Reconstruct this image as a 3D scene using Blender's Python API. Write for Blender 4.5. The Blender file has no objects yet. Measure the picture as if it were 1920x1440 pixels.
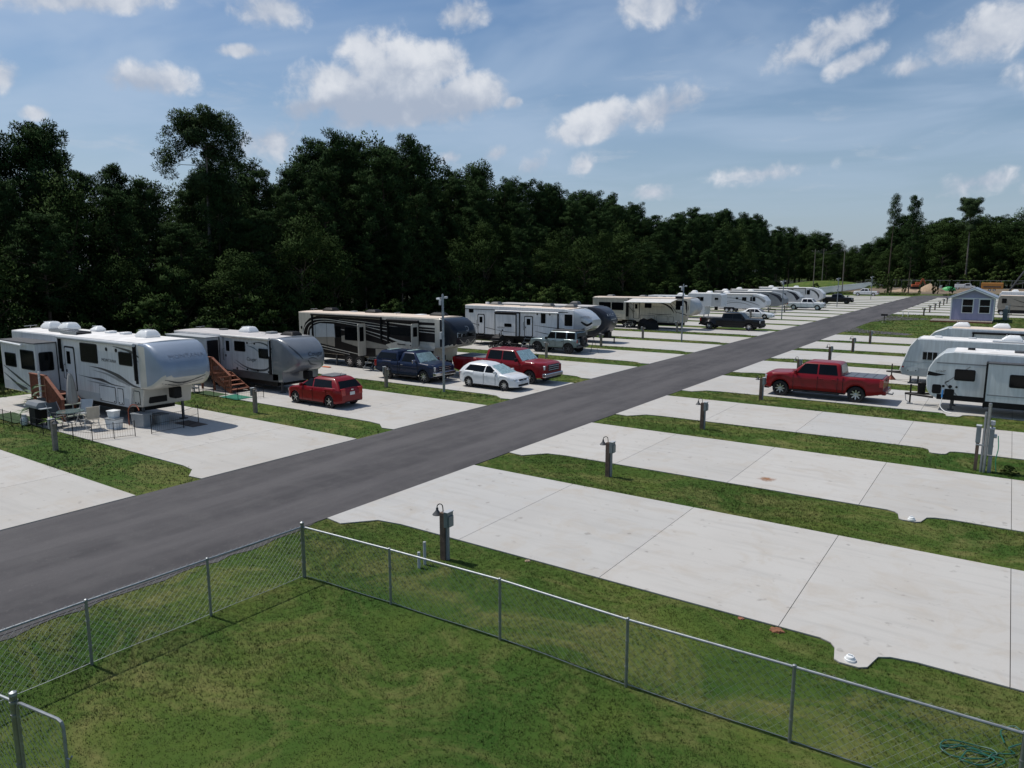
import bpy, bmesh, math, random
import numpy as np
from mathutils import Vector, Matrix
from mathutils.bvhtree import BVHTree
random.seed(7); RNG = np.random.default_rng(11)
R = math.radians; PI = math.pi
S = bpy.context.scene
COL = S.collection
# ---------------------------------------------------------------- camera
cd = bpy.data.cameras.new('camera'); cam = bpy.data.objects.new('camera', cd); COL.objects.link(cam)
cd.sensor_width = 36; cd.lens = 36 * 1340 / 1920; cd.clip_end = 6000; cd.clip_start = 0.1
cam.location = (0, 0, 6.7); cam.rotation_euler = (R(90 - 9.03), 0, R(34.714))
S.camera = cam
# ---------------------------------------------------------------- sun
SUN_EL, SUN_AZ = 61.0, 186.0          # azimuth counter-clockwise from +X, towards the sun
ld = bpy.data.lights.new('sun', 'SUN'); sun = bpy.data.objects.new('sun', ld); COL.objects.link(sun)
ld.energy = 3.6; ld.angle = R(0.53); ld.color = (1.0, 0.955, 0.89)
sun.rotation_euler = (R(90 - SUN_EL), 0, R(SUN_AZ + 90))
sun.location = (-30, 0, 60)
# ---------------------------------------------------------------- view
S.view_settings.view_transform = 'Standard'; S.view_settings.look = 'None'
S.view_settings.exposure = 0.0; S.view_settings.gamma = 1.0; S.view_settings.use_curve_mapping = False
S.cycles.max_bounces = 5; S.cycles.diffuse_bounces = 2; S.cycles.glossy_bounces = 3
S.cycles.transmission_bounces = 3; S.cycles.transparent_max_bounces = 6
S.cycles.use_denoising = True
S.cycles.sample_clamp_indirect = 6
# ---------------------------------------------------------------- sky
W = bpy.data.worlds.new('World'); W.cycles.sampling_method = 'MANUAL'; W.cycles.sample_map_resolution = 256; S.world = W; W.use_nodes = True
def build_sky():
    nt = W.node_tree; N = nt.nodes; L = nt.links; N.clear()
    def n(t, **k):
        x = N.new(t)
        for a, b in k.items(): setattr(x, a, b)
        return x
    def put(sock, v):
        if isinstance(v, bpy.types.NodeSocket): L.new(v, sock)
        else: sock.default_value = v
    def M(op, a, b=0.0, c=0.0, clamp=False):
        x = n('ShaderNodeMath', operation=op, use_clamp=clamp)
        put(x.inputs[0], a); put(x.inputs[1], b); put(x.inputs[2], c); return x.outputs[0]
    def V(op, a, b=(0, 0, 0)):
        x = n('ShaderNodeVectorMath', operation=op); put(x.inputs[0], a); put(x.inputs[1], b)
        return x.outputs['Value'] if op == 'DOT_PRODUCT' else x.outputs[0]
    def mix(f, a, b):
        x = n('ShaderNodeMix', data_type='RGBA'); put(x.inputs[0], f); put(x.inputs[6], a); put(x.inputs[7], b); return x.outputs[2]
    def smooth(v, lo, hi):
        x = n('ShaderNodeMapRange', interpolation_type='SMOOTHSTEP'); put(x.inputs[0], v); put(x.inputs[1], lo); put(x.inputs[2], hi); return x.outputs[0]
    sky = n('ShaderNodeTexSky', sky_type='NISHITA', sun_disc=False)
    sky.sun_elevation = R(SUN_EL); sky.sun_rotation = R((90 - SUN_AZ) % 360)
    sky.air_density = 1.0; sky.dust_density = 1.2; sky.ozone_density = 1.6; sky.altitude = 30
    d = n('ShaderNodeTexCoord').outputs['Generated']
    # project the direction on a cloud deck far overhead, so that clouds flatten and crowd toward the horizon
    sp = n('ShaderNodeSeparateXYZ'); L.new(d, sp.inputs[0])
    zz = M('MAXIMUM', sp.outputs[2], 0.03)
    dk = n('ShaderNodeCombineXYZ'); L.new(M('DIVIDE', sp.outputs[0], M('ADD', zz, 0.12)), dk.inputs[0]); L.new(M('DIVIDE', sp.outputs[1], M('ADD', zz, 0.12)), dk.inputs[1])
    def noise(vec, scale, detail=6.0, rough=0.55, dist=0.0):
        x = n('ShaderNodeTexNoise'); put(x.inputs['Vector'], vec); x.inputs['Scale'].default_value = scale
        x.inputs['Detail'].default_value = detail; x.inputs['Roughness'].default_value = rough; x.inputs['Distortion'].default_value = dist
        return x.outputs[0]
    billow = noise(d, 11.0, 6.0, 0.55, 0.2)
    fine = noise(d, 38.0, 5.0, 0.55, 0.3)
    wisp = noise(V('MULTIPLY', dk.outputs[0], (1.0, 1.35, 1.0)), 0.9, 4.0, 0.55, 0.6)
    # cumulus groups: azimuth / elevation in degrees, half width, half height, weight, tilt
    p, yaw, f = R(9.03), R(34.714), 1340.0
    def dirpx(u, v):
        F0 = Vector((-math.sin(yaw), math.cos(yaw), 0)); Rt = Vector((math.cos(yaw), math.sin(yaw), 0)); Z = Vector((0, 0, 1))
        F = F0 * math.cos(p) - Z * math.sin(p); U = F0 * math.sin(p) + Z * math.cos(p)
        return (F + Rt * ((u - 960) / f) + U * ((720 - v) / f)).normalized()
    clouds = [(725, 130, 125, 85, 1.0, .0), (645, 170, 125, 66, .95, .1), (730, 195, 215, 50, .9, .0), (800, 125, 95, 62, .85, .1), (868, 178, 110, 46, .9, .15), (585, 200, 80, 34, .8, .1),
              (265, 146, 95, 38, .72, -.06), (1120, 225, 110, 42, .64, .35), (1255, 190, 115, 48, .66, .35), (868, 28, 70, 38, .60, .3),
              (500, 18, 90, 48, .62, -.1), (150, 0, 200, 28, .62, 0), (1240, 5, 120, 55, .60, .15), (1560, 70, 150, 45, .58, .5), (1610, 110, 80, 28, .56, .5), (1850, 68, 120, 55, .66, .4),
              (455, 95, 60, 16, .6, 0), (960, 192, 26, 18, .6, .3), (505, 262, 110, 52, .55, 0.1), (1000, 312, 60, 36, .52, .5), (930, 290, 60, 25, .5, .2),
              (1220, 362, 75, 24, .48, .05), (1440, 325, 130, 34, .44, .1), (1830, 342, 95, 32, .5, .2), (1710, 128, 60, 30, .55, .1), (845, 295, 40, 22, .5, 0), (1095, 310, 40, 30, .45, .3),
              (0, 140, 50, 34, .5, 0), (65, 212, 30, 16, .5, 0), (-300, 150, 220, 60, .8, .1), (2250, 120, 240, 70, .8, .1), (2100, 330, 150, 50, .6, .1), (-700, 60, 260, 70, .8, 0), (2700, 20, 260, 80, .8, .1), (700, -300, 260, 90, .8, .1), (1500, -260, 240, 90, .8, .2)]
    mask = None; shade = None
    for i, (u, v, a, b, w, tilt) in enumerate(clouds):
        C = dirpx(u, v); e1 = (dirpx(u + 5, v - 5 * tilt) - C).normalized(); e2 = C.cross(e1)
        if e2.z < 0: e2 = -e2; e1 = -e1
        e3 = e1.cross(e2); rot = Matrix((e1, e2, e3)).transposed().to_euler()
        mp = n('ShaderNodeMapping', vector_type='TEXTURE'); L.new(d, mp.inputs[0]); mp.inputs[1].default_value = C; mp.inputs[2].default_value = rot; mp.inputs[3].default_value = (a * 1.12 / f, b * 1.12 / f, 1.0)
        g = n('ShaderNodeTexGradient', gradient_type='SPHERICAL'); L.new(mp.outputs[0], g.inputs[0])
        m = M('MULTIPLY', g.outputs[0], w)
        mask = m if mask is None else M('MAXIMUM', mask, m)
        if i < 9:
            s2 = n('ShaderNodeSeparateXYZ'); L.new(mp.outputs[0], s2.inputs[0]); sh = M('MULTIPLY', m, s2.outputs[1]); shade = sh if shade is None else M('ADD', shade, sh)
    mask = M('MULTIPLY', mask, M('SUBTRACT', 2.0, mask))
    bl = M('ADD', M('MULTIPLY', billow, 1.5), M('MULTIPLY', fine, 0.75))
    dens = M('ADD', mask, M('SUBTRACT', bl, 1.44))
    dens = M('MULTIPLY', smooth(dens, 0.02, 0.44), smooth(mask, 0.0, 0.36))
    dens = M('MULTIPLY', dens, 0.92)
    veil = M('MULTIPLY', M('MULTIPLY', smooth(wisp, 0.36, 0.70), 0.48), smooth(sp.outputs[2], 0.03, 0.16))
    scat = M('MULTIPLY', smooth(noise(dk.outputs[0], 2.6, 8.0, 0.62, 0.4), 0.56, 0.74), M('MULTIPLY', smooth(sp.outputs[2], 0.03, 0.16), 0.30))
    k = 1 / 0.10
    base = sky.outputs[0]
    hs = n('ShaderNodeHueSaturation'); hs.inputs['Saturation'].default_value = 1.22; hs.inputs['Value'].default_value = SKY_GAIN
    L.new(base, hs.inputs['Color']); base = hs.outputs[0]
    hz = M('MULTIPLY', smooth(sp.outputs[2], 0.36, 0.0), 0.62)
    base = mix(hz, base, (0.37 * k, 0.48 * k, 0.62 * k, 1))
    c1 = mix(veil, base, (0.45 * k, 0.56 * k, 0.72 * k, 1))
    c1 = mix(scat, c1, (0.55 * k, 0.60 * k, 0.68 * k, 1))
    lit = smooth(M('ADD', M('MULTIPLY', shade, 0.9), M('SUBTRACT', M('ADD', M('MULTIPLY', fine, .8), M('MULTIPLY', billow, 1.2)), 0.95)), -0.25, 0.55)
    ccol = mix(lit, (0.40 * k, 0.46 * k, 0.57 * k, 1), (0.78 * k, 0.80 * k, 0.84 * k, 1))
    c2 = mix(dens, c1, ccol)
    bg = n('ShaderNodeBackground'); L.new(c2, bg.inputs[0]); bg.inputs[1].default_value = 0.10
    out = n('ShaderNodeOutputWorld'); L.new(bg.outputs[0], out.inputs[0])
SKY_GAIN = 0.92
build_sky()
# ---------------------------------------------------------------- materials
MATS = {}
def mat(name, col, rough=0.6, metal=0.0, var=0.12, vscale=3.0, bump=0.0, bscale=40.0, coat=0.0, spec=0.5, dirt=None, emis=None):
    if name in MATS: return MATS[name]
    m = bpy.data.materials.new(name); m.use_nodes = True; MATS[name] = m
    nt = m.node_tree; b = nt.nodes['Principled BSDF']; L = nt.links
    b.inputs['Roughness'].default_value = rough; b.inputs['Metallic'].default_value = metal
    b.inputs['Specular IOR Level'].default_value = spec
    if coat: b.inputs['Coat Weight'].default_value = coat; b.inputs['Coat Roughness'].default_value = 0.06
    tc = nt.nodes.new('ShaderNodeTexCoord')
    nz = nt.nodes.new('ShaderNodeTexNoise'); nz.inputs['Scale'].default_value = vscale; nz.inputs['Detail'].default_value = 5
    if 'side' in name or 'gelcoat' in name:      # rain streaks run down the wall
        st_ = nt.nodes.new('ShaderNodeVectorMath'); st_.operation = 'MULTIPLY'; L.new(tc.outputs['Object'], st_.inputs[0]); st_.inputs[1].default_value = (3.2, 3.2, .30); L.new(st_.outputs[0], nz.inputs['Vector']); var = max(var, .09); dirt = dirt or (.30, .28, .24, .12)
    else: L.new(tc.outputs['Object'], nz.inputs['Vector'])
    mx = nt.nodes.new('ShaderNodeMix'); mx.data_type = 'RGBA'
    a = [c * (1 - var) for c in col]; c2 = [min(1, c * (1 + var)) for c in col]
    if dirt: a = [x * (1 - dirt[3]) + y * dirt[3] for x, y in zip(a, dirt[:3])]
    mx.inputs[6].default_value = (*a, 1); mx.inputs[7].default_value = (*c2, 1)
    rp = nt.nodes.new('ShaderNodeMapRange'); rp.inputs[1].default_value = 0.3; rp.inputs[2].default_value = 0.7
    L.new(nz.outputs[0], rp.inputs[0]); L.new(rp.outputs[0], mx.inputs[0]); L.new(mx.outputs[2], b.inputs['Base Color'])
    if bump:
        n2 = nt.nodes.new('ShaderNodeTexNoise'); n2.inputs['Scale'].default_value = bscale; n2.inputs['Detail'].default_value = 4
        L.new(tc.outputs['Object'], n2.inputs['Vector'])
        bp = nt.nodes.new('ShaderNodeBump'); bp.inputs['Strength'].default_value = bump; bp.inputs['Distance'].default_value = 0.02
        L.new(n2.outputs[0], bp.inputs['Height']); L.new(bp.outputs[0], b.inputs['Normal'])
    return m
class NT:
    """small helper for the larger procedural materials"""
    def __init__(s, name):
        s.m = bpy.data.materials.new(name); s.m.use_nodes = True; MATS[name] = s.m
        s.t = s.m.node_tree; s.b = s.t.nodes['Principled BSDF']; s.L = s.t.links
        s.tc = s.t.nodes.new('ShaderNodeTexCoord'); s.obj = s.tc.outputs['Object']
        g = s.t.nodes.new('ShaderNodeNewGeometry'); s.pos = g.outputs['Position']; s.rnd = s.t.nodes.new('ShaderNodeObjectInfo').outputs['Random']
        s.isl = g.outputs['Random Per Island']
    def put(s, sock, v):
        if isinstance(v, bpy.types.NodeSocket): s.L.new(v, sock)
        else: sock.default_value = (*v, 1) if isinstance(v, tuple) and len(v) == 3 and sock.type == 'RGBA' else v
    def noise(s, scale, detail=5, rough=0.55, vec=None, stretch=None, dist=0.0):
        vec = vec or s.pos
        if stretch:
            x = s.t.nodes.new('ShaderNodeVectorMath'); x.operation = 'MULTIPLY'; s.L.new(vec, x.inputs[0]); x.inputs[1].default_value = stretch; vec = x.outputs[0]
        n = s.t.nodes.new('ShaderNodeTexNoise'); n.inputs['Scale'].default_value = scale; n.inputs['Detail'].default_value = detail
        n.inputs['Roughness'].default_value = rough; n.inputs['Distortion'].default_value = dist; s.L.new(vec, n.inputs['Vector']); return n.outputs[0]
    def rng(s, v, a, b, c=0.0, d=1.0):
        n = s.t.nodes.new('ShaderNodeMapRange'); s.put(n.inputs[0], v)
        for i, q in enumerate((a, b, c, d)): n.inputs[i + 1].default_value = q
        return n.outputs[0]
    def mix(s, f, a, b, mode='MIX'):
        n = s.t.nodes.new('ShaderNodeMix'); n.data_type = 'RGBA'; n.blend_type = mode
        s.put(n.inputs[0], f); s.put(n.inputs[6], a if not isinstance(a, tuple) else (*a, 1)); s.put(n.inputs[7], b if not isinstance(b, tuple) else (*b, 1)); return n.outputs[2]
    def math(s, op, a, b=0.0):
        n = s.t.nodes.new('ShaderNodeMath'); n.operation = op; s.put(n.inputs[0], a); s.put(n.inputs[1], b); return n.outputs[0]
    def bump(s, h, strength, dist=0.02):
        n = s.t.nodes.new('ShaderNodeBump'); n.inputs['Strength'].default_value = strength; n.inputs['Distance'].default_value = dist
        s.L.new(h, n.inputs['Height']); s.L.new(n.outputs[0], s.b.inputs['Normal'])
    def out(s, col, rough=0.8, spec=0.3):
        s.put(s.b.inputs['Base Color'], col); s.put(s.b.inputs['Roughness'], rough); s.b.inputs['Specular IOR Level'].default_value = spec
        return s.m
def grass_color(n):
    big = n.rng(n.noise(0.20, 4, 0.6, dist=0.5), 0.36, 0.64)
    mid = n.rng(n.noise(0.75, 5, 0.6, dist=0.8), 0.38, 0.66)
    dry = n.rng(n.noise(0.42, 6, 0.68, dist=1.2, stretch=(1, 1.4, 1)), 0.47, 0.68)
    c = n.mix(big, (0.034, 0.082, 0.013), (0.098, 0.134, 0.026))
    c = n.mix(n.math('MULTIPLY', mid, 0.75), c, (0.042, 0.092, 0.015))
    c = n.mix(n.math('MULTIPLY', dry, 0.75), c, (0.195, 0.180, 0.066))
    return c
n = NT('grass_ground'); c = grass_color(n)
fine = n.noise(60, 5, 0.7); c = n.mix(n.rng(fine, 0.35, 0.65), n.mix(0.12, c, (0.022, 0.045, 0.008)), c)
n.bump(fine, 0.6, 0.03); n.out(c, 0.9, 0.1)
n = NT('grass_blade'); c = grass_color(n)
c = n.mix(n.rng(n.isl, 0, 1, 0.0, 0.40), c, (0.140, 0.172, 0.050)); c = n.mix(n.rng(n.noise(5, 3), .44, .64, 0, .25), c, (0.034, 0.082, 0.010))
n.out(c, 0.7, 0.1)
up_ = n.t.nodes.new('ShaderNodeCombineXYZ'); up_.inputs[2].default_value = 1.0; n.L.new(up_.outputs[0], n.b.inputs['Normal'])   # mown blades share the lawn's upward facing
n = NT('concrete')
cl = n.rng(n.noise(0.35, 5, 0.6), 0.35, 0.7); st = n.rng(n.noise(0.8, 6, 0.65, dist=1.2), 0.50, 0.78); fn = n.noise(26, 6, 0.7); br = n.noise(2.2, 4, 0.6, stretch=(1, 26, 1))
tw = n.noise(1.3, 5, 0.6, stretch=(0.25, 2.6, 1))
c = n.mix(n.rng(n.rnd, 0, 1), (0.43, 0.41, 0.375), (0.49, 0.47, 0.435))
c = n.mix(n.rng(n.math('FRACT', n.math('MULTIPLY', n.rnd, 7.3)), 0.5, 1.0, 0.0, 0.55), c, (0.40, 0.41, 0.41)); c = n.mix(n.math('MULTIPLY', cl, 0.55), c, (0.53, 0.52, 0.49))
c = n.mix(n.math('MULTIPLY', st, 0.75), c, (0.41, 0.355, 0.285))
c = n.mix(n.rng(tw, 0.50, 0.74, 0, 0.42), c, (0.335, 0.325, 0.305))
c = n.mix(n.rng(fn, 0.3, 0.7, 0.0, 0.22), c, (0.36, 0.35, 0.335)); c = n.mix(n.rng(br, 0.3, 0.7, 0.0, 0.14), c, (0.38, 0.37, 0.355))
sp = n.rng(n.noise(3.4, 3, 0.5), 0.66, 0.74); c = n.mix(n.math('MULTIPLY', sp, 0.5), c, (0.20, 0.185, 0.165))
n.bump(n.math('ADD', fn, br), 0.25, 0.01); n.out(c, 0.85, 0.25)
n = NT('asphalt')
a1 = n.noise(0.35, 5, 0.6, stretch=(2.2, 0.25, 1)); a2 = n.noise(45, 4, 0.75); a3 = n.noise(1.1, 5, 0.65)
c = n.mix(n.rng(a1, 0.38, 0.62), (0.058, 0.055, 0.057), (0.104, 0.098, 0.099))
c = n.mix(n.rng(a3, 0.45, 0.7, 0, 0.5), c, (0.118, 0.112, 0.110)); c = n.mix(n.rng(a2, 0.35, 0.7, 0.0, 0.5), c, (0.040, 0.038, 0.041))
c = n.mix(n.rng(n.noise(16, 2, .5), 0.68, 0.74, 0, .5), c, (0.16, 0.15, 0.145))
n.bump(a2, 0.5, 0.015); n.out(c, 0.85, 0.3)
n = NT('dirt')
c = n.mix(n.rng(n.noise(0.06, 6, 0.65), 0.35, 0.65), (0.20, 0.155, 0.115), (0.11, 0.095, 0.06)); c = n.mix(n.rng(n.noise(0.5, 5, 0.7), 0.4, 0.7, 0, 0.7), c, (0.28, 0.22, 0.165))
n.bump(n.noise(1.5, 6, 0.7), 0.6, 0.2); n.out(c, 0.95, 0.1)
def foliage(name, a, b, hi):
    n = NT(name); c = n.mix(n.rng(n.rnd, 0, 1), a, b); c = n.mix(n.rng(n.isl, 0.0, 1.0, 0.0, 0.35), c, hi); c = n.mix(n.rng(n.noise(.9, 3), .42, .62, 0, .6), c, hi)
    n.out(c, 0.8, 0.04); return n.m
PINE = foliage('pine_needles', (0.019, 0.042, 0.014), (0.025, 0.051, 0.017), (0.036, 0.066, 0.022))
LEAF = foliage('broad_leaves', (0.021, 0.042, 0.012), (0.028, 0.053, 0.015), (0.042, 0.070, 0.020))
SHRUB = foliage('shrub_leaves', (0.030, 0.058, 0.016), (0.046, 0.075, 0.020), (0.075, 0.110, 0.034))
HEROPINE = foliage('lone_pine_needles', (0.030, 0.056, 0.024), (0.034, 0.060, 0.026), (0.060, 0.092, 0.036))
BARK = mat('bark', (0.085, 0.062, 0.045), 0.9, var=0.35, vscale=6, bump=0.6, bscale=14)
GREYBARK = mat('pale_bark', (0.16, 0.14, 0.12), 0.9, var=0.3, vscale=5, bump=0.5, bscale=10)
WHITE = mat('white_gelcoat', (0.72, 0.73, 0.73), 0.35, var=0.05, vscale=1.2, coat=0.25)
ROOFW = mat('white_roof_membrane', (0.74, 0.73, 0.71), 0.75, var=0.09, vscale=1.6, dirt=(0.4, 0.37, 0.32, 0.25))
ROOFT = mat('tan_roof_membrane', (0.66, 0.55, 0.45), 0.75, var=0.09, vscale=1.6)
ROOFG = mat('grey_roof_membrane', (0.48, 0.46, 0.45), 0.8, var=0.12, vscale=1.6)
PLASW = mat('white_plastic', (0.78, 0.79, 0.78), 0.5, var=0.05)
BLACK = mat('black_trim', (0.010, 0.010, 0.011), 0.55, var=0.2, spec=0.18)
RUBBER = mat('rubber', (0.016, 0.016, 0.017), 0.85, var=0.3, vscale=9, bump=0.3)
GLASS = mat('tinted_glass', (0.004, 0.005, 0.006), 0.08, var=0.2, spec=0.22)
CHROME = mat('chrome', (0.62, 0.63, 0.65), 0.16, metal=1.0, var=0.05)
STEEL = mat('galvanised_steel', (0.29, 0.31, 0.32), 0.5, metal=0.8, var=0.15, vscale=9)
ALLOY = mat('alloy', (0.55, 0.56, 0.57), 0.3, metal=0.9, var=0.08)
DGREY = mat('dark_grey', (0.055, 0.058, 0.062), 0.55, var=0.15)
MGREY = mat('mid_grey', (0.20, 0.215, 0.225), 0.5, var=0.1)
LGREY = mat('light_grey', (0.42, 0.44, 0.45), 0.45, var=0.07)
TAN = mat('tan_gelcoat', (0.42, 0.38, 0.315), 0.35, var=0.06, coat=0.25)
CREAM = mat('cream_gelcoat', (0.56, 0.515, 0.43), 0.35, var=0.06, coat=0.25)
BROWN = mat('dark_brown_graphic', (0.013, 0.010, 0.010), 0.4, var=0.15, spec=0.2)
RED = mat('red_paint', (0.20, 0.002, 0.006), 0.36, var=0.02, coat=0.28, spec=0.25)
TAILRED = mat('tail_lamp', (0.35, 0.012, 0.012), 0.2, var=0.1, coat=0.5)
LAMP = mat('head_lamp', (0.55, 0.57, 0.58), 0.12, var=0.1, coat=0.6, metal=0.3)
CEDAR = mat('red_cedar', (0.22, 0.075, 0.040), 0.75, var=0.3, vscale=8, bump=0.25)
POSTWOOD = mat('brown_post_wood', (0.115, 0.078, 0.058), 0.85, var=0.35, vscale=7, bump=0.3)
OLDWOOD = mat('grey_wood', (0.20, 0.175, 0.145), 0.85, var=0.3, vscale=7, bump=0.3)
BOXGREY = mat('electrical_box', (0.155, 0.185, 0.19), 0.45, var=0.1, metal=0.2)
SHADE = mat('silver_sunshade', (0.40, 0.55, 0.54), 0.35, metal=0.5, var=0.3, vscale=7)
# ---------------------------------------------------------------- mesh helpers
class MB:
    def __init__(s, off=(0, 0, 0)): s.v = []; s.f = []; s.m = []; s.o = off
    def add(s, vs, fs, m=0):
        k = len(s.v); s.v += [tuple(q) for q in vs]; s.f += [tuple(i + k for i in f) for f in fs]; s.m += [m] * len(fs); return s
    def box(s, x0, x1, y0, y1, z0, z1, m=0):
        return s.add([(x, y, z) for x in (x0, x1) for y in (y0, y1) for z in (z0, z1)],
                     [(0, 1, 3, 2), (4, 6, 7, 5), (0, 4, 5, 1), (2, 3, 7, 6), (0, 2, 6, 4), (1, 5, 7, 3)], m)
    def cbox(s, c, d, m=0): return s.box(c[0] - d[0] / 2, c[0] + d[0] / 2, c[1] - d[1] / 2, c[1] + d[1] / 2, c[2] - d[2] / 2, c[2] + d[2] / 2, m)
    def prism(s, poly, ax, a, b, m=0):
        """poly in the plane across axis ax ('x': (y,z), 'y': (x,z), 'z': (x,y)), from a to b"""
        f = {'x': lambda p, t: (t, p[0], p[1]), 'y': lambda p, t: (p[0], t, p[1]), 'z': lambda p, t: (p[0], p[1], t)}[ax]
        k = len(poly); vs = [f(p, a) for p in poly] + [f(p, b) for p in poly]
        ar = sum(poly[i][0] * poly[(i + 1) % k][1] - poly[(i + 1) % k][0] * poly[i][1] for i in range(k))
        flip = (ar > 0) == (ax != 'y'); flip = flip if b > a else not flip
        fs = [tuple(range(k))[::-1], tuple(range(k, 2 * k))] + [(i, (i + 1) % k, (i + 1) % k + k, i + k) for i in range(k)]
        if not flip: fs = [t[::-1] for t in fs]
        return s.add(vs, fs, m)
    def tube(s, pts, r, n=8, m=0, caps=True):
        pts = [Vector(p) for p in pts]; K = len(pts); rr = r if isinstance(r, (list, tuple)) else [r] * K
        vs = []; prev = None
        for i, p in enumerate(pts):
            t = (pts[min(i + 1, K - 1)] - pts[max(i - 1, 0)]).normalized()
            if prev is None: a = t.orthogonal().normalized()
            else: a = (prev - t * prev.dot(t)); a = a.normalized() if a.length > 1e-6 else t.orthogonal().normalized()
            prev = a; b = t.cross(a)
            vs += [p + (a * math.cos(2 * PI * j / n) + b * math.sin(2 * PI * j / n)) * rr[i] for j in range(n)]
        fs = [(i * n + j, i * n + (j + 1) % n, (i + 1) * n + (j + 1) % n, (i + 1) * n + j) for i in range(K - 1) for j in range(n)]
        if caps: fs += [tuple(range(n))[::-1], tuple(range((K - 1) * n, K * n))]
        return s.add(vs, fs, m)
    def lathe(s, prof, c=(0, 0, 0), ax='z', n=16, m=0, caps=True):
        vs = []
        for (r, h) in prof:
            for j in range(n):
                a, b = r * math.cos(2 * PI * j / n), r * math.sin(2 * PI * j / n)
                q = {'z': (a, b, h), 'y': (b, h, a), 'x': (h, a, b)}[ax]
                vs.append((q[0] + c[0], q[1] + c[1], q[2] + c[2]))
        K = len(prof)
        fs = [(i * n + j, i * n + (j + 1) % n, (i + 1) * n + (j + 1) % n, (i + 1) * n + j) for i in range(K - 1) for j in range(n)]
        if caps and prof[0][0] > 1e-5: fs.append(tuple(range(n))[::-1])
        if caps and prof[-1][0] > 1e-5: fs.append(tuple(range((K - 1) * n, K * n)))
        return s.add(vs, fs, m)
    def rings(s, rings, m=0, cap0=True, cap1=True, matf=None):
        n = len(rings[0]); vs = [q for r_ in rings for q in r_]; K = len(rings)
        fs = [(i * n + j, i * n + (j + 1) % n, (i + 1) * n + (j + 1) % n, (i + 1) * n + j) for i in range(K - 1) for j in range(n)]
        if cap0: fs.append(tuple(range(n))[::-1])
        if cap1: fs.append(tuple(range((K - 1) * n, K * n)))
        k0 = len(s.m); s.add(vs, fs, m)
        if matf:
            for i, f in enumerate(fs):
                c = [sum(vs[j][a] for j in f) / len(f) for a in range(3)]; s.m[k0 + i] = matf(*c)
        return s
    def build(s, name, mats, parent=None, bevel=0, seg=2, smooth=False, loc=None):
        me = bpy.data.meshes.new(name)
        o_ = s.o; me.from_pydata([(v[0] - o_[0], v[1] - o_[1], v[2] - o_[2]) for v in s.v], [], s.f)
        mats = mats if isinstance(mats, (list, tuple)) else [mats]
        for q in mats: me.materials.append(q)
        if len(mats) > 1: me.polygons.foreach_set('material_index', s.m)
        bm = bmesh.new(); bm.from_mesh(me); bmesh.ops.recalc_face_normals(bm, faces=bm.faces); bm.to_mesh(me); bm.free()
        o = bpy.data.objects.new(name, me); COL.objects.link(o)
        if parent: o.parent = parent
        if loc: o.location = loc
        if smooth or bevel:
            me.polygons.foreach_set('use_smooth', [True] * len(me.polygons))
            if not bevel: me.set_sharp_from_angle(angle=R(38))
        if bevel:
            b = o.modifiers.new('bevel', 'BEVEL'); b.width = bevel; b.segments = seg; b.limit_method = 'ANGLE'; b.angle_limit = R(32); b.harden_normals = True
        return o
def rr(x0, x1, z0, z1, r, n=4):
    out = []
    for cx, cz, a0 in ((x1 - r, z1 - r, 0), (x0 + r, z1 - r, 90), (x0 + r, z0 + r, 180), (x1 - r, z0 + r, 270)):
        out += [(cx + r * math.cos(R(a0 + 90 * i / n)), cz + r * math.sin(R(a0 + 90 * i / n))) for i in range(n + 1)]
    return out
def tag(o, label=None, cat=None, group=None, kind=None):
    if label: o['label'] = label
    if cat: o['category'] = cat
    if group: o['group'] = group
    if kind: o['kind'] = kind
    return o
def thing(name, label, cat, loc=(0, 0, 0), rz=0.0, group=None):
    o = bpy.data.objects.new(name, None); COL.objects.link(o); o.empty_display_size = 0.3
    o.location = loc; o.rotation_euler = (0, 0, rz); return tag(o, label, cat, group)
def copy_tree(o, parent=None):
    kids = list(o.children); c = o.copy(); COL.objects.link(c); c.parent = parent
    for k in kids: copy_tree(k, c)
    return c
def curve(pts, k=8):
    """Catmull-Rom through 2-D/3-D points"""
    P = [np.array(p, float) for p in pts]; P = [2 * P[0] - P[1]] + P + [2 * P[-1] - P[-2]]; out = []
    for i in range(1, len(P) - 2):
        for t in np.linspace(0, 1, k, endpoint=False):
            a, b, c, d = P[i - 1:i + 3]
            out.append(0.5 * ((2 * b) + (c - a) * t + (2 * a - 5 * b + 4 * c - d) * t * t + (3 * b - a - 3 * c + d) * t ** 3))
    out.append(P[-2]); return out
def ribbon(mb, pts, w, y, m=0, k=8):
    """graphic stripe on a wall plane y: centre line pts (x,z), widths w"""
    c = curve(pts, k); ws = np.interp(np.linspace(0, 1, len(c)), np.linspace(0, 1, len(w)), w)
    vs = []
    for i, p in enumerate(c):
        t = c[min(i + 1, len(c) - 1)] - c[max(i - 1, 0)]; t = t / (np.hypot(*t) + 1e-9); nx, nz = -t[1], t[0]
        vs += [(p[0] + nx * ws[i] / 2, y, p[1] + nz * ws[i] / 2), (p[0] - nx * ws[i] / 2, y, p[1] - nz * ws[i] / 2)]
    mb.add(vs, [(2 * i, 2 * i + 1, 2 * i + 3, 2 * i + 2) for i in range(len(c) - 1)], m); return mb
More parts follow.
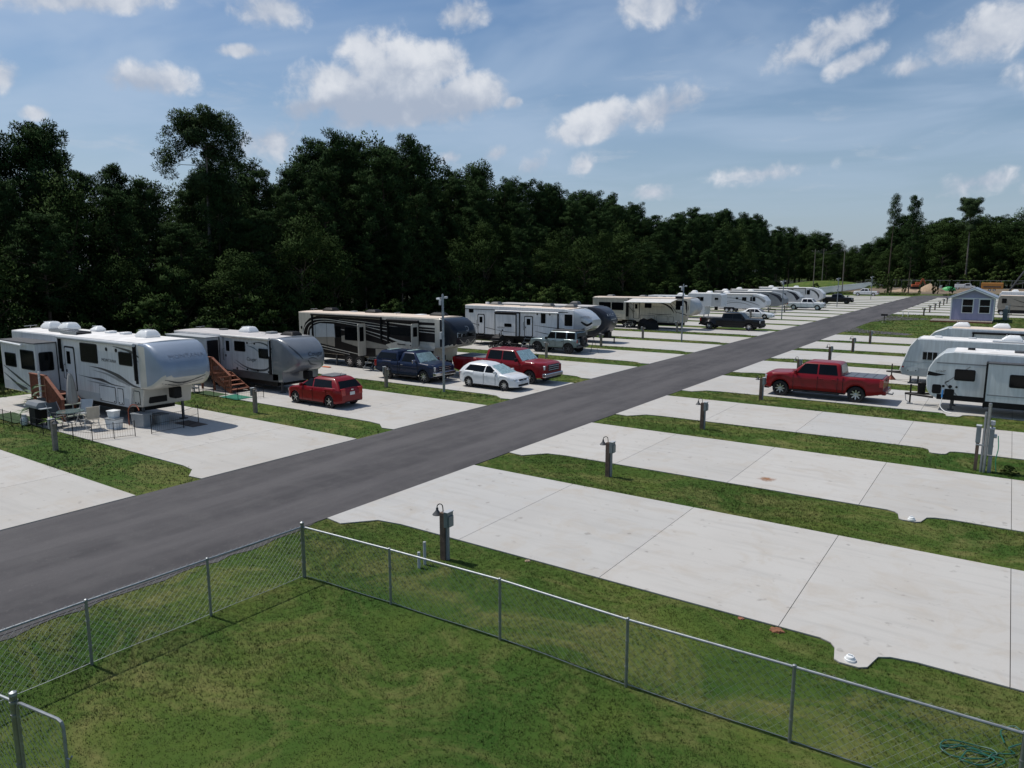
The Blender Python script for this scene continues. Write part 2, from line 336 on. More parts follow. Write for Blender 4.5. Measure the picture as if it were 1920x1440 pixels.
def lettering(body, size, m, parent, loc, rot=(R(90), 0, 0), name='lettering', shear=0.0, sx=1.0, bvh=None, axis=None, bold=0.0, align='CENTER'):
    cu = bpy.data.curves.new(name, 'FONT'); cu.body = body; cu.size = size; cu.extrude = 0.002; cu.shear = shear; cu.align_x = align; cu.align_y = 'CENTER'; cu.offset = bold
    cu.resolution_u = 3
    t = bpy.data.objects.new(name, cu); COL.objects.link(t)
    me = bpy.data.meshes.new_from_object(t); bpy.data.objects.remove(t); bpy.data.curves.remove(cu)
    me.materials.clear(); me.materials.append(m)
    M = Matrix.Translation(loc) @ Matrix.Rotation(rot[2], 4, 'Z') @ Matrix.Rotation(rot[0], 4, 'X') @ Matrix.Diagonal((sx, 1, 1, 1))
    me.transform(M)
    if bvh is not None: drape(me, bvh, axis)
    o = bpy.data.objects.new(name, me); COL.objects.link(o); o.parent = parent; return o
def drape(me, bvh, axis, lift=0.012):
    """lay flat lettering or graphics on a curved body: move along axis until they touch"""
    ax = Vector(axis)
    for v in me.vertices:
        h = bvh.ray_cast(v.co - ax * 3, ax)
        if h[0] is not None: v.co = h[0] - ax * lift
def bvh_of(o):
    return BVHTree.FromPolygons([v.co.copy() for v in o.data.vertices], [tuple(p.vertices) for p in o.data.polygons])
# ================================================================ the setting
RL, RR = -21.05, -14.78                     # road edges
def sheet(name, poly, z, m, kind='structure', thick=0.0, parent=None):
    mb = MB()
    if thick: mb.prism(poly, 'z', z - thick, z)
    else: mb.add([(p[0], p[1], z) for p in poly], [tuple(range(len(poly)))])
    o = mb.build(name, MATS[m] if isinstance(m, str) else m, parent)
    if not parent: tag(o, kind=kind)
    return o
sheet('ground', [(-2500, -400), (2500, -400), (2500, 3500), (-2500, 3500)], 0.0, 'grass_ground')
road = sheet('road', [(RL + .03, -30), (RR - .03, -30), (RR - .03, 205), (-9.0, 211), (-9.0, 222), (-19.0, 224), (RL + .03, 214)], 0.022, 'asphalt', thick=0.2)
# wavy asphalt fringe along the near lawn
rnd = random.Random(3)
fr = [(RR - .05, -30)] + [(RR + 0.10 + rnd.uniform(-.09, .12), -30 + i * 0.42) for i in range(100)] + [(RR - .05, 12.2)]
sheet('road_edge', fr, 0.012, 'asphalt')
# side drives round the grass island
sheet('drive_stub', [(RR - .03, 85.6), (-8.6, 84.6), (-8.1, 86.2), (-9.0, 87.4), (-13.2, 89.6), (RR - .03, 93.0)], 0.018, 'asphalt')
sheet('drive_apron', [(RR - .03, 104.5), (-13.3, 108.5), (-9.8, 112.4), (-8.9, 114.4), (-9.6, 116.0), (-12.4, 117.6), (RR - .03, 121.5)], 0.018, 'asphalt')
PADS = []                                   # polygons that the grass keeps off
CONC = MATS['concrete']; JOINT = mat('joint_filler', (0.10, 0.095, 0.09), 0.9)
def pad(x_road, sgn, y0, y1, joints, flare=0.85, notch=None, xend=None, panels=True):
    """one parking pad: a joint-filler bed and its concrete slabs. sgn +1: runs to +X from the road, -1: to -X"""
    xs = [x_road + sgn * d for d in joints]
    lowpts = [(0.0, y0 - flare * .9), (0.62, y0 - flare), (1.25, y0 - .12), (2.0, y0)] if flare else [(0.0, y0)]
    if notch: lowpts += [(notch[0] - .25, y0 + .02), (notch[0] - .06, y0 - .06), (notch[0] + .03, y0 - .2), (notch[0] + .10, y0 - notch[2] + .06), (notch[0] + .2, y0 - notch[2]), (notch[1] - .2, y0 - notch[2]), (notch[1] - .08, y0 - notch[2] + .1), (notch[1] + .02, y0 - .12), (notch[1] + .2, y0 - .0), (notch[1] + .6, y0 + 0.07)]
    lowpts += [(joints[-1], y0 + (0.1 if notch else 0))]
    lx = [p[0] for p in lowpts]
    low = lambda d: float(np.interp(d, lx, [p[1] for p in lowpts]))
    def poly(d0, d1, g0, g1):
        ds = [d0 + g0] + [x for x in lx if d0 + g0 < x < d1 - g1] + [d1 - g1]
        P = [(x_road + sgn * d, low(d)) for d in ds] + [(x_road + sgn * ds[-1], y1), (x_road + sgn * ds[0], y1)]
        return P
    P = poly(0.0, joints[-1], 0, 0); PADS.append(P)
    bed = MB().prism(P, 'z', -0.1, 0.014).build('parking_pad', JOINT); tag(bed, kind='structure')
    for a, b in zip(joints[:-1], joints[1:]):
        MB().prism(poly(a, b, 0.0 if a == 0 else .007, .007), 'z', 0.015, 0.036).build('slab', CONC, bed)
JR = [0.0, 3.95, 7.90, 11.72, 15.34, 19.1, 23.0]
rlow = [13.28, 21.95, 30.70, 38.95, 47.6, 56.9, 65.7, 74.5]
rup = [19.02, 27.55, 36.02, 45.15, 54.36, 63.06, 72.2, 81.2]
for i, (a, b) in enumerate(zip(rlow, rup)):
    pad(RR, 1, a, b, JR if i < 5 else [0.0, 3.95, 11.72, 23.0], flare=.88 if i < 4 else .5, notch=(12.72, 13.42, .68) if i < 4 else None)
yy = 124.9
for i in range(9):
    pad(RR, 1, yy, yy + 6.6, [0, 8, 24], flare=0); yy += 9.25
llow = [4.0, 13.25, 22.1, 30.85, 39.6, 48.4, 57.3, 66.4, 75.6, 84.6, 93.7, 102.8, 112.0, 121.2, 130.4, 139.6, 148.8, 158, 167.2, 176.4, 185.6, 194.8, 204.0]
for i, a in enumerate(llow):
    b = [10.55, 19.45, 28.2, 36.95, 45.85, 54.8, 63.9, 72.7, 81.8, 91.3][i] if i < 10 else a + 6.7
    pad(RL, -1, a, b, [0.0, 4.15, 8.2, 12.3, 16.5, 22.5] if i < 5 else [0.0, 4.15, 12.3, 22.5], flare=.62 if i < 10 else .3)
# rust stain, clay clods
n = NT('rust_stain'); rad = n.t.nodes.new('ShaderNodeVectorMath'); rad.operation = 'LENGTH'; n.L.new(n.obj, rad.inputs[0])
a = n.rng(n.math('ADD', n.math('MULTIPLY', rad.outputs['Value'], 2.2), n.noise(5, 5, .7)), 0.55, 1.15, 1.0, 0.0)
n.L.new(n.math('MULTIPLY', a, 0.85), n.b.inputs['Alpha']); n.out((0.33, 0.15, 0.06), 0.9, 0.1)
o = MB().add([(-.55, -.4, 0), (.55, -.4, 0), (.55, .4, 0), (-.55, .4, 0)], [(0, 1, 2, 3)]).build('rust_stain', n.m, loc=(-5.95, 23.05, 0.041)); tag(o, kind='structure')
# dirt lot past the end of the road
sheet('dirt_lot', [(-46, 228), (-20, 232), (-4, 226), (30, 222), (120, 240), (120, 330), (-46, 330)], 0.010, 'dirt')
sheet('weed_strip', [(-48, 224), (-21, 226), (-8, 222), (60, 218), (60, 226), (-10, 233), (-30, 236), (-48, 232)], 0.016, 'grass_ground')
# ---------------------------------------------------------------- grass
def pip(P, X, Y):
    inside = np.zeros(len(X), bool); k = len(P)
    for i in range(k):
        (x0, y0), (x1, y1) = P[i], P[(i + 1) % k]
        if y0 == y1: continue
        c = ((y0 > Y) != (y1 > Y)) & (X < (x1 - x0) * (Y - y0) / (y1 - y0) + x0); inside ^= c
    return inside
def lowf(X, Y):   # soft pseudo noise 0..1
    return 0.5 + 0.25 * np.sin(X * .9 + 1.3 * np.sin(Y * .6)) + 0.25 * np.sin(Y * 1.1 + 1.7 * np.sin(X * .45 + 1))
def grass(regions):
    VS = []; cnt = 0
    for (x0, x1, y0, y1, dens, h, w, nb) in regions:
        k = int((x1 - x0) * (y1 - y0) * dens)
        X = RNG.uniform(x0, x1, k); Y = RNG.uniform(y0, y1, k)
        ok = ~((X > RL - .01) & (X < RR + 0.02))
        near = [P for P in PADS if max(p[1] for p in P) > y0 - .5 and min(p[1] for p in P) < y1 + .5]
        jx = X + .05 * np.sin(Y * 3.1 + X * 1.3) * RNG.uniform(0, 1, k); jy = Y + .085 * np.sin(X * 2.3 + np.sin(X * 7)) * RNG.uniform(0, 1.3, k)
        for P in near: ok &= ~pip(P, jx, jy)
        X, Y = X[ok], Y[ok]; k = len(X); hs = h * (0.55 + 0.7 * lowf(X, Y)) * RNG.uniform(.7, 1.3, k)
        for b in range(nb):
            a = RNG.uniform(0, 2 * PI, k); r0 = RNG.uniform(0, .05, k); ln = RNG.uniform(.2, 1.1, k) * hs; ww = w * RNG.uniform(.6, 1.2, k) / 2
            bx = X + r0 * np.cos(a); by = Y + r0 * np.sin(a); a2 = a + RNG.uniform(-.8, .8, k); px_, py_ = -np.sin(a2), np.cos(a2)
            t = np.empty((k, 3, 3)); t[:, 0] = np.c_[bx + px_ * ww, by + py_ * ww, np.full(k, -.003)]; t[:, 1] = np.c_[bx - px_ * ww, by - py_ * ww, np.full(k, -.003)]
            t[:, 2] = np.c_[bx + np.cos(a2) * ln, by + np.sin(a2) * ln, hs * RNG.uniform(.6, 1.1, k)]
            g = np.cross(t[:, 1] - t[:, 0], t[:, 2] - t[:, 0])[:, 2] < 0; t[g] = t[g][:, [1, 0, 2]]; VS.append(t)
    V = np.concatenate(VS).reshape(-1, 3); K = len(V) // 3
    me = bpy.data.meshes.new('lawn_grass'); me.vertices.add(len(V)); me.vertices.foreach_set('co', V.ravel().astype(np.float32))
    me.loops.add(len(V)); me.loops.foreach_set('vertex_index', np.arange(len(V), dtype=np.int32)); me.polygons.add(K)
    me.polygons.foreach_set('loop_start', np.arange(0, 3 * K, 3, dtype=np.int32)); me.update(calc_edges=True)
    me.materials.append(MATS['grass_blade'])
    o = bpy.data.objects.new('lawn_grass', me); COL.objects.link(o)
    tag(o, 'short mown green grass between the concrete pads and inside the wire fence', 'grass', kind='stuff')
grass([(-14.8, -6, 2.5, 13.4, 420, .038, .011, 5), (-6, 4, 4.5, 14.3, 420, .038, .011, 5), (-15.0, 6, 18.8, 22.2, 260, .055, .013, 5), (-15, 6, 27.3, 31, 120, .065, .02, 4),
       (-15, 6, 35.8, 39.2, 70, .07, .03, 4), (-15, 6, 45, 48, 45, .075, .035, 4), (-15, 6, 54, 57.2, 35, .08, .04, 3), (-15, 4, 62.9, 66, 30, .08, .04, 3), (-15, 4, 72, 75, 25, .08, .05, 3),
       (-43, -21.0, 10.4, 13.6, 110, .06, .02, 4), (-43, -21, 19.3, 22.4, 80, .065, .022, 4), (-43, -21, 28, 31.2, 60, .07, .026, 4), (-43, -21, 36.8, 40, 45, .075, .03, 4),
       (-43, -21, 45.7, 48.8, 35, .08, .035, 3), (-43, -21, 54.6, 57.6, 28, .08, .04, 3), (-43, -21, 63.7, 66.7, 22, .08, .05, 3), (-43, -21, 72.5, 76, 20, .08, .05, 3), (-15, 4, 81, 125, 12, .10, .07, 3),
       (-47, -43, 5, 120, 10, .22, .10, 3), (-46, -21, 222, 234, 6, .5, .22, 4), (-21, 30, 222, 232, 6, .5, .22, 4)])
# ---------------------------------------------------------------- trees
def tris_mesh(name, VN, m):
    V, Nn = VN; K = len(V) // 3; me = bpy.data.meshes.new(name); me.vertices.add(len(V)); me.vertices.foreach_set('co', V.ravel().astype(np.float32))
    me.loops.add(len(V)); me.loops.foreach_set('vertex_index', np.arange(len(V), dtype=np.int32)); me.polygons.add(K)
    me.polygons.foreach_set('loop_start', np.arange(0, 3 * K, 3, dtype=np.int32)); me.update(calc_edges=True); me.materials.append(m)
    me.polygons.foreach_set('use_smooth', [True] * K); me.normals_split_custom_set(Nn.tolist()); return me
def puffs(C, r, n, size, rng, flat=0.7, narrow=0.5):
    """leaf-sized triangles filling small clumps round the centres C; their normals follow the clump, as a tuft of needles catches light"""
    axis = np.array([C[:, 0].mean(), C[:, 1].mean()]); C = np.repeat(C, n, 0); r = np.repeat(r, n); k = len(C)
    d = rng.normal(size=(k, 3)); d /= np.linalg.norm(d, axis=1)[:, None]
    rad = r * rng.uniform(.2, 1, k) ** .55; P = C + d * rad[:, None] * np.array([1, 1, flat])
    out = d + rng.normal(size=(k, 3)) * .55 + np.array([0, 0, .25]); out /= np.linalg.norm(out, axis=1)[:, None]
    sd = np.cross(out, rng.normal(size=(k, 3))); sd /= np.linalg.norm(sd, axis=1)[:, None] + 1e-9
    s = size * rng.uniform(.6, 1.35, k); T = np.empty((k, 3, 3))
    T[:, 0] = P - sd * (s * narrow / 2)[:, None]; T[:, 1] = P + sd * (s * narrow / 2)[:, None]; T[:, 2] = P + out * s[:, None]
    cd = np.c_[C[:, :2] - axis, np.zeros(k)]; cd /= np.linalg.norm(cd, axis=1)[:, None] + .5
    nn = d + .5 * cd + np.array([0, 0, .25]) + rng.normal(size=(k, 3)) * .12; nn /= np.linalg.norm(nn, axis=1)[:, None]
    g = np.cross(T[:, 1] - T[:, 0], T[:, 2] - T[:, 0]); fl = (g * nn).sum(1) < 0; T[fl] = T[fl][:, [1, 0, 2]]
    return T.reshape(-1, 3), np.repeat(nn, 3, 0)
def make_tree(kind, seed, H_):
    """trunk (with limbs) and crown meshes of a tree of height H_"""
    rng = np.random.default_rng(seed); tb = MB(); C = []; Rr = []
    bend = rng.uniform(-.03, .03, 2) * H_
    axis = lambda t: np.array([bend[0] * t * t, bend[1] * t * t, H_ * t])
    if kind in ('pine', 'tallpine', 'lone'):
        r0 = H_ * .0125; pts = [axis(t) for t in np.linspace(0, .97, 9)]; tb.tube(pts, [r0 * (1 - .85 * t) for t in np.linspace(0, 1, 9)], 8)
        cb = {'pine': rng.uniform(.22, .42), 'tallpine': .70, 'lone': .60}[kind]; nb = {'pine': 54, 'tallpine': 20, 'lone': 17}[kind]
        LONE = [(.66, 40, .10, .2), (.70, 300, .10, .2), (.73, 120, .09, .2), (.80, 216, .20, .04), (.83, 40, .12, .15), (.85, 120, .09, .2), (.87, 222, .14, .15), (.88, 30, .15, .12), (.89, 300, .10, .2), (.92, 190, .12, .25), (.92, 60, .13, .2), (.95, 250, .10, .25), (.95, 10, .12, .2), (.97, 130, .08, .3), (.97, 330, .09, .3), (.96, 214, .11, .2)]
        if kind == 'lone': nb = len(LONE)
        for i in range(nb):
            t = cb + (1 - cb) * (i + rng.uniform(0, 1)) / nb; u = (t - cb) / (1 - cb)
            ln = H_ * {'pine': .165, 'tallpine': .085, 'lone': .17}[kind] * (1.0 - .72 * u ** 1.6) * rng.uniform(.6, 1.2) * (.65 + .6 * min(1, u * 4))
            az = i * 2.4 + rng.uniform(-.5, .5); rise = rng.uniform(.05, .5)
            if kind == 'lone': t, az, ln, rise = LONE[i]; az = R(az); ln *= H_
            p0 = axis(t); dv = np.array([math.cos(az), math.sin(az), rise])
            p1 = p0 + dv * ln * .55; p2 = p0 + dv * ln + np.array([0, 0, ln * .12])
            tb.tube([p0, p1, p2], [r0 * .30 * (1 - .6 * t), r0 * .2 * (1 - .6 * t), r0 * .06], 5, caps=False)
            for q in np.linspace(.45 if kind != 'lone' or i != 3 else .62, 1.0, 3 if ln > 1.4 else 2):
                base = p0 + dv * ln * q + np.array([0, 0, ln * .1 * q])
                for _ in range(2 if kind != 'lone' else 3):
                    C.append(base + rng.normal(size=3) * ln * .13); Rr.append(rng.uniform(.45, .85) * H_ / 20 * (1.2 if kind == 'lone' else 1))
        C.append(axis(1.0)); Rr.append(.6)
        V = puffs(np.array(C), np.array(Rr), {'pine': 105, 'tallpine': 110, 'lone': 300}[kind], .22, rng, .68, .46)
        m = {'pine': PINE, 'tallpine': HEROPINE, 'lone': HEROPINE}[kind]
    else:
        sh = kind == 'shrub'; r0 = H_ * (.018 if not sh else .012); top = .62
        pts = [axis(t) for t in np.linspace(0, top, 6)]; tb.tube(pts, [r0 * (1 - .6 * t) for t in np.linspace(0, 1, 6)], 8)
        wid = H_ * (.26 if not sh else .52); zb = .16 if not sh else .04
        K = 130 if not sh else 70
        for i in range(K):
            a = rng.uniform(0, 2 * PI); u = rng.uniform(0, 1); zf = zb + (1 - zb) * u
            prof = math.sin(PI * (0.16 + .80 * u)) ** .75; rad = wid * prof * rng.uniform(.45, 1.0) * (1 + .25 * math.sin(3 * a + seed))
            c = axis(zf) + np.array([math.cos(a) * rad, math.sin(a) * rad, rng.normal() * .3]); C.append(c); Rr.append(rng.uniform(.055, .10) * H_)
        for i in range(9):
            a = rng.uniform(0, 2 * PI); t = rng.uniform(.25, .6); p0 = axis(t); e = p0 + np.array([math.cos(a) * wid * .7, math.sin(a) * wid * .7, H_ * .2])
            tb.tube([p0, (p0 + e) / 2 + np.array([0, 0, -.2]), e], [r0 * .4, r0 * .25, r0 * .08], 5, caps=False)
        V = puffs(np.array(C), np.array(Rr), 150, .20 if not sh else .15, rng, .8, .66); m = (SHRUB if seed < 72 else LEAF) if sh else LEAF
    trunk = bpy.data.meshes.new('trunk'); trunk.from_pydata([tuple(v) for v in tb.v], [], tb.f); trunk.materials.append(GREYBARK if kind == 'lone' else BARK)
    trunk.polygons.foreach_set('use_smooth', [True] * len(trunk.polygons))
    return trunk, tris_mesh('crown', V, m), H_
PROTO = {'pine': [make_tree('pine', 10 + i, 20) for i in range(6)], 'oak': [make_tree('oak', 40 + i, 15) for i in range(5)], 'shrub': [make_tree('shrub', 70 + i, 4) for i in range(4)],
         'tallpine': [make_tree('tallpine', 80 + i, 27) for i in range(2)], 'lone': [make_tree('lone', 93, 26)]}
def tree(kind, idx, x, y, h, label, group=None, name=None, sx=1.0, rz=None):
    t, c, H0 = PROTO[kind][idx % len(PROTO[kind])]
    r_ = thing(name or {'oak': 'broadleaf_tree', 'shrub': 'shrub'}.get(kind, 'pine_tree'), label, 'shrub' if kind == 'shrub' else 'tree', (x, y, -0.05), rnd.uniform(0, 6.28) if rz is None else rz, group)
    s = h / H0; r_.scale = (s * sx, s * sx, s)
    for nm, me in (('trunk', t), ('crown', c)):
        o = bpy.data.objects.new(nm, me); COL.objects.link(o); o.parent = r_
    return r_
SKY = [(-400, 300), (-60, 250), (0, 243), (60, 232), (100, 240), (130, 262), (170, 290), (190, 302), (230, 312), (255, 288), (300, 322), (330, 310), (380, 290), (440, 265), (500, 300), (522, 325), (545, 300), (590, 250), (640, 240), (690, 245), (725, 240), (770, 262), (800, 306), (830, 312), (890, 310), (950, 338), (1000, 345),
       (1040, 345), (1100, 355), (1160, 366), (1200, 392), (1250, 402), (1330, 390), (1400, 396), (1460, 430), (1500, 436), (1540, 442), (1590, 468), (1640, 448), (1665, 432), (1699, 412), (1735, 420), (1785, 408), (1815, 420), (1845, 406), (1894, 411), (1920, 410), (2100, 405)]
def px_of(x, y, z):
    yaw, p, f = R(34.714), R(9.03), 1340.
    fx = -math.sin(yaw) * x + math.cos(yaw) * y; rx = math.cos(yaw) * x + math.sin(yaw) * y; dz = z - 6.7
    k = fx * math.cos(p) - dz * math.sin(p); return 960 + f * rx / k, 720 - f * (fx * math.sin(p) + dz * math.cos(p)) / k
def sky_h(x, y):
    """height of the woods' outline above the point x,y (from the tree tops seen over the camper rows)"""
    u = px_of(x, y, 15)[0]; v = float(np.interp(u, [q[0] for q in SKY], [q[1] for q in SKY]))
    lo, hi = 2., 60.
    for _ in range(30):
        m_ = (lo + hi) / 2
        if px_of(x, y, m_)[1] > v: lo = m_
        else: hi = m_
    return lo
rt = random.Random(5)
PL = 'dark green pine in the woods behind the left row of campers'
OL = 'dark broadleaf tree in the woods behind the left row of campers'
G1 = 'trees of the woods along the left side'
for (row, x0, step, lo, hi, kinds) in ((0, -53.5, 4.4, .42, .66, 'oopp'), (1, -58.5, 4.0, .66, .90, 'oppp'), (2, -64, 3.7, .86, 1.0, 'ppppp'), (3, -70.5, 5.0, .86, .99, 'ppo'), (4, -77.5, 6.0, .72, .92, 'oo')):
    y = 12 - row * 3 if row < 2 else 8
    while y < (196, 204, 262, 262, 262)[row]:
        far = max(0, y - 90) * .006
        x = x0 + rt.uniform(-1.6, 1.6) - (4 if y < 40 else 0) * 0; k = {'o': 'oak', 'p': 'pine'}[rt.choice(kinds)]
        h = max(5, sky_h(x, y) * rt.uniform(lo, hi))
        u = px_of(x, y, 10)[0]
        if -150 < u: tree(k, rt.randrange(99), x, y, h, OL if k == 'oak' else PL, G1, sx=rt.uniform(.78, 1.05) * (1.0 if h > 12 else 1.3))
        y += step * rt.uniform(.75, 1.25) * (1 + far)
# underwood along the edge of the woods
SL = 'dark leafy shrub at the foot of the woods behind the left row'
y = 14
while y < 200:
    tree('shrub', 2 + rt.randrange(2), -49.8 + rt.uniform(-1.2, 1.2), y, rt.uniform(2.4, 5.0), SL, 'shrubs at the foot of the woods', sx=rt.uniform(.9, 1.3)); y += rt.uniform(3.0, 5.2) * (1 + max(0, y - 90) * .006)
UL = 'dark undergrowth thicket between the trunks of the left woods'
for x0, hh in ((-56.0, (5, 8.5)), (-61.5, (7, 11))):
    y = 10
    while y < 198:
        tree('shrub', 2 + rt.randrange(2), x0 + rt.uniform(-1.5, 1.5), y, rt.uniform(*hh), UL, 'thickets inside the left woods', name='thicket', sx=rt.uniform(.7, .95)); y += rt.uniform(4.0, 6.5) * (1 + max(0, y - 90) * .006)
tree('shrub', 1, -44.4, 71.5, 4.3, 'bright green bush behind the cream camper with the open awning', rz=1.0)
tree('shrub', 0, -46.5, 63.5, 3.6, 'small green bush between the white and the cream campers', rz=2.0)
# the wood across the end of the road
FL = 'dark pine in the far wood past the dirt lot'; FO = 'leafy tree in the far wood past the dirt lot'
for (row, y0, lo, hi, kinds) in ((0, 338, .55, .82, 'oo'), (1, 346, .86, 1.0, 'ppo'), (2, 356, .95, 1.08, 'ppo'), (3, 366, .8, .95, 'oo')):
    x = -92.0
    while x < 56:
        k = {'o': 'oak', 'p': 'pine'}[rt.choice(kinds)]; yy = y0 + rt.uniform(-3, 3)
        tree(k, rt.randrange(99), x, yy, max(6, sky_h(x, yy) * rt.uniform(lo, hi)), FO if k == 'oak' else FL, 'trees of the far wood', sx=rt.uniform(1.0, 1.35)); x += rt.uniform(4.0, 6.5)
for i, (x, y, h) in enumerate([(-40, 300, 6), (-36, 318, 7), (-28, 322, 6), (-20, 326, 8), (-12, 328, 7), (-4, 326, 9), (4, 324, 8), (12, 326, 9), (20, 326, 8), (28, 324, 9), (36, 326, 8)]):
    tree('shrub', i, x, y, h, 'green bush along the far chain link fence', 'bushes along the far fence')
# trees that stand alone
tree('lone', 0, -60.0, 38.5, 19.9, 'tallest pine rising above the left woods, flat top and long bare limb', name='pine_tree', rz=0, sx=1.0)
tree('tallpine', 0, -30.3, 240, 28.0, 'tall thin pine left of two, bare trunk beside the road end', name='pine_tree', rz=.5, sx=.75)
tree('pine', 2, -24.6, 238, 27.3, 'tall pine right of two, deep tufted crown and bare lower trunk', name='pine_tree', rz=2.2, sx=.52)
tree('lone', 0, -15.0, 330, 33.0, 'tall round-topped pine above the far wood, over the lavender shed', name='pine_tree', rz=4.2, sx=1.0)
for i, (x, y, h) in enumerate([(-29.8, 239, 5.6), (-25.6, 236.5, 3.4), (-18.0, 239, 4.6), (-14.0, 240, 3.8), (-21.5, 236, 2.0)]):
    tree('shrub', i, x, y, h, ['ivy-like shrub round the foot of the thin tall pine', 'low shrub by the leaning tall pine', 'thin bushy sapling before the sand pile', 'leafy sapling left of the white service truck', 'low weed clump at the end of the road'][i], name='sapling', sx=.4)
# ================================================================ vehicles
WHEELS = {}
def wheel_meshes(Rw, w, style):
    key = (Rw, w, style)
    if key in WHEELS: return WHEELS[key]
    h = w / 2; rr_ = Rw * (.66 if style != 'off' else .56)
    t = MB().lathe([(rr_, -h * .92), (Rw * .90, -h), (Rw * .975, -h * .8), (Rw, -h * .45), (Rw, h * .45), (Rw * .975, h * .8), (Rw * .90, h), (rr_, h * .92)], ax='y', n=28, caps=False)
    to = t.build('tyre_mesh', RUBBER, smooth=True)
    r_ = MB()
    # barrel and face on both sides (so that either side may face out)
    for s in (-1, 1):
        prof = [(rr_ + .004, s * h * .90), (rr_ * .93, s * h * .98), (rr_ * .90, s * h * .80), (rr_ * .84, s * h * .30), (0.001, s * h * .28)]
        r_.lathe(prof, ax='y', n=24, caps=False, m=0 if style in ('steel', 'hub') else 1)
        if style in ('hub', 'alloy5', 'alloy6', 'chrome', 'off', 'steel'):
            n = {'alloy5': 5, 'alloy6': 8, 'chrome': 8, 'off': 6, 'steel': 8, 'hub': 8}[style]
            for i in range(n):
                a = 2 * PI * i / n; c, q = math.cos(a), math.sin(a); hw = rr_ * (.16 if n < 8 else .13)
                vs = []
                for (rad, ww, dep) in ((rr_ * .12, hw * 1.1, .74), (rr_ * .94, hw * .8, .90)):
                    for sgn in (-1, 1):
                        for dd in (dep, .35): vs.append((q * rad + c * sgn * ww, s * h * dd, c * rad - q * sgn * ww))
                r_.add(vs, [(0, 2, 6, 4), (0, 4, 5, 1), (2, 3, 7, 6), (4, 6, 7, 5)], 0)
            r_.lathe([(rr_ * .26, s * h * .5), (rr_ * .24, s * h * .84), (rr_ * .12, s * h * .92), (.001, s * h * .93)], ax='y', n=14, m=0)
    m0 = {'alloy5': ALLOY, 'alloy6': ALLOY, 'chrome': CHROME, 'off': DGREY, 'steel': PLASW, 'hub': ALLOY}[style]
    ro = r_.build('rim_mesh', [m0, BLACK], smooth=True)
    for o in (to, ro): bpy.data.objects.remove(o)
    WHEELS[key] = (to_me(t, 'tyre'), to_me(r_, 'rim')); return WHEELS[key]
def to_me(mb, name): return bpy.data.meshes[name + '_mesh']
def wheel(parent, x, y, Rw, w, style, z=None):
    key = (Rw, w, style)
    if key not in WHEELS:
        before = set(bpy.data.meshes.keys()); wheel_meshes(Rw, w, style)
        a, b = WHEELS[key]; a.name = 'tyre_%d' % len(WHEELS); b.name = 'rim_%d' % len(WHEELS)
    a, b = WHEELS[key]
    o = bpy.data.objects.new('wheel', a); COL.objects.link(o); o.parent = parent; o.location = (x, y, Rw if z is None else z)
    c = bpy.data.objects.new('rim', b); COL.objects.link(c); c.parent = o; return o
def pl(pts, smooth=0):
    xs = [p[0] for p in pts]; zs = [p[1] for p in pts]
    def f(x):
        if not smooth: return float(np.interp(x, xs, zs))
        return float(np.mean([np.interp(x + d, xs, zs) for d in np.linspace(-smooth, smooth, 7)]))
    return f
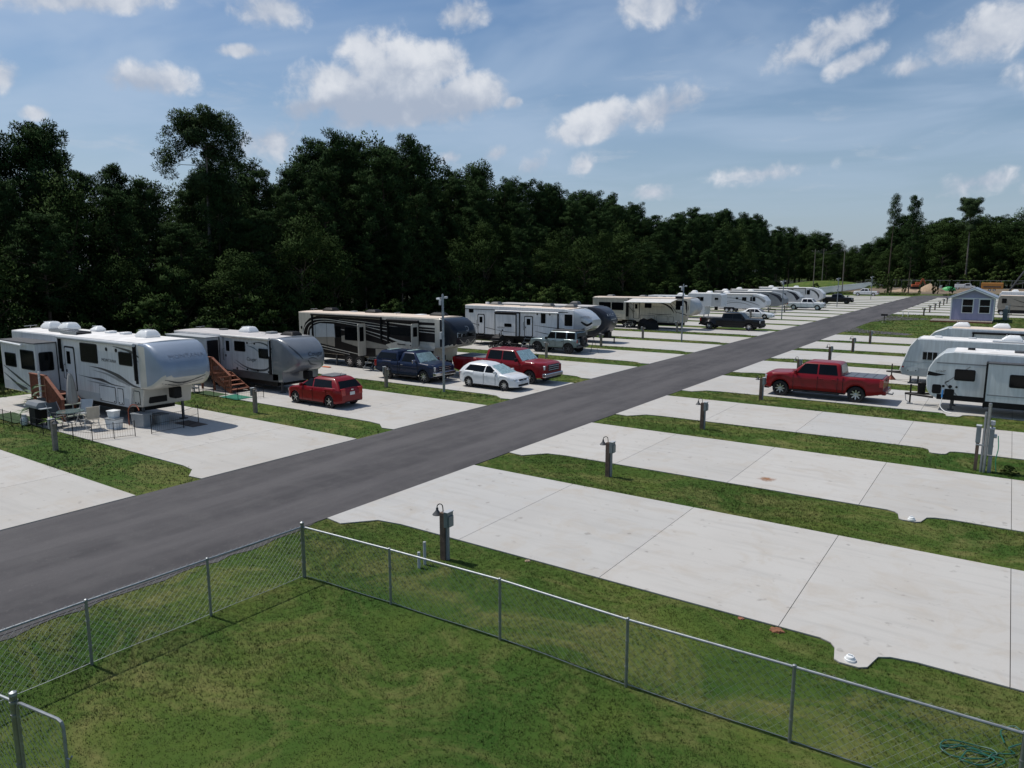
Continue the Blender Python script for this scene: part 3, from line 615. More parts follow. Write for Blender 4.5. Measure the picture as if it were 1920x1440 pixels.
def car(name, label, cat, X, Y, dir_, L, W_, wf, wr, Rw, top, gh, paint, sill=.24, style='alloy5', tw=.22, arch=1.13, nose_z=(.22, .22), ends=(.20, .16), rows=None,
        glass=GLASS, shade=False, parts=(), trim=None, roofmat=None, well=None, flare=None):
    """body lofted along x (front = +x), wheels at wf / wr, greenhouse gh with panes; then extra parts"""
    root = thing(name, label, cat, (X, Y, 0.036), 0 if dir_ > 0 else PI)
    hL, hW = L / 2, W_ / 2; zt = pl(top, .05)
    AR = Rw * arch
    xs = list(np.linspace(-hL, hL, 46))
    for c in (wf, wr): xs += [c + AR * math.cos(t) for t in np.linspace(0, PI, 13)] + [c - AR - .004, c + AR + .004]
    xs = sorted(set(round(x, 4) for x in xs if -hL <= x <= hL))
    def hw(x):
        d = hL - abs(x); dr = .55; k = max(0, (dr - d) / dr); return hW - ends[0 if x > 0 else 1] * k ** 2.4
    def zb(x):
        z = sill; d = hL - abs(x)
        nz = nose_z[0 if x > 0 else 1]
        if d < .6: z = sill + (nz - sill) * (1 - d / .6)
        for c in (wf, wr):
            q = AR * AR - (x - c) ** 2
            if q > 0: z = max(z, Rw * .98 + math.sqrt(q))
        return min(z, zt(x) - .06)
    rows = rows or [(.93, 0), (.985, .06), (.998, .20), (.993, .30), (.993, .58), (1.0, .68), (.998, .74), (.975, .88), (.94, .965), (.87, 1.0), (.5, 1.018), (0, 1.024)]
    rings = []
    for x in xs:
        b, t, h_ = zb(x), zt(x), hw(x)
        half = [(x, h_ * y, b + (t - b) * z) for y, z in rows]
        rings.append(half + [(x, -p[1], p[2]) for p in half[-2::-1]])
    body = MB(); n = len(rings[0])
    vs = [q for r_ in rings for q in r_]; K = len(rings)
    fs = [(i * n + j, i * n + j + 1, (i + 1) * n + j + 1, (i + 1) * n + j) for i in range(K - 1) for j in range(n - 1)]
    fs += [tuple(range(n)), tuple(range((K - 1) * n, K * n))]
    body.add(vs, fs); bo = body.build('body', paint, root, smooth=True)
    # underbody and wheel wells
    ub = MB().box(-hL + .25, hL - .25, -hW + tw + .10, hW - tw - .10, sill + .02, sill + .36)
    for c in (wf, wr):
        ub.box(c - AR - .02, c + AR + .02, -hW + tw + .09, hW - tw - .09, sill + .05, Rw + AR + .02)
    ub.build('underbody', BLACK, root)
    for c in (wf, wr):
        for s in (-1, 1): wheel(root, c, s * (hW - tw / 2 - .03), Rw, tw, style)
    if flare:
        for c in (wf, wr):
            for s in (-1, 1):
                pts = [(c + AR * 1.02 * math.cos(t), s * (hW + .012), Rw * .98 + AR * 1.02 * math.sin(t)) for t in np.linspace(-.25, PI + .25, 15)]
                MB().tube(pts, .035, 6).build('fender_flare', flare, root, smooth=True)
    for s in (-1, 1): MB().box(wr + AR + .03, wf - AR - .03, *sorted((s * (hW - .10), s * (hW - .012))), sill - .035, sill + .055).build('rocker_trim', BLACK, root, bevel=.02)
    # greenhouse
    if gh:
        z0, z1 = gh['z']; r0, r1, f1, f0 = gh['x']; w0, w1 = gh['w']; cr = .11
        X0 = lambda t: r0 + (r1 - r0) * t; X1 = lambda t: f0 + (f1 - f0) * t; HW = lambda t: (w0 + (w1 - w0) * t) / 2; Zt = lambda t: z0 + (z1 - z0) * t
        R_ = []
        for t, ins, dz in ((0, 0, 0), (.5, 0, 0), (.9, 0, 0), (1.0, .035, 0), (1.0, .12, .028), (1.0, .35, .05)):
            R_.append([(p[0], p[1], Zt(t) + dz) for p in rr(X0(t) + ins, X1(t) - ins, -HW(t) + ins, HW(t) - ins, max(.03, cr), 4)])
        cb_ = MB().rings(R_); arc = gh.get('arc', .02); xc = (X0(1) + X1(1)) / 2; hx = (X1(1) - X0(1)) / 2
        cb_.v = [(x, y, z - arc * min(1.6, abs((x - xc) / hx)) ** 2.2 * max(0, (z - z0) / (z1 - z0) - .5) * 2) for x, y, z in cb_.v]
        cb_.build('cab', paint, root, smooth=True)
        if roofmat:
            MB().prism(rr(X0(1) + .30, X1(1) - .28, -HW(1) + .13, HW(1) - .13, .12), 'z', z1 + .0, z1 + .053).build('roof_panel', roofmat, root, bevel=.015)
        def front(t, y, e, sgn):   # point on the front / rear slope
            x = X1(t) if sgn > 0 else X0(t); nx = (z1 - z0); nz = (f0 - f1) if sgn > 0 else (r1 - r0); q = math.hypot(nx, nz)
            return (x + sgn * e * nx / q, y, Zt(t) + e * nz / q)
        def slab(name, pts, m, parent=root):
            k = len(pts) // 2; return MB().add(pts, [tuple(range(k)), tuple(range(k, 2 * k))] + [(i, (i + 1) % k, (i + 1) % k + k, i + k) for i in range(k)]).build(name, m, parent)
        for sgn, nm, (ta, tb) in ((1, 'windshield', gh.get('wt', (.08, .93))), (-1, 'rear_window', gh.get('rt', (.12, .88)))):
            y0, y1 = HW(ta) - .10, HW(tb) - .11
            q = [(ta, -y0), (ta, y0), (tb, y1), (tb, -y1)]
            slab(nm, [front(t, y, -.01, sgn) for t, y in q] + [front(t, y, .008, sgn) for t, y in q], SHADE if (shade and sgn > 0) else glass)
        for wn in gh['win']:     # (xb0, xb1, xt1, xt0)
            ta, tb = gh.get('st', (.12, .90))
            for s in (-1, 1):
                q = [(wn[0], ta), (wn[1], ta), (wn[2], tb), (wn[3], tb)]
                slab('side_window', [(x, s * (HW(t) - .012), Zt(t)) for x, t in q] + [(x, s * (HW(t) + .006), Zt(t)) for x, t in q], glass)
    return root, zt, hw, bo
def rb(parent, name, m, x0, x1, y0, y1, z0, z1, bev=.02, both=False):
    for s in ((1, -1) if both else (1,)):
        a, b = sorted((y0 * s, y1 * s)); o = MB().box(x0, x1, a, b, z0, z1).build(name, m, parent, bevel=bev)
    return o
def seam(parent, hW, xs, z0, z1):
    for x in xs:
        for s in (-1, 1): MB().box(x - .007, x + .007, s * (hW - .02), s * (hW + .0025), z0, z1).build('door_seam', BLACK, parent)
def handles(parent, hW, xs, z, m):
    for x in xs: rb(parent, 'door_handle', m, x - .09, x + .09, hW - .01, hW + .03, z - .018, z + .018, .01, True)
def mirrors(parent, x, hw_, z, m, big=1.0, lens=CHROME):
    for s in (-1, 1):
        y = s * (hw_ + .14 * big)
        o = MB().cbox((x, y, z), (.10, .20 * big, .15 * big)).build('mirror', m, parent, bevel=.03)
        MB().cbox((x + .01, s * (hw_ + .01), z - .05), (.07, .22, .035)).build('mirror_arm', BLACK, o)
def plate(parent, x, z, s):
    MB().cbox((x, 0, z), (.012, .31, .155)).build('licence_plate', mat('plate_paint', (.62, .64, .62), .4), parent)
def hatchback(name, label, X, Y, dir_, L, W_, Hh, wf, wr, Rw, paint, style='alloy5', doors=5, shade=False, roofmat=None):
    b = Hh * .645
    top = [(-L / 2, b * .80), (-L / 2 + .06, b * 1.02), (-L / 2 + .3, b * 1.05), (L * .08, b), (L * .22, b * .985), (L * .36, b * .90), (L * .455, b * .78), (L / 2, b * .56)]
    gh = dict(arc=.10, wt=(.08, .80), rt=(.14, .70), st=(.12, .76), z=(b * .93, Hh - .02), x=(-L / 2 + .03, -L / 2 + .50, L * .0, L * .28), w=(W_ - .10, W_ - .54),
              win=([(-.05, L * .19, L * .045, -.02), (-L * .37, -.13, -.10, -L * .32)] if doors == 5 else [(-.10, L * .19, L * .045, -.06), (-L * .39, -.18, -.14, -L * .31)]))
    root, zt, hw, bo = car(name, label, 'car', X, Y, dir_, L, W_, wf, wr, Rw, top, gh, paint, sill=.22, style=style, tw=.20, ends=(.26, .20), shade=shade, nose_z=(.24, .30), roofmat=roofmat)
    hW = W_ / 2
    seam(root, hW, [L * .165, -.10 if doors == 5 else -.16] + ([-L * .27] if doors == 5 else []), .30, b * .93)
    handles(root, hW - .01, [.02, -L * .24] if doors == 5 else [-.02], b * .83, paint); mirrors(root, L * .165, hW - .10, b * 1.05, paint)
    for s in (-1, 1):
        MB().prism([(L * .405, b * .70), (L * .478, b * .60), (L * .476, b * .72), (L * .40, b * .835)], 'y', s * (hW - .42), s * (hW - .125)).build('head_light', LAMP, root, bevel=.02)
        MB().prism([(-L / 2 - .012, b * .66), (-L / 2 + .22, b * .70), (-L / 2 + .16, b * 1.02), (-L / 2 - .005, b * 1.0)], 'y', s * (hW - .44), s * (hW - .185)).build('tail_light', TAILRED, root, bevel=.02)
    rb(root, 'lower_grille', BLACK, L / 2 - .10, L / 2 + .008, -.50, .50, .27, .40); rb(root, 'grille', BLACK, L / 2 - .16, L / 2 - .004, -.36, .36, b * .62, b * .70)
    MB().cbox((L / 2 + .006, 0, b * .665), (.02, .16, .07)).build('badge', CHROME, root, bevel=.008)
    plate(root, L / 2 + .014, .47, 1); plate(root, -L / 2 - .014, b * .74, -1)
    MB().cbox((-L / 2 - .012, 0, b * .93), (.02, .15, .06)).build('badge', CHROME, root, bevel=.008)
    rb(root, 'rear_bumper_insert', BLACK, -L / 2 - .006, -L / 2 + .1, -.5, .5, .30, .36)
    MB().tube([(.02 * L, W_ / 2 - .25, Hh - .0), (-.01 * L, W_ / 2 - .25, Hh + .0)], .012, 5)
    MB().tube([(-L * .28, 0, Hh - .02), (-L * .33, 0, Hh + .17)], [.012, .004], 5).build('aerial', BLACK, root)
    for s in (-1, 1): MB().tube([(L * .235, s * .35 - .2, b * 1.02), (L * .22, s * .35 + .2, b * 1.035)], .012, 4).build('wiper', BLACK, root)
    return root
def pickup(name, label, X, Y, dir_, L, W_, Hh, wf, wr, Rw, cab, paint, style='alloy6', bed_cover=None, shade=False, dually=False, grille=CHROME, bumper=CHROME, crew=True, shell=False, flare=None, hood=None, tow=False, stepside=False, mirror=BLACK):
    """cab = (rear base, rear roof, front roof, front base) x positions"""
    b = Hh * .665; hd = hood or b * .985
    top = [(-L / 2, b * .97), (-L / 2 + .05, b), (cab[3], b), (cab[3] + .1, hd + .01), (L / 2 - .7, hd - .02), (L / 2 - .25, hd - .045), (L / 2 - .06, hd - .10), (L / 2, hd - .22)]
    gh = dict(z=(b - .06, Hh - .05), x=cab, w=(W_ - .10, W_ - .42), rt=(.28, .90), win=[])
    mid = (cab[0] + .22 + cab[3] - .42) / 2 if crew else None
    if crew: gh['win'] = [(mid - .06 + .1, cab[3] - .34, cab[2] - .02, mid + .04), (cab[0] + .22, mid - .04, mid - .04, cab[1] + .20)]
    else: gh['win'] = [(cab[0] + .26, cab[3] - .30, cab[2] - .02, cab[1] + .24)]
    root, zt, hw, bo = car(name, label, 'pickup truck', X, Y, dir_, L, W_, wf, wr, Rw, top, gh, paint, sill=Rw * .95 if Rw > .38 else .36, style=style, tw=.27, arch=1.16, ends=(.14, .05), nose_z=(.44, .52), shade=shade, flare=flare)
    hW = W_ / 2; sill = Rw * .95 if Rw > .38 else .36
    # bed gap, seams, handles, mirrors
    xg = cab[0] - .04
    seam(root, hW, [xg, xg - .01], sill + .05, b * .985); seam(root, hW, ([cab[3] - .18, mid, cab[0] + .22] if crew else [cab[3] - .16, cab[0] + .12]), sill + .06, b * .94)
    handles(root, hW, ([mid - .16, cab[0] + .42] if crew else [cab[0] + .30]), b * .84, paint if grille is not CHROME else CHROME)
    mirrors(root, cab[3] - .32, hW - .06, b + .08, mirror if mirror else paint, 1.35)
    # bed: cover or open box
    MB().box(-L / 2 + .07, xg - .05, -hW + .12, hW - .12, b - .02, b + .028).build('bed_cover', bed_cover or DGREY, root, bevel=.012)
    if bed_cover is not None:
        for i in range(1, 4):
            x = -L / 2 + .07 + (xg + L / 2 - .12) * i / 4; MB().box(x - .012, x + .012, -hW + .14, hW - .14, b + .02, b + .034).build('cover_rib', BLACK, root)
    if shell:
        zr = Hh - .03
        R_ = [[(p[0], p[1], z) for p in rr(-L / 2 + .05 + i_ + (.16 if z > b + .3 else 0), xg - .03 - i_, -hW + .07 + i_, hW - .07 - i_, .10)] for z, i_ in ((b - .01, 0), (b + .10, .0), (zr - .10, .13), (zr - .03, .17), (zr, .27))]
        MB().rings(R_).build('camper_shell', paint, root, smooth=True)
        for s in (-1, 1):
            y0 = s * (hW - .065); y1 = s * (hW - .185)
            q = [(-L / 2 + .25, y0, b + .10), (xg - .18, y0, b + .10), (xg - .24, y1, zr - .13), (-L / 2 + .40, y1, zr - .13)]
            MB().add([(p[0], p[1] - s * .01, p[2]) for p in q] + [(p[0], p[1] + s * .016, p[2]) for p in q], [(0, 1, 2, 3), (4, 5, 6, 7), (0, 1, 5, 4), (1, 2, 6, 5), (2, 3, 7, 6), (3, 0, 4, 7)]).build('shell_window', GLASS, root)
        for x in (-L / 2 + .9, xg + .55): MB().cbox((x, -.1, zr + .03 if x < xg else Hh + .02), (.34, .9, .03)).build('roof_bar', SHADE, root, bevel=.01)
    # front end
    zf = hd - .17
    g = rb(root, 'grille', BLACK, L / 2 - .18, L / 2 + .012, -hW + .42, hW - .42, zf - .36, zf + .03, .03)
    for i in range(3): rb(g, 'grille_bar', grille, L / 2 - .02, L / 2 + .03, -hW + .44, hW - .44, zf - .30 + i * .12, zf - .255 + i * .12, .012)
    for s in (-1, 1):
        a, c = sorted((s * (hW - .42), s * (hW - .085))); MB().box(L / 2 - .30, L / 2 - .022, a, c, zf - .26, zf - .0).build('head_light', LAMP, root, bevel=.03)
        a, c = sorted((s * (hW - .19), s * (hW - .005))); MB().box(-L / 2 - .012, -L / 2 + .17, a, c, b - .42, b - .04).build('tail_light', TAILRED, root, bevel=.02)
    rb(root, 'front_bumper', bumper, L / 2 - .20, L / 2 + .09, -hW + .05, hW - .05, .46, .70, .05); rb(root, 'rear_bumper', bumper, -L / 2 - .14, -L / 2 + .06, -hW + .08, hW - .08, .48, .70, .04)
    rb(root, 'lower_valance', BLACK, L / 2 - .24, L / 2 + .02, -hW + .18, hW - .18, .34, .46, .03)
    plate(root, -L / 2 - .15, .60, -1)
    rb(root, 'tailgate_handle', BLACK, -L / 2 - .014, -L / 2 + .03, -.12, .12, b - .20, b - .12, .01)
    rb(root, 'running_board', BLACK, cab[0] + .1, cab[3] - .2, hW - .14, hW + .05, sill - .06, sill - .0, .015, True)
    if tow: MB().tube([(-L / 2 - .1, 0, .46), (-L / 2 - .34, 0, .44), (-L / 2 - .36, 0, .54)], .035, 6).build('tow_hitch', STEEL, root, smooth=True)
    for s in (-1, 1): MB().tube([(cab[3] - .02, s * .4 - .26, b + .02), (cab[3] - .06, s * .4 + .26, b + .05)], .012, 4).build('wiper', BLACK, root)
    if dually:
        for s in (-1, 1):
            R_ = []
            for x in np.linspace(-.72, .72, 13):
                k = max(0.02, 1 - (x / .74) ** 2) ** .5; q = Rw * Rw * 1.32 - x * x; zlo = Rw * .98 + math.sqrt(q) if q > 0 else .58
                zlo = min(zlo, b - .16); R_.append([(wr + x, s * (hW - .03), zlo), (wr + x, s * (hW + .20 * k), zlo), (wr + x, s * (hW + .22 * k), zlo + .04), (wr + x, s * (hW + .13 * k), min(b - .10, zlo + .14)), (wr + x, s * (hW - .03), b - .10)])
            MB().rings(R_).build('dual_fender', paint, root, smooth=True)
            wheel(root, wr, s * (hW + .08), Rw, .24, style)
    return root
BLUE = mat('navy_paint', (.009, .018, .050), .34, coat=.4, var=.04, spec=.25)
BLACKP = mat('black_paint', (.006, .007, .009), .3, coat=.3, var=.1, spec=.2)
WHITEP = mat('white_paint', (.70, .715, .72), .3, coat=.6, var=.04)
SAGE = mat('grey_green_paint', (.155, .205, .215), .3, coat=.6, var=.06, metal=.2)
# --- left row
hatchback('hatchback_car', 'red five-door hatchback with grey roof seen from behind, parked before the silver trailer', -28.15, 23.95, -1, 4.04, 1.735, 1.52, 1.27, -1.25, .315, RED, 'alloy5', 5, roofmat=mat('grey_roof_panel', (.22, .225, .235), .35, coat=.4))
hatchback('hatchback_car', 'white three-door hatchback with windshield sunshade beside the red crew cab pickup', -24.05, 32.92, 1, 4.05, 1.70, 1.47, 1.25, -1.25, .305, WHITEP, 'alloy6', 3, shade=True)
pickup('pickup_truck', 'navy blue single cab pickup with camper shell behind the tall metal pole', -29.95, 32.62, 1, 4.95, 1.95, 1.80, 1.55, -1.46, .38, (-.45, -.25, .72, 1.28), BLUE, 'alloy6', shade=True, crew=False, shell=True, mirror=CHROME)
pickup('pickup_truck', 'red crew cab pickup with dual rear wheels and chrome grille facing the road', -25.35, 35.95, 1, 6.9, 2.03, 1.98, 2.35, -1.95, .41, (-.95, -.80, 1.20, 1.85), RED, 'chrome', bed_cover=mat('tonneau_vinyl', (.13, .14, .155), .7), shade=True, dually=True, hood=1.33)
pickup('pickup_truck', 'black crew cab pickup with dual rear wheels parked before the cream camper', -25.85, 81.4, 1, 6.9, 2.03, 1.98, 2.20, -2.27, .41, (-.95, -.80, 1.15, 1.80), BLACKP, 'chrome', dually=True, grille=BLACK, bumper=BLACK)
pickup('pickup_truck', 'white crew cab pickup parked before the far trailers', -28.75, 130.5, 1, 6.0, 2.0, 1.95, 1.95, -1.90, .41, (-.75, -.60, .95, 1.55), WHITEP, 'steel', grille=CHROME)
pickup('pickup_truck', 'black crew cab pickup farther up the left row, red tail light toward the woods', -29.3, 158.6, 1, 6.4, 2.0, 1.95, 2.1, -1.9, .41, (-.75, -.60, 1.0, 1.65), BLACKP, 'off', grille=BLACK, bumper=BLACK)
pickup('pickup_truck', 'white pickup with black bed at the far end of the left pads', -31.5, 210.2, -1, 5.9, 2.0, 1.95, 1.9, -1.85, .41, (-.75, -.60, 1.0, 1.55), WHITEP, 'steel', grille=CHROME)
pickup('pickup_truck', 'red crew cab pickup with bed cover alone on the right-hand pads', -7.72, 40.42, -1, 5.81, 2.03, 1.94, 2.05, -1.68, .41, (-1.0, -.86, .88, 1.58), RED, 'alloy6', bed_cover=mat('bed_cover_vinyl', (.10, .115, .14), .6), grille=DGREY, bumper=RED, tow=True, mirror=RED)
def sedan():
    L, b = 4.75, .92
    top = [(-L / 2, b * .72), (-L / 2 + .06, b * .98), (-L / 2 + .7, b * 1.03), (L * .1, b), (L * .22, b * .97), (L * .38, b * .86), (L * .46, b * .74), (L / 2, b * .55)]
    gh = dict(arc=.06, wt=(.08, .85), rt=(.1, .8), st=(.12, .82), z=(b * .93, 1.44), x=(-1.78, -1.0, .35, 1.12), w=(1.74, 1.34), win=[(-.02, .80, .30, .0), (-1.25, -.10, -.06, -.92)])
    root, *_ = car('sedan_car', 'white sedan parked beyond the black pickup, nose to the road', 'car', -29.1, 102.2, 1, L, 1.84, 1.38, -1.40, .33, top, gh, WHITEP, sill=.22, style='alloy5', tw=.21, ends=(.26, .22))
    seam(root, .92, [.8, -.05, -1.1], .3, .85); handles(root, .92, [.1, -.95], .76, WHITEP); mirrors(root, .78, .82, .95, WHITEP)
    for s in (-1, 1):
        MB().box(L / 2 - .36, L / 2 - .10, *sorted((s * .55, s * .80)), .52, .66).build('head_light', LAMP, root, bevel=.03); MB().box(-L / 2 - .01, -L / 2 + .25, *sorted((s * .52, s * .84)), .62, .78).build('tail_light', TAILRED, root, bevel=.03)
    rb(root, 'grille', BLACK, L / 2 - .06, L / 2 + .01, -.4, .4, .36, .50); plate(root, -L / 2 - .012, .66, -1)
sedan()
def suv():
    L, b = 4.45, 1.20; W_ = 1.93
    top = [(-L / 2, b), (L * .14, b), (L * .17, 1.17), (L / 2 - .35, 1.14), (L / 2 - .08, 1.08), (L / 2, .92)]
    gh = dict(z=(b - .05, 1.80), x=(-L / 2 + .02, -L / 2 + .10, .32, .74), w=(1.80, 1.64), rt=(.15, .85), st=(.10, .86), win=[(-.20, .56, .27, -.18), (-1.22, -.30, -.28, -1.20), (-L / 2 + .16, -1.32, -1.32, -L / 2 + .2)])
    root, *_ = car('suv_car', 'grey-green boxy off-road SUV with rear spare wheel before the white trailer', 'suv', -30.35, 50.55, -1, L, W_, 1.48, -1.47, .43, top, gh, SAGE, sill=.46, style='off', tw=.29, arch=1.10, ends=(.10, .03), nose_z=(.55, .58), flare=BLACK)
    hW = W_ / 2
    seam(root, hW, [.62, -.25, -1.05], .55, 1.14); handles(root, hW, [-.10, -.92], 1.02, BLACK); mirrors(root, .55, hW - .05, 1.22, BLACK, 1.2)
    MB().prism(rr(-L / 2 + .12, .25, -.78, .78, .1), 'z', 1.835, 1.868).build('roof_panel', DGREY, root, bevel=.015)
    sp_ = wheel(root, -L / 2 - .13, 0, .40, .27, 'off', z=1.02); sp_.rotation_euler = (0, 0, PI / 2); sp_.name = 'spare_wheel'
    rb(root, 'front_bumper', DGREY, L / 2 - .1, L / 2 + .16, -.86, .86, .55, .78, .04); rb(root, 'rear_bumper', DGREY, -L / 2 - .12, -L / 2 + .05, -.9, .9, .52, .72, .04)
    rb(root, 'grille', BLACK, L / 2 - .1, L / 2 + .02, -.72, .72, .86, 1.02, .03)
    for s in (-1, 1):
        o = MB().lathe([(.10, L / 2 - .02), (.10, L / 2 + .03), (.001, L / 2 + .04)], c=(0, s * .58, .94), ax='x', n=14).build('head_light', LAMP, root, smooth=True)
        MB().box(-L / 2 - .012, -L / 2 + .03, *sorted((s * .74, s * .90)), .92, 1.16).build('tail_light', TAILRED, root, bevel=.01)
    MB().box(-L / 2 - .05, -L / 2 - .03, .42, .66, .80, .93).build('licence_plate', mat('plate_paint', (.62, .64, .62), .4), root)
suv()
# ================================================================ campers
WINT = .045
class RV:
    def __init__(s, name, label, X0, Yn, w, cat='camper'):
        s.w = w; s.h = w / 2; s.o = (X0, 0, 0); s.root = thing(name, label, cat, (X0, Yn + w / 2, 0.036)); s.n = -w / 2
    def mb(s): return MB(s.o)
    def shell(s, prof, m, name='body', bev=.05):
        return s.mb().prism(prof, 'y', -s.h, s.h).build(name, m, s.root, bevel=bev, seg=3)
    def roof(s, x0, x1, z0, z1, m):
        """membrane roof, slightly crowned, over the side walls"""
        ys = np.linspace(-s.h + .03, s.h - .03, 7); R_ = []
        for x, z in ((x0, z0), (x1, z1)):
            R_.append([(x, y, z + .05 - .05 * (y / s.h) ** 2) for y in ys] + [(x, y, z - .03) for y in ys[::-1]])
        return s.mb().rings(R_).build('roof', m, s.root)
    def nose(s, secs, mats, matf=None, name='front_cap'):
        R_ = [[(x, p[0], p[1]) for p in rr(-hw, hw, zl, zh, r, 5)] for (x, hw, zl, zh, r) in secs]
        return s.mb().rings(R_, matf=matf).build(name, mats, s.root, smooth=True)
    def window(s, x0, x1, z0, z1, r=.07, y=None, parent=None, bars=0, frame=BLACK, glass=GLASS):
        y = s.n if y is None else y
        f = s.mb().prism(rr(x0, x1, z0, z1, r), 'y', y - .022, y + .01).build('window', frame, parent or s.root)
        s.mb().prism(rr(x0 + WINT, x1 - WINT, z0 + WINT, z1 - WINT, max(.02, r - .03)), 'y', y - .028, y - .004).build('pane', glass, f)
        for i in range(bars):
            xx = x0 + (x1 - x0) * (i + 1) / (bars + 1); s.mb().box(xx - .018, xx + .018, y - .034, y - .01, z0 + .03, z1 - .03).build('mullion', frame, f)
        return f
    def door(s, x0, x1, z0, z1, m, frame=BLACK, win=None, r=.10):
        y = s.n; d = s.mb().prism(rr(x0 - .075, x1 + .075, z0 - .03, z1 + .075, r), 'y', y - .016, y + .01).build('door_frame', frame, s.root)
        p = s.mb().prism(rr(x0, x1, z0, z1, r), 'y', y - .03, y).build('door', m, s.root)
        a, b, c, e = win or (.22, .78, .55, .92)
        s.mb().prism(rr(x0 + (x1 - x0) * a, x0 + (x1 - x0) * b, z0 + (z1 - z0) * c, z0 + (z1 - z0) * e, .05), 'y', y - .036, y - .01).build('pane', GLASS, p)
        s.mb().cbox((x0 + .08, y - .045, z0 + (z1 - z0) * .45), (.05, .04, .13)).build('handle', BLACK, p)
        s.mb().tube([(x0 - .12, y - .01, z0 + .5), (x0 - .12, y - .09, z0 + .55), (x0 - .12, y - .09, z0 + 1.15), (x0 - .12, y - .01, z0 + 1.2)], .014, 6).build('grab_handle', BLACK, s.root)
        return p
    def hatch(s, x0, x1, z0, z1, m, frame=BLACK, y=None):
        y = s.n if y is None else y
        f = s.mb().prism(rr(x0, x1, z0, z1, .05), 'y', y - .012, y + .008).build('storage_hatch', frame, s.root)
        s.mb().prism(rr(x0 + .03, x1 - .03, z0 + .03, z1 - .03, .03), 'y', y - .018, y).build('hatch_panel', m, f)
        for xx in (x0 + .12, x1 - .12): s.mb().cbox((xx, y - .024, z0 + .08), (.06, .02, .05)).build('latch', BLACK, f)
    def ac(s, x, y, z, m, l=.95, w=.70, h=.33, back=1):
        R_ = []
        for zz, i, sl in ((0, .0, 0), (.10, -.02, 0), (h * .8, .07, .10), (h, .14, .16)):
            R_.append([(p[0], p[1], z + zz) for p in rr(x - l / 2 + i + (sl if back > 0 else 0), x + l / 2 - i - (0 if back > 0 else sl), y - w / 2 + i * .8, y + w / 2 - i * .8, .09)])
        a = s.mb().rings(R_).build('air_conditioner', m, s.root, smooth=True)
        for k in range(3): s.mb().box(x - l * .30 + k * l * .2, x - l * .30 + k * l * .2 + .03, y - w * .36, y + w * .36, z + h - .005, z + h + .012).build('grille_slat', m, a)
        return a
    def vent(s, x, y, z, m, d=.42, h=.11):
        s.mb().prism(rr(x - d / 2, x + d / 2, y - d / 2, y + d / 2, .06), 'z', z, z + h).build('roof_vent', m, s.root, bevel=.03)
    def antenna(s, x, y, z):
        o = s.mb(); o.tube([(x, y, z), (x + .1, y, z + .16)], .012, 5); o.tube([(x + .1, y - .3, z + .16), (x + .1, y + .3, z + .18)], .012, 5); o.build('antenna', LGREY, s.root)
    def awning(s, x0, x1, z, m=BLACK, arms=True, roll=.075, arm_z=1.9, casing=None):
        y = s.n - .10; s.mb().tube([(x0, y, z), (x1, y, z)], roll, 10).build('awning_roll', casing or m, s.root, smooth=True)
        if arms:
            for x in (x0 + .06, x1 - .06):
                a = s.mb(); a.box(x - .045, x + .045, s.n - .07, s.n + .0, arm_z, z + .02); a.box(x - .03, x + .03, s.n - .13, s.n - .075, arm_z + .15, z); a.build('awning_arm', m, s.root)
    def axle(s, xs, Rw=.37, style='alloy5', wide=.22):
        for x in xs:
            for sg in (-1, 1): wheel(s.root, x - s.o[0], sg * (s.h - wide / 2 + .03), Rw, wide, style)
        pts = rr(min(xs) - Rw - .12, max(xs) + Rw + .12, .30, Rw * 2 + .14, .12)
        s.mb().prism(pts, 'y', s.n - .004, s.n + .03).build('wheel_arch', BLACK, s.root)
    def frame(s, x0, x1, z0=.42, z1=.72):
        s.mb().box(x0, x1, -s.h + .28, s.h - .28, z0, z1).build('chassis', BLACK, s.root)
    def leg(s, x, y, z):
        o = s.mb(); o.cbox((x, y, z / 2 + .03), (.09, .09, z)); o.cbox((x, y, .02), (.26, .26, .04)); o.build('jack_leg', DGREY, s.root)
    def graphic(s, items, m, y=None, name='stripe', k=8):
        mb = s.mb(); y = (s.n if y is None else y) - .0045
        for pts, w in items: ribbon(mb, pts, w, y, k=k)
        return mb.build(name, m, s.root)
    def panel(s, poly, m, y=None, name='colour_panel', d=.003):
        y = s.n if y is None else y
        return s.mb().add([(p[0], y - d, p[1]) for p in poly], [tuple(range(len(poly)))]).build(name, m, s.root)
    def text(s, t, x, z, size, m, y=None, **k):
        return lettering(t, size, m, s.root, (x - s.o[0], (s.n if y is None else y) - .007, z), **k)
    def marks(s, x, z, n, w, h, m, y=None, gap=.35):
        """worn lettering too far off to read: a row of small strokes"""
        y = (s.n if y is None else y) - .006; mb = s.mb(); st = w / n; rg = random.Random(n)
        for i in range(n):
            a = x - w / 2 + i * st; mb.add([(a, y, z - h / 2), (a + st * .22, y, z - h / 2), (a + st * .22, y, z + h / 2), (a, y, z + h / 2)], [(0, 1, 2, 3)])
            zz = z + rg.choice((-.4, 0, .36)) * h; mb.add([(a, y, zz - h * .09), (a + st * (1 - gap), y, zz - h * .09), (a + st * (1 - gap), y, zz + h * .09), (a, y, zz + h * .09)], [(0, 1, 2, 3)])
        o = mb.build('lettering', m, s.root); o['kind'] = 'stuff'; return o
    def slide(s, x0, x1, z0, z1, depth, m, roofm=DGREY):
        o = s.mb().box(x0, x1, s.n - depth, s.n + .1, z0, z1).build('slide_out', m, s.root, bevel=.03)
        s.mb().box(x0 - .04, x1 + .04, s.n - depth - .05, s.n - .01, z1, z1 + .05).build('slide_roof', roofm, o, bevel=.015)
        for xx in (x0, x1): s.mb().box(xx - .022, xx + .022, s.n - .035, s.n - .004, z0 - .05, z1 + .05).build('slide_seal', BLACK, o)
        return o
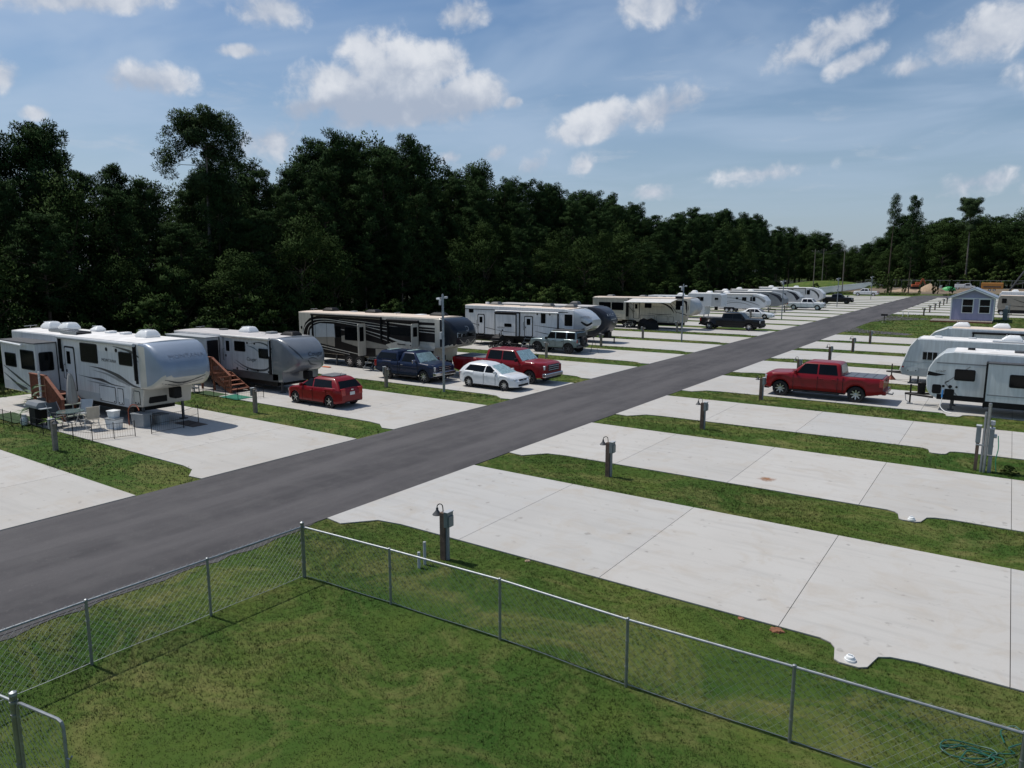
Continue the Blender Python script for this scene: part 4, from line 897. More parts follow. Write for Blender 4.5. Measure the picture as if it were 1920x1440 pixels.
    def ladder(s, x, y, z0, z1):
        o = s.mb()
        for yy in (y - .2, y + .2): o.tube([(x, yy, z0), (x, yy, z1)], .018, 6)
        for i in range(7): zz = z0 + .15 + (z1 - z0 - .2) * i / 6; o.tube([(x, y - .2, zz), (x, y + .2, zz)], .014, 6)
        o.build('ladder', LGREY, s.root, smooth=True)
    def fold_steps(s, x, z, m=BLACK, n=3, wd=.66, side=.22):
        o = s.mb()
        for i in range(n):
            zz = z - (z - .12) * (i + .6) / n; yy = s.n - .12 - i * side; o.box(x - wd / 2, x + wd / 2, yy - .14, yy + .10, zz, zz + .035)
        for xx in (x - wd / 2, x + wd / 2): o.tube([(xx, s.n + .05, z), (xx, s.n - .2 - (n - 1) * side, .06)], .02, 5)
        o.build('entry_steps', m, s.root)
# ---------------------------------------------------------------- 1: white fifth wheel with silver-blue nose
v = RV('fifth_wheel_camper', 'white fifth-wheel camper with silver-blue nose and grey swooshes, nearest on the left', -35, 15.6, 2.45)
SILVER = mat('silver_side', (.60, .61, .61), .32, var=.05, coat=.3); NOSEBLUE = mat('metallic_blue_grey_cap', (.24, .29, .36), .42, metal=.15, var=.10, vscale=.9, coat=.2); NOSETAN = mat('pearl_tan_cap', (.50, .48, .43), .4, metal=.1, var=.05, coat=.25)
GRAPH = mat('charcoal_graphic', (.05, .052, .055), .35, var=.1); GRAPHG = mat('silver_graphic', (.26, .265, .265), .35, var=.08)
v.shell([(-42.3, .78), (-42.3, 3.60), (-29.85, 3.64), (-29.85, 1.70), (-30.75, 1.66), (-30.95, .80)], SILVER)
v.roof(-42.33, -29.6, 3.61, 3.655, ROOFW); v.frame(-42.2, -31.2, .5, .8)
cap = v.nose([(-29.9, 1.232, 1.69, 3.655, .10), (-29.4, 1.232, 1.70, 3.65, .14), (-29.05, 1.22, 1.74, 3.54, .20), (-28.75, 1.18, 1.83, 3.32, .28), (-28.5, 1.10, 1.96, 3.05, .34), (-28.34, .98, 2.10, 2.80, .30), (-28.27, .78, 2.26, 2.62, .16)],
             [NOSETAN, NOSEBLUE], lambda x, y, z: 1 if z > 2.32 + max(0, (-29.0 - x)) * 1.1 and x > -29.75 else 0)
cb = bvh_of(cap)
lettering('MONTANA', .21, mat('chrome_letter', (.42, .46, .52), .35, metal=.5), v.root, (7.6, .1, 3.10), (R(90), 0, R(90)), sx=1.5, bvh=cb, axis=(-1, 0, 0))
for (pts, w, mm) in (([(-1.0, 2.18), (-.2, 1.98), (.75, 2.22)], [.02, .09, .02], GRAPH), ([(-1.05, 2.02), (-.2, 1.86), (.7, 2.05)], [.02, .05, .02], GRAPH)):
    mb = MB(); ribbon(mb, pts, w, 0, k=6); vv = [(8.5, q[0], q[2]) for q in mb.v]; mb.v = vv; o = mb.build('stripe', mm, v.root); drape(o.data, cb, (-1, 0, 0))
v.mb().box(-35.6, -30.98, v.n - .006, v.n + .01, .78, 1.16).build('grey_skirt', LGREY, v.root); v.mb().box(-42.3, -37.4, v.n - .006, v.n + .01, .78, 1.16).build('grey_skirt', LGREY, v.root)
sl = v.slide(-41.2, -37.35, .84, 3.25, .95, SILVER, DGREY)
for a in ((-40.75, -39.5, 2.0, 2.68), (-38.95, -37.5, 1.98, 2.92)): v.window(*a, y=v.n - .95, parent=sl)
v.graphic([([(-41.0, 2.0), (-39.4, 1.5), (-37.6, 1.0)], [.03, .13, .03]), ([(-41.1, 1.65), (-39.6, 1.15), (-38.6, .92)], [.02, .16, .3])], GRAPH, y=v.n - .95); v.panel([(-41.15, .88), (-37.4, .88), (-37.4, 1.12), (-41.15, 1.30)], LGREY, y=v.n - .95, d=.0035)
ew = v.mb().prism([(y, z) for y, z in rr(v.n - .82, v.n - .2, 1.95, 2.85, .08)], 'x', -37.37, -37.325).build('window', BLACK, sl); v.mb().prism(rr(v.n - .77, v.n - .25, 2.0, 2.80, .06), 'x', -37.35, -37.318).build('pane', GLASS, ew)
v.mb().tube([(-41.3, v.n - 1.05, 3.22), (-38.4, v.n - 1.10, 3.16)], .05, 8).build('awning_roll', PLASW, sl, smooth=True)
v.door(-36.5, -35.66, 1.08, 3.08, SILVER, win=(.2, .62, .62, .92)); v.window(-35.0, -33.42, 2.52, 3.40); v.window(-31.55, -30.45, 2.62, 3.20)
for x in (-32.58, -31.74): v.mb().lathe([(.085, v.n - .02), (.085, v.n + .01)], c=(x, 0, 3.23), ax='y', n=14).build('speaker', BLACK, v.root)
v.text('MONTANA', -32.45, 2.73, .20, GRAPH, sx=1.25); v.awning(-36.95, -30.05, 3.56, BLACK, casing=LGREY)
v.hatch(-33.52, -32.08, .84, 1.57, SILVER); v.hatch(-31.9, -31.42, .84, 1.57, SILVER)
v.graphic([([(-32.0, 3.40), (-30.6, 3.26), (-29.9, 3.05)], [.02, .12, .06]), ([(-34.3, 2.36), (-33.0, 2.30), (-31.7, 2.10), (-30.6, 1.80), (-29.95, 1.74)], [.01, .09, .17, .10, .03]), ([(-35.4, 1.86), (-34.2, 1.82), (-33.2, 1.80), (-32.3, 1.68), (-31.2, 1.66)], [.01, .05, .14, .05, .02])], GRAPH)
v.graphic([([(-34.0, 2.20), (-32.8, 2.12), (-31.7, 1.94), (-30.8, 1.75)], [.01, .08, .14, .04]), ([(-34.6, 1.66), (-33.4, 1.64), (-32.6, 1.62)], [.01, .08, .02]), ([(-31.4, 3.22), (-30.5, 3.06), (-29.95, 2.84)], [.02, .14, .05])], GRAPHG)
fb = v.mb(); fb.prism([(-30.97, .80), (-30.77, 1.66), (-29.9, 1.68), (-30.15, .86)], 'y', -1.12, 1.12); fb.build('front_storage', NOSETAN, v.root, bevel=.06)
v.hatch(-30.72, -30.24, .95, 1.55, NOSETAN, y=-1.12)
f2 = v.mb().box(-30.12, -30.02, -.85, -.05, 1.0, 1.5).build('storage_hatch', BLACK, v.root, bevel=.03); v.mb().cbox((-29.45, 0, 1.45), (.5, .35, .5)).build('king_pin', BLACK, v.root, bevel=.06)
for y in (-.9, .9): v.leg(-30.5, y, .8)
v.axle([-38.6, -37.75], .37)
for (x, y) in ((-41.2, .25), (-39.7, .45), (-31.9, .30)): v.ac(x, y, 3.68, PLASW)
v.ac(-37.3, .72, 3.67, PLASW, l=.6, w=.5, h=.25); v.vent(-34.3, .55, 3.67, PLASW); v.vent(-35.6, .5, 3.67, PLASW); v.antenna(-41.9, -.5, 3.66)
for (x, y) in ((-38.5, -.35), (-36.8, -.55)):
    o = v.mb().box(x - .75, x + .75, y - .33, y + .33, 3.74, 3.775).build('solar_panel', mat('solar_cell', (.018, .02, .028), .25, coat=.3), v.root)
    q = v.mb(); q.box(x - .78, x + .78, y - .36, y - .33, 3.67, 3.785); q.box(x - .78, x + .78, y + .33, y + .36, 3.67, 3.785); q.build('solar_frame', STEEL, o)
# ---------------------------------------------------------------- 2: silver trailer with grey nose
v = RV('fifth_wheel_camper', 'silver camper with rounded dark grey nose, beside the red hatchback', -36, 24.3, 2.44)
SIL2 = mat('pale_silver_side', (.50, .51, .515), .35, var=.05, coat=.25); NOSEG = mat('slate_grey_cap', (.185, .20, .215), .30, metal=.25, var=.06, coat=.4); GR2 = mat('dark_slate_graphic', (.045, .055, .062), .35, var=.1); GR3 = mat('teal_grey_graphic', (.13, .17, .185), .35)
v.shell([(-42.2, .66), (-42.2, 2.98), (-32.65, 3.02), (-32.65, .66)], SIL2); v.roof(-42.24, -32.4, 3.0, 3.035, ROOFG); v.frame(-42, -32.7, .36, .68)
cap = v.nose([(-32.7, 1.228, .645, 3.04, .08), (-32.2, 1.228, .645, 3.03, .12), (-31.92, 1.226, .66, 2.97, .2), (-31.86, 1.22, 1.16, 2.95, .2), (-31.5, 1.18, 1.22, 2.78, .28), (-31.18, 1.08, 1.34, 2.52, .35), (-30.98, .92, 1.52, 2.28, .30), (-30.88, .66, 1.72, 2.08, .15)],
             [NOSEG, GR2], lambda x, y, z: 1 if (y < -1.2 and z > .9 and (z - .9) > ( -31.8 - x) * 2.2 + .9 and z < 2.75) else 0)
cb = bvh_of(cap)
lettering('Cougar', .34, GR2, v.root, (6, .25, 2.18), (R(90), 0, R(90)), shear=.3, bvh=cb, axis=(-1, 0, 0))
for pts, w in (([(-.25, 1.95), (.05, 1.98), (.35, 1.86)], [.02, .06, .02]), ([(-.3, 1.88), (-.1, 1.66), (.35, 1.55)], [.05, .10, .02]), ([(-1.1, 2.75), (-.85, 2.3), (-.62, 1.95)], [.02, .10, .02])):
    mb = MB(); ribbon(mb, pts, w, 0, k=6); mb.v = [(6.5, q[0], q[2]) for q in mb.v]; o = mb.build('stripe', GR2, v.root); drape(o.data, cb, (-1, 0, 0))
v.mb().box(-37.2, -32.25, v.n - .008, v.n + .01, .66, 1.08).build('dark_skirt', DGREY, v.root)
sl = v.slide(-41.6, -37.5, .95, 2.85, .85, SIL2, LGREY)
v.mb().prism(rr(v.n - .78, v.n - .1, 1.2, 2.7, .05), 'x', -37.5, -37.47).build('dark_end_panel', BLACK, sl)
v.door(-36.93, -36.38, 1.04, 2.80, SIL2, frame=LGREY, win=(.2, .8, .6, .94)); v.window(-36.05, -35.05, 2.15, 2.72, bars=0); v.window(-33.85, -32.92, 1.88, 2.42)
for x in (-34.85, -34.2): v.mb().lathe([(.06, v.n - .02), (.06, v.n + .01)], c=(x, 0, 2.66), ax='y', n=12).build('speaker', BLACK, v.root)
v.text('Cougar', -34.55, 1.76, .30, GR2, shear=.3); v.awning(-37.15, -32.75, 2.98, LGREY, casing=mat('white_awning', (.66, .64, .6), .6)); v.mb().box(-32.9, -32.76, v.n - .1, v.n, 1.05, 2.95).build('awning_arm', BLACK, v.root)
v.graphic([([(-36.0, 1.62), (-35.2, 1.32), (-34.2, 1.18), (-33.2, 1.30), (-32.75, 1.75)], [.02, .06, .13, .10, .02]), ([(-34.7, 2.62), (-33.8, 2.74), (-33.0, 2.60), (-32.4, 2.2)], [.01, .05, .10, .10])], GR2)
v.graphic([([(-34.9, 2.52), (-34.3, 2.42), (-33.8, 2.20)], [.01, .07, .02]), ([(-36.2, 1.50), (-35.2, 1.18), (-34.0, 1.08)], [.01, .05, .02]), ([(-33.0, 2.50), (-32.5, 2.05), (-32.3, 1.5), (-32.5, 1.15)], [.03, .14, .12, .03])], GR3)
for i in range(4): v.mb().cbox((-35.9 + i * .95, v.n - .008, 1.16), (.12, .02, .10)).build('outlet_cover', BLACK, v.root)
v.mb().cbox((-31.9, v.n + .05, 1.9), (.02, .02, .3)); v.axle([-38.2, -37.4], .36); v.leg(-32.5, -.8, .66); v.leg(-32.5, .8, .66); v.mb().cbox((-31.3, 0, 1.0), (.45, .35, .45)).build('king_pin', BLACK, v.root, bevel=.05)
v.ac(-36.9, .35, 3.05, PLASW, l=1.0); v.ac(-33.0, .35, 3.03, BLACK, l=1.05, h=.26); v.vent(-34.8, .4, 3.03, MGREY, d=.5, h=.16); v.vent(-39.6, .5, 3.02, DGREY); v.antenna(-34.5, -.3, 3.03); v.antenna(-41.7, .2, 3.02)
# ---------------------------------------------------------------- 3: tall camper with dark brown and black swirls
v = RV('fifth_wheel_camper', 'tall camper with dark brown and cream swirls and a black lettered nose', -36, 34.2, 2.45)
v.shell([(-42.7, .80), (-42.7, 3.66), (-29.55, 3.68), (-29.55, 1.78), (-29.72, 1.74), (-29.86, .82)], CREAM); v.roof(-42.75, -29.3, 3.68, 3.705, ROOFT); v.frame(-42.5, -30, .45, .82)
NB = mat('black_gloss_cap', (.010, .012, .018), .3, coat=.15, var=.15, spec=.25)
cap = v.nose([(-29.6, 1.232, 1.77, 3.70, .10), (-29.2, 1.232, 1.78, 3.69, .12), (-28.85, 1.22, 1.80, 3.62, .16), (-28.5, 1.19, 1.86, 3.45, .22), (-28.25, 1.14, 1.95, 3.22, .28), (-28.1, 1.04, 2.08, 2.98, .28), (-28.04, .85, 2.22, 2.84, .2)], [CREAM, NB], lambda x, y, z: 1 if (x > -29.15 and z > 2.05) else 0)
cb = bvh_of(cap); WL = mat('pale_letter', (.62, .68, .68), .4)
DX = (-math.sin(R(75)), math.cos(R(75)), 0); lettering('Riverstone', .42, WL, v.root, (7.9, -.05, 2.66), (R(90), 0, R(75)), sx=.9, bvh=cb, axis=DX, bold=.008); lettering('R', .9, mat('grey_letter', (.30, .32, .33), .4), v.root, (7.9, .1, 2.86), (R(90), 0, R(75)), shear=.2, bvh=cb, axis=DX)
for pts, w in (([(-.7, 2.42), (-.2, 2.12), (.1, 2.34), (.4, 2.12), (.85, 2.40)], [.02, .08, .05, .08, .02]), ([(-.6, 2.28), (-.2, 2.04), (.1, 2.2), (.4, 2.04), (.75, 2.26)], [.01, .05, .03, .05, .01])):
    mb = MB(); ribbon(mb, pts, w, 0, k=6); mb.v = [(9.5, q[0], q[2]) for q in mb.v]; o = mb.build('stripe', mat('tan_graphic', (.36, .32, .26), .4), v.root); drape(o.data, cb, (-1, 0, 0))
y1 = v.n
v.panel([(-42.3, 1.0), (-42.25, 2.4), (-42.0, 2.9), (-41.5, 3.25), (-40.7, 3.45), (-38.5, 3.46), (-34, 3.44), (-29.58, 3.40), (-29.58, 2.16), (-31, 2.16), (-33, 2.02), (-33.9, 1.80), (-33.9, 1.52), (-30.4, 1.62), (-29.7, 1.62), (-29.8, 1.3), (-33, 1.0), (-36, .83), (-40, .83)], BROWN)
v.graphic([([(-33.9, 3.28), (-31.6, 3.18), (-29.6, 3.16)], [.03, .09, .16]), ([(-34.5, 3.1), (-32, 2.98), (-29.6, 2.95)], [.01, .03, .04]), ([(-38.4, 3.3), (-36, 3.22), (-34.2, 3.1)], [.01, .04, .02])], CREAM, y=v.n - .004)
TANG = mat('taupe_graphic', (.27, .245, .205), .35, coat=.2)
v.panel([(-41.55, 1.55), (-41.5, 2.4), (-41.1, 2.75), (-40.4, 2.95), (-38.9, 2.95), (-38.85, 2.0), (-40.2, 1.75)], LGREY, d=.006, name='pale_panel'); v.panel([(-38.2, 2.15), (-37.9, 2.2), (-33.9, 1.75), (-33.5, 1.5), (-36.4, 1.45), (-38.2, 1.75)], TANG, d=.006); v.panel([(-41.3, 1.9), (-41.3, 1.6), (-38.9, 1.35), (-38.9, 2.05)], TANG, d=.007)
v.graphic([([(-42.35, 1.6), (-42.1, 2.5), (-41.4, 3.05), (-40.0, 3.25), (-38, 3.16), (-35, 2.98), (-31, 2.80), (-29.6, 2.76)], [.05, .07, .06, .05, .05, .04, .04, .04]), ([(-41.8, 1.5), (-41.7, 2.4), (-41.2, 2.85), (-40.2, 3.08), (-38.6, 3.08), (-36.0, 2.86)], [.04, .05, .04, .04, .03, .02]),
           ([(-41.4, 1.5), (-40, 1.32), (-38, 1.12), (-36.0, .92)], [.05, .05, .045, .04]), ([(-41.3, 1.25), (-39.6, 1.10), (-37.4, .90)], [.03, .035, .03]), ([(-36.1, 2.7), (-34, 2.35), (-32.5, 2.05), (-30, 1.85), (-29.6, 1.82)], [.03, .05, .16, .18, .18]), ([(-36, 2.5), (-34, 2.1), (-33, 1.85)], [.02, .03, .02]),
           ([(-36.1, 2.95), (-34.2, 2.72), (-32.6, 2.62)], [.02, .04, .02]), ([(-38.3, 2.60), (-37.0, 2.5), (-35.9, 2.3)], [.03, .04, .02])], mat('ivory_graphic', (.60, .57, .50), .35, coat=.2), y=v.n - .004)
v.window(-38.78, -38.2, 2.0, 2.85); v.window(-37.85, -36.2, 1.88, 2.82); v.window(-33.6, -31.4, 2.42, 3.02); v.text('Riverstone', -32.5, 1.88, .16, BLACK, y=v.n - .004, bold=.004)
for xo, z0, z1, hz in ((-35.8, .95, 3.12, 1.6), (-30.95, 1.82, 3.32, 2.3)):   # doors swung open, square to the wall
    d_ = v.mb().prism(rr(v.n - .72, v.n - .02, z0, z1, .08), 'x', xo - .025, xo + .025).build('door', CREAM, v.root); v.mb().prism(rr(v.n - .58, v.n - .2, z0 + (z1 - z0) * .45, z1 - .22, .05), 'x', xo - .032, xo + .032).build('pane', GLASS, d_)
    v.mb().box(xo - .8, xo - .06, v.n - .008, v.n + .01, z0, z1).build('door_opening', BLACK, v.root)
v.awning(-41.2, -34.2, 3.55, BLACK); v.awning(-33.7, -30.9, 3.45, BLACK)
v.graphic([([(-40.9, 2.9), (-40.9, 1.3)], [.03, .03]), ([(-39.7, 2.95), (-39.7, 1.2)], [.03, .03])], BLACK, y=v.n - .006, name='seam'); v.hatch(-34.9, -33.9, .92, 1.5, TANG); v.mb().cbox((-42.4, v.n - .01, 2.55), (.14, .03, .2)).build('outlet_cover', BLACK, v.root)
v.axle([-37.45, -36.5], .385, 'alloy6', .24); v.fold_steps(-41.3, .9, PLASW); v.fold_steps(-35.15, .9, STEEL); v.leg(-30.2, -.9, .82); v.leg(-30.2, .9, .82); v.leg(-39, -1.0, .8)
for x in (-41.0, -36.6, -30.6): v.ac(x, .35, 3.72, BLACK, l=1.05, h=.25)
v.vent(-38.6, .4, 3.72, LGREY, h=.07); v.antenna(-42.3, -.2, 3.7); v.antenna(-33.8, -.3, 3.7); v.vent(-32.3, .5, 3.72, PLASW, d=.6, h=.05)
# ---------------------------------------------------------------- 4: white camper with black trim
v = RV('fifth_wheel_camper', 'long white camper with black door frames and silver chevron nose behind the SUV', -35, 51.5, 2.45)
WH2 = mat('bright_white_side', (.68, .69, .70), .35, var=.04, coat=.25); SN = mat('silver_cap', (.50, .53, .56), .25, metal=.35, var=.06, coat=.4)
v.shell([(-40.9, .72), (-40.9, 3.55), (-30.3, 3.5), (-30.3, 1.55), (-31.6, 1.5), (-31.8, .72)], WH2); v.roof(-40.95, -29.7, 3.56, 3.50, ROOFT); v.frame(-40.7, -32, .42, .74)
v.mb().box(-40.9, -31.75, v.n - .008, v.n + .01, .72, 1.02).build('black_skirt', BLACK, v.root); v.mb().box(-40.92, -30.0, v.n - .012, v.n + .01, 3.18, 3.24).build('black_trim', BLACK, v.root)
cap = v.nose([(-30.35, 1.232, 1.54, 3.50, .08), (-29.5, 1.232, 1.55, 3.46, .14), (-29.0, 1.2, 1.60, 3.30, .28), (-28.55, 1.1, 1.72, 3.08, .38), (-28.2, .95, 1.92, 2.85, .42), (-27.98, .78, 2.15, 2.65, .24)], [WH2, SN, GRAPH], lambda x, y, z: 1 if x > -29.3 and z > 1.9 else (2 if z < 1.85 and x > -29.9 else 0))
cb = bvh_of(cap); DX = (-math.sin(R(45)), math.cos(R(45)), 0); lettering('ASTORIA', .24, GRAPHG, v.root, (6.4, -.75, 2.85), (R(90), 0, R(45)), bvh=cb, axis=DX, bold=.004)
mb = MB(); ribbon(mb, [(-.55, 2.48), (-.1, 2.22), (.35, 2.48)], [.12, .2, .12], 0, k=6); mb.v = [(6.5 + q[0] * .707, -.7 + q[0] * .707, q[2]) for q in mb.v]; o = mb.build('chevron', BLACK, v.root); drape(o.data, cb, DX)
for x0, x1 in ((-39.38, -38.74), (-34.3, -33.56)): v.door(x0, x1, 1.05, 2.72, WH2, win=(.24, .76, .58, .90)); v.fold_steps((x0 + x1) / 2, 1.0, BLACK if x0 < -36 else STEEL)
sl = v.slide(-37.2, -34.85, 1.03, 3.0, .5, WH2, BLACK); v.window(-36.15, -35.38, 1.80, 2.10, y=v.n - .5, parent=sl); v.text('ASTORIA', -36.5, 1.72, .20, GRAPH, y=v.n - .5); v.mb().cbox((-36.35, v.n - .505, 1.5), (.13, .02, .13)).build('outlet_cover', BLACK, sl)
v.graphic([([(-37.1, 1.5), (-36, 1.38), (-34.9, 1.36)], [.02, .05, .02])], GRAPH, y=v.n - .5)
for q in ((-37.2, -37.13, 1.03, 3.0), (-34.97, -34.85, 1.03, 3.0), (-37.13, -34.97, 2.86, 3.0)): v.mb().box(q[0], q[1], v.n - .506, v.n - .49, q[2], q[3]).build('black_edge', BLACK, sl)
v.mb().box(-34.858, -34.842, v.n - .14, v.n - .02, 1.03, 3.0).build('black_edge', BLACK, sl)
v.window(-40.45, -39.92, 2.88, 3.22); v.window(-32.68, -32.22, 2.22, 3.10); v.window(-30.35, -29.6, 2.1, 3.06)
for x in (-33.05, -31.8): v.mb().lathe([(.08, v.n - .02), (.08, v.n + .01)], c=(x, 0, 2.98), ax='y', n=12).build('speaker', BLACK, v.root)
v.graphic([([(-40.8, 2.05), (-39.9, 1.90), (-39.45, 1.80)], [.10, .06, .02]), ([(-38.6, 1.62), (-37.7, 1.48), (-37.3, 1.42)], [.05, .05, .02]), ([(-33.4, 2.02), (-31.5, 1.88), (-29.9, 1.82)], [.02, .06, .10]), ([(-33.3, 1.52), (-32.2, 1.35), (-31.3, 1.28)], [.02, .07, .02]), ([(-40.8, 1.6), (-40, 1.55), (-39.5, 1.45)], [.04, .03, .01])], GRAPH)
v.awning(-37.4, -30.9, 3.14, BLACK, casing=WH2, arm_z=1.6); v.hatch(-40.6, -39.7, 1.12, 1.5, WH2, frame=LGREY); v.axle([-36.9, -36.0], .38, 'alloy5'); v.leg(-31.6, -.9, .8)
for x in (-38.5, -32.9, -30.6): v.ac(x, .3, 3.56, DGREY, l=1.0, h=.28)
v.vent(-39.4, .2, 3.58, PLASW, d=.3, h=.22); v.vent(-37.6, -.2, 3.58, MGREY, h=.08); v.vent(-35.3, -.1, 3.57, MGREY, h=.08); v.vent(-31.6, -.2, 3.54, MGREY, d=.7, h=.06); v.vent(-29.9, .4, 3.50, PLASW, d=.3, h=.1)
# ---------------------------------------------------------------- 5: dark-nosed toy hauler beyond it
v = RV('fifth_wheel_camper', 'camper with charcoal curved nose showing behind the long white camper', -35, 58.6, 2.45)
DK = mat('charcoal_cap', (.026, .028, .038), .35, coat=.2, var=.12, spec=.3)
v.shell([(-41, .7), (-41, 3.4), (-30.8, 3.36), (-30.8, .7)], MGREY); v.roof(-41, -30.5, 3.41, 3.37, ROOFG); v.frame(-40.8, -31, .4, .72)
cap = v.nose([(-30.85, 1.232, .66, 3.37, .08), (-30.2, 1.232, .68, 3.33, .14), (-29.7, 1.2, .80, 3.18, .28), (-29.25, 1.1, 1.05, 2.9, .40), (-28.95, .95, 1.45, 2.6, .42), (-28.75, .75, 1.8, 2.3, .24)], [DK])
cb = bvh_of(cap); DX = (-math.sin(R(55)), math.cos(R(55)), 0)
mk = v.marks(0, 2.62, 4, 1.1, .2, LGREY, gap=.4); mk.name = 'nose_lettering'
for q in mk.data.vertices: t_ = q.co.x + v.o[0]; q.co = Vector((6.0 + t_ * .57, -.2 + t_ * .82, q.co.z))
drape(mk.data, cb, DX)
for pts in ([(-.6, 2.22), (.4, 2.22)], [(-.25, 2.05), (0, 1.9), (.2, 2.05)]):
    mb = MB(); ribbon(mb, pts, [.05, .05], 0, k=6); mb.v = [(9, q[0], q[2]) for q in mb.v]; o = mb.build('emblem', LGREY, v.root); drape(o.data, cb, (-1, 0, 0))
tg = v.mb(); tg.tube([(-30, -.6, .5), (-28.6, 0, .5)], .05, 6); tg.tube([(-30, .6, .5), (-28.6, 0, .5)], .05, 6); tg.cbox((-29.4, 0, .75), (.5, .7, .5)); tg.build('tongue', BLACK, v.root); v.leg(-28.7, 0, .55); v.axle([-36.5, -35.6]); v.ac(-33, .2, 3.42, DGREY); v.root.location.x -= 1.2
# ---------------------------------------------------------------- 6: cream camper with open awning
v = RV('fifth_wheel_camper', 'cream camper with brown swirls and its awning open, before the dark woods', -35, 77.5, 2.45)
v.shell([(-41.6, .72), (-41.6, 3.50), (-29.7, 3.56), (-29.7, 1.6), (-30.4, 1.55), (-30.6, .72)], CREAM); v.roof(-41.65, -29.5, 3.51, 3.575, ROOFT); v.frame(-41.4, -30.8, .4, .74)
v.nose([(-29.75, 1.232, 1.59, 3.57, .10), (-29.4, 1.22, 1.62, 3.53, .18), (-29.1, 1.15, 1.72, 3.32, .34), (-28.85, 1.0, 1.95, 3.05, .42), (-28.7, .8, 2.2, 2.75, .27)], [CREAM, LGREY], lambda x, y, z: 1 if x > -29.3 and z > 2.3 else 0)
sl = v.slide(-41.3, -36.95, .95, 3.4, .8, CREAM, TANG)
for a in ((-40.45, -38.88, 2.05, 2.95), (-38.76, -37.22, 2.05, 2.95)): v.window(*a, y=v.n - .8, parent=sl)
v.graphic([([(-41, 1.5), (-39.4, 1.22), (-37.3, 1.15)], [.03, .10, .02]), ([(-40.8, 1.85), (-39.4, 1.55), (-37.8, 1.4)], [.02, .06, .02])], BROWN, y=v.n - .8)
v.mb().prism(rr(v.n - .7, v.n - .05, 1.3, 3.1, .05), 'x', -36.96, -36.91).build('dark_end_panel', BLACK, sl)
v.door(-36.25, -35.6, 1.12, 2.92, CREAM, frame=BROWN, win=(.2, .7, .62, .92)); v.window(-34.9, -34.05, 2.36, 2.92); v.window(-31.1, -30.3, 2.25, 3.28); v.marks(-33.1, 2.55, 9, 1.5, .16, TANG)
v.hatch(-33.4, -32.05, .80, 1.52, CREAM); v.hatch(-35.4, -33.6, .80, 1.52, CREAM); v.hatch(-31.9, -31.3, .80, 1.45, CREAM)
v.graphic([([(-34.0, 3.05), (-32.6, 2.9), (-31.7, 2.45), (-31.3, 1.9)], [.02, .14, .22, .04]), ([(-30.4, 3.35), (-29.9, 3.1), (-29.75, 2.4), (-29.8, 1.9)], [.05, .30, .34, .06]), ([(-34.6, 1.75), (-33, 1.66), (-31.5, 1.74)], [.01, .07, .02]), ([(-31, 2.0), (-30.2, 1.8), (-29.75, 1.65)], [.02, .12, .05])], BROWN)
aw = v.mb().add([(-36.4, v.n - .05, 3.42), (-30.9, v.n - .05, 3.46), (-30.9, v.n - 2.1, 3.16), (-36.4, v.n - 2.1, 3.10), (-36.4, v.n - .05, 3.39), (-30.9, v.n - .05, 3.43), (-30.9, v.n - 2.1, 3.13), (-36.4, v.n - 2.1, 3.07)], [(0, 1, 2, 3), (4, 5, 6, 7), (0, 3, 7, 4), (1, 2, 6, 5), (2, 3, 7, 6)]).build('awning_canopy', mat('awning_fabric', (.60, .58, .55), .7), v.root)
v.mb().tube([(-36.5, v.n - 2.14, 3.08), (-30.8, v.n - 2.14, 3.14)], .06, 8).build('awning_roll', PLASW, v.root, smooth=True)
for x in (-36.35, -30.95):
    o = v.mb(); o.tube([(x, v.n - .05, 1.9), (x, v.n - 2.1, 3.08)], .03, 5); o.tube([(x, v.n - .05, 2.6), (x, v.n - 1.3, 3.15)], .025, 5); o.build('awning_arm', BLACK, v.root)
v.fold_steps(-36.6, 1.05, STEEL, n=4); v.axle([-37.3, -36.4]); v.leg(-30.5, -.9, .8); v.ac(-40, .2, 3.52, DGREY, h=.25); v.ac(-35.8, .3, 3.54, DGREY, h=.25)
for x in (-33.6, -32.6, -31.9, -31): v.vent(x, .2, 3.57, PLASW, d=.5, h=.08)
# ---------------------------------------------------------------- 7: old white fifth wheel, ribbed siding
v = RV('fifth_wheel_camper', 'older all-white camper with ribbed siding behind the black pickup', -36, 97.6, 2.40)
OLDW = mat('aged_white_siding', (.60, .63, .65), .5, var=.06)
v.shell([(-43.5, .6), (-43.5, 3.1), (-37.5, 3.15), (-37.3, 3.5), (-32.9, 3.52), (-32.6, 3.3), (-32.6, 1.75), (-34.9, 1.7), (-35.0, .55)], OLDW); v.roof(-37.3, -32.9, 3.52, 3.535, ROOFW)
for i in range(11):
    z = 1.82 + i * .155; v.mb().box(-37.2, -34.0, v.n - .018, v.n + .01, z, z + .05).build('siding_rib', OLDW, v.root, bevel=.008)
for i in range(6): z = .68 + i * .17; v.mb().box(-38.5, -35.0, v.n - .018, v.n + .01, z, z + .05).build('siding_rib', OLDW, v.root, bevel=.008)
v.window(-36.2, -35.1, 2.42, 3.05, r=.03, bars=1, frame=LGREY); v.window(-33.6, -33.0, 2.6, 3.0, r=.03, frame=LGREY); v.panel([(-34.0, 1.8), (-32.65, 1.8), (-32.65, 3.25), (-34.0, 3.4)], LGREY, d=.006); v.leg(-35.1, -.9, .6); v.leg(-35.1, .9, .6)
v.mb().cbox((-33.7, 0, 1.45), (.4, .3, .5)).build('king_pin', BLACK, v.root); v.ac(-39, .2, 3.15, PLASW); v.ac(-37.0, .2, 3.54, PLASW, l=.8); v.ac(-34.8, .3, 3.55, PLASW, l=.6, h=.22); v.axle([-40.6, -39.8], .34, 'steel')
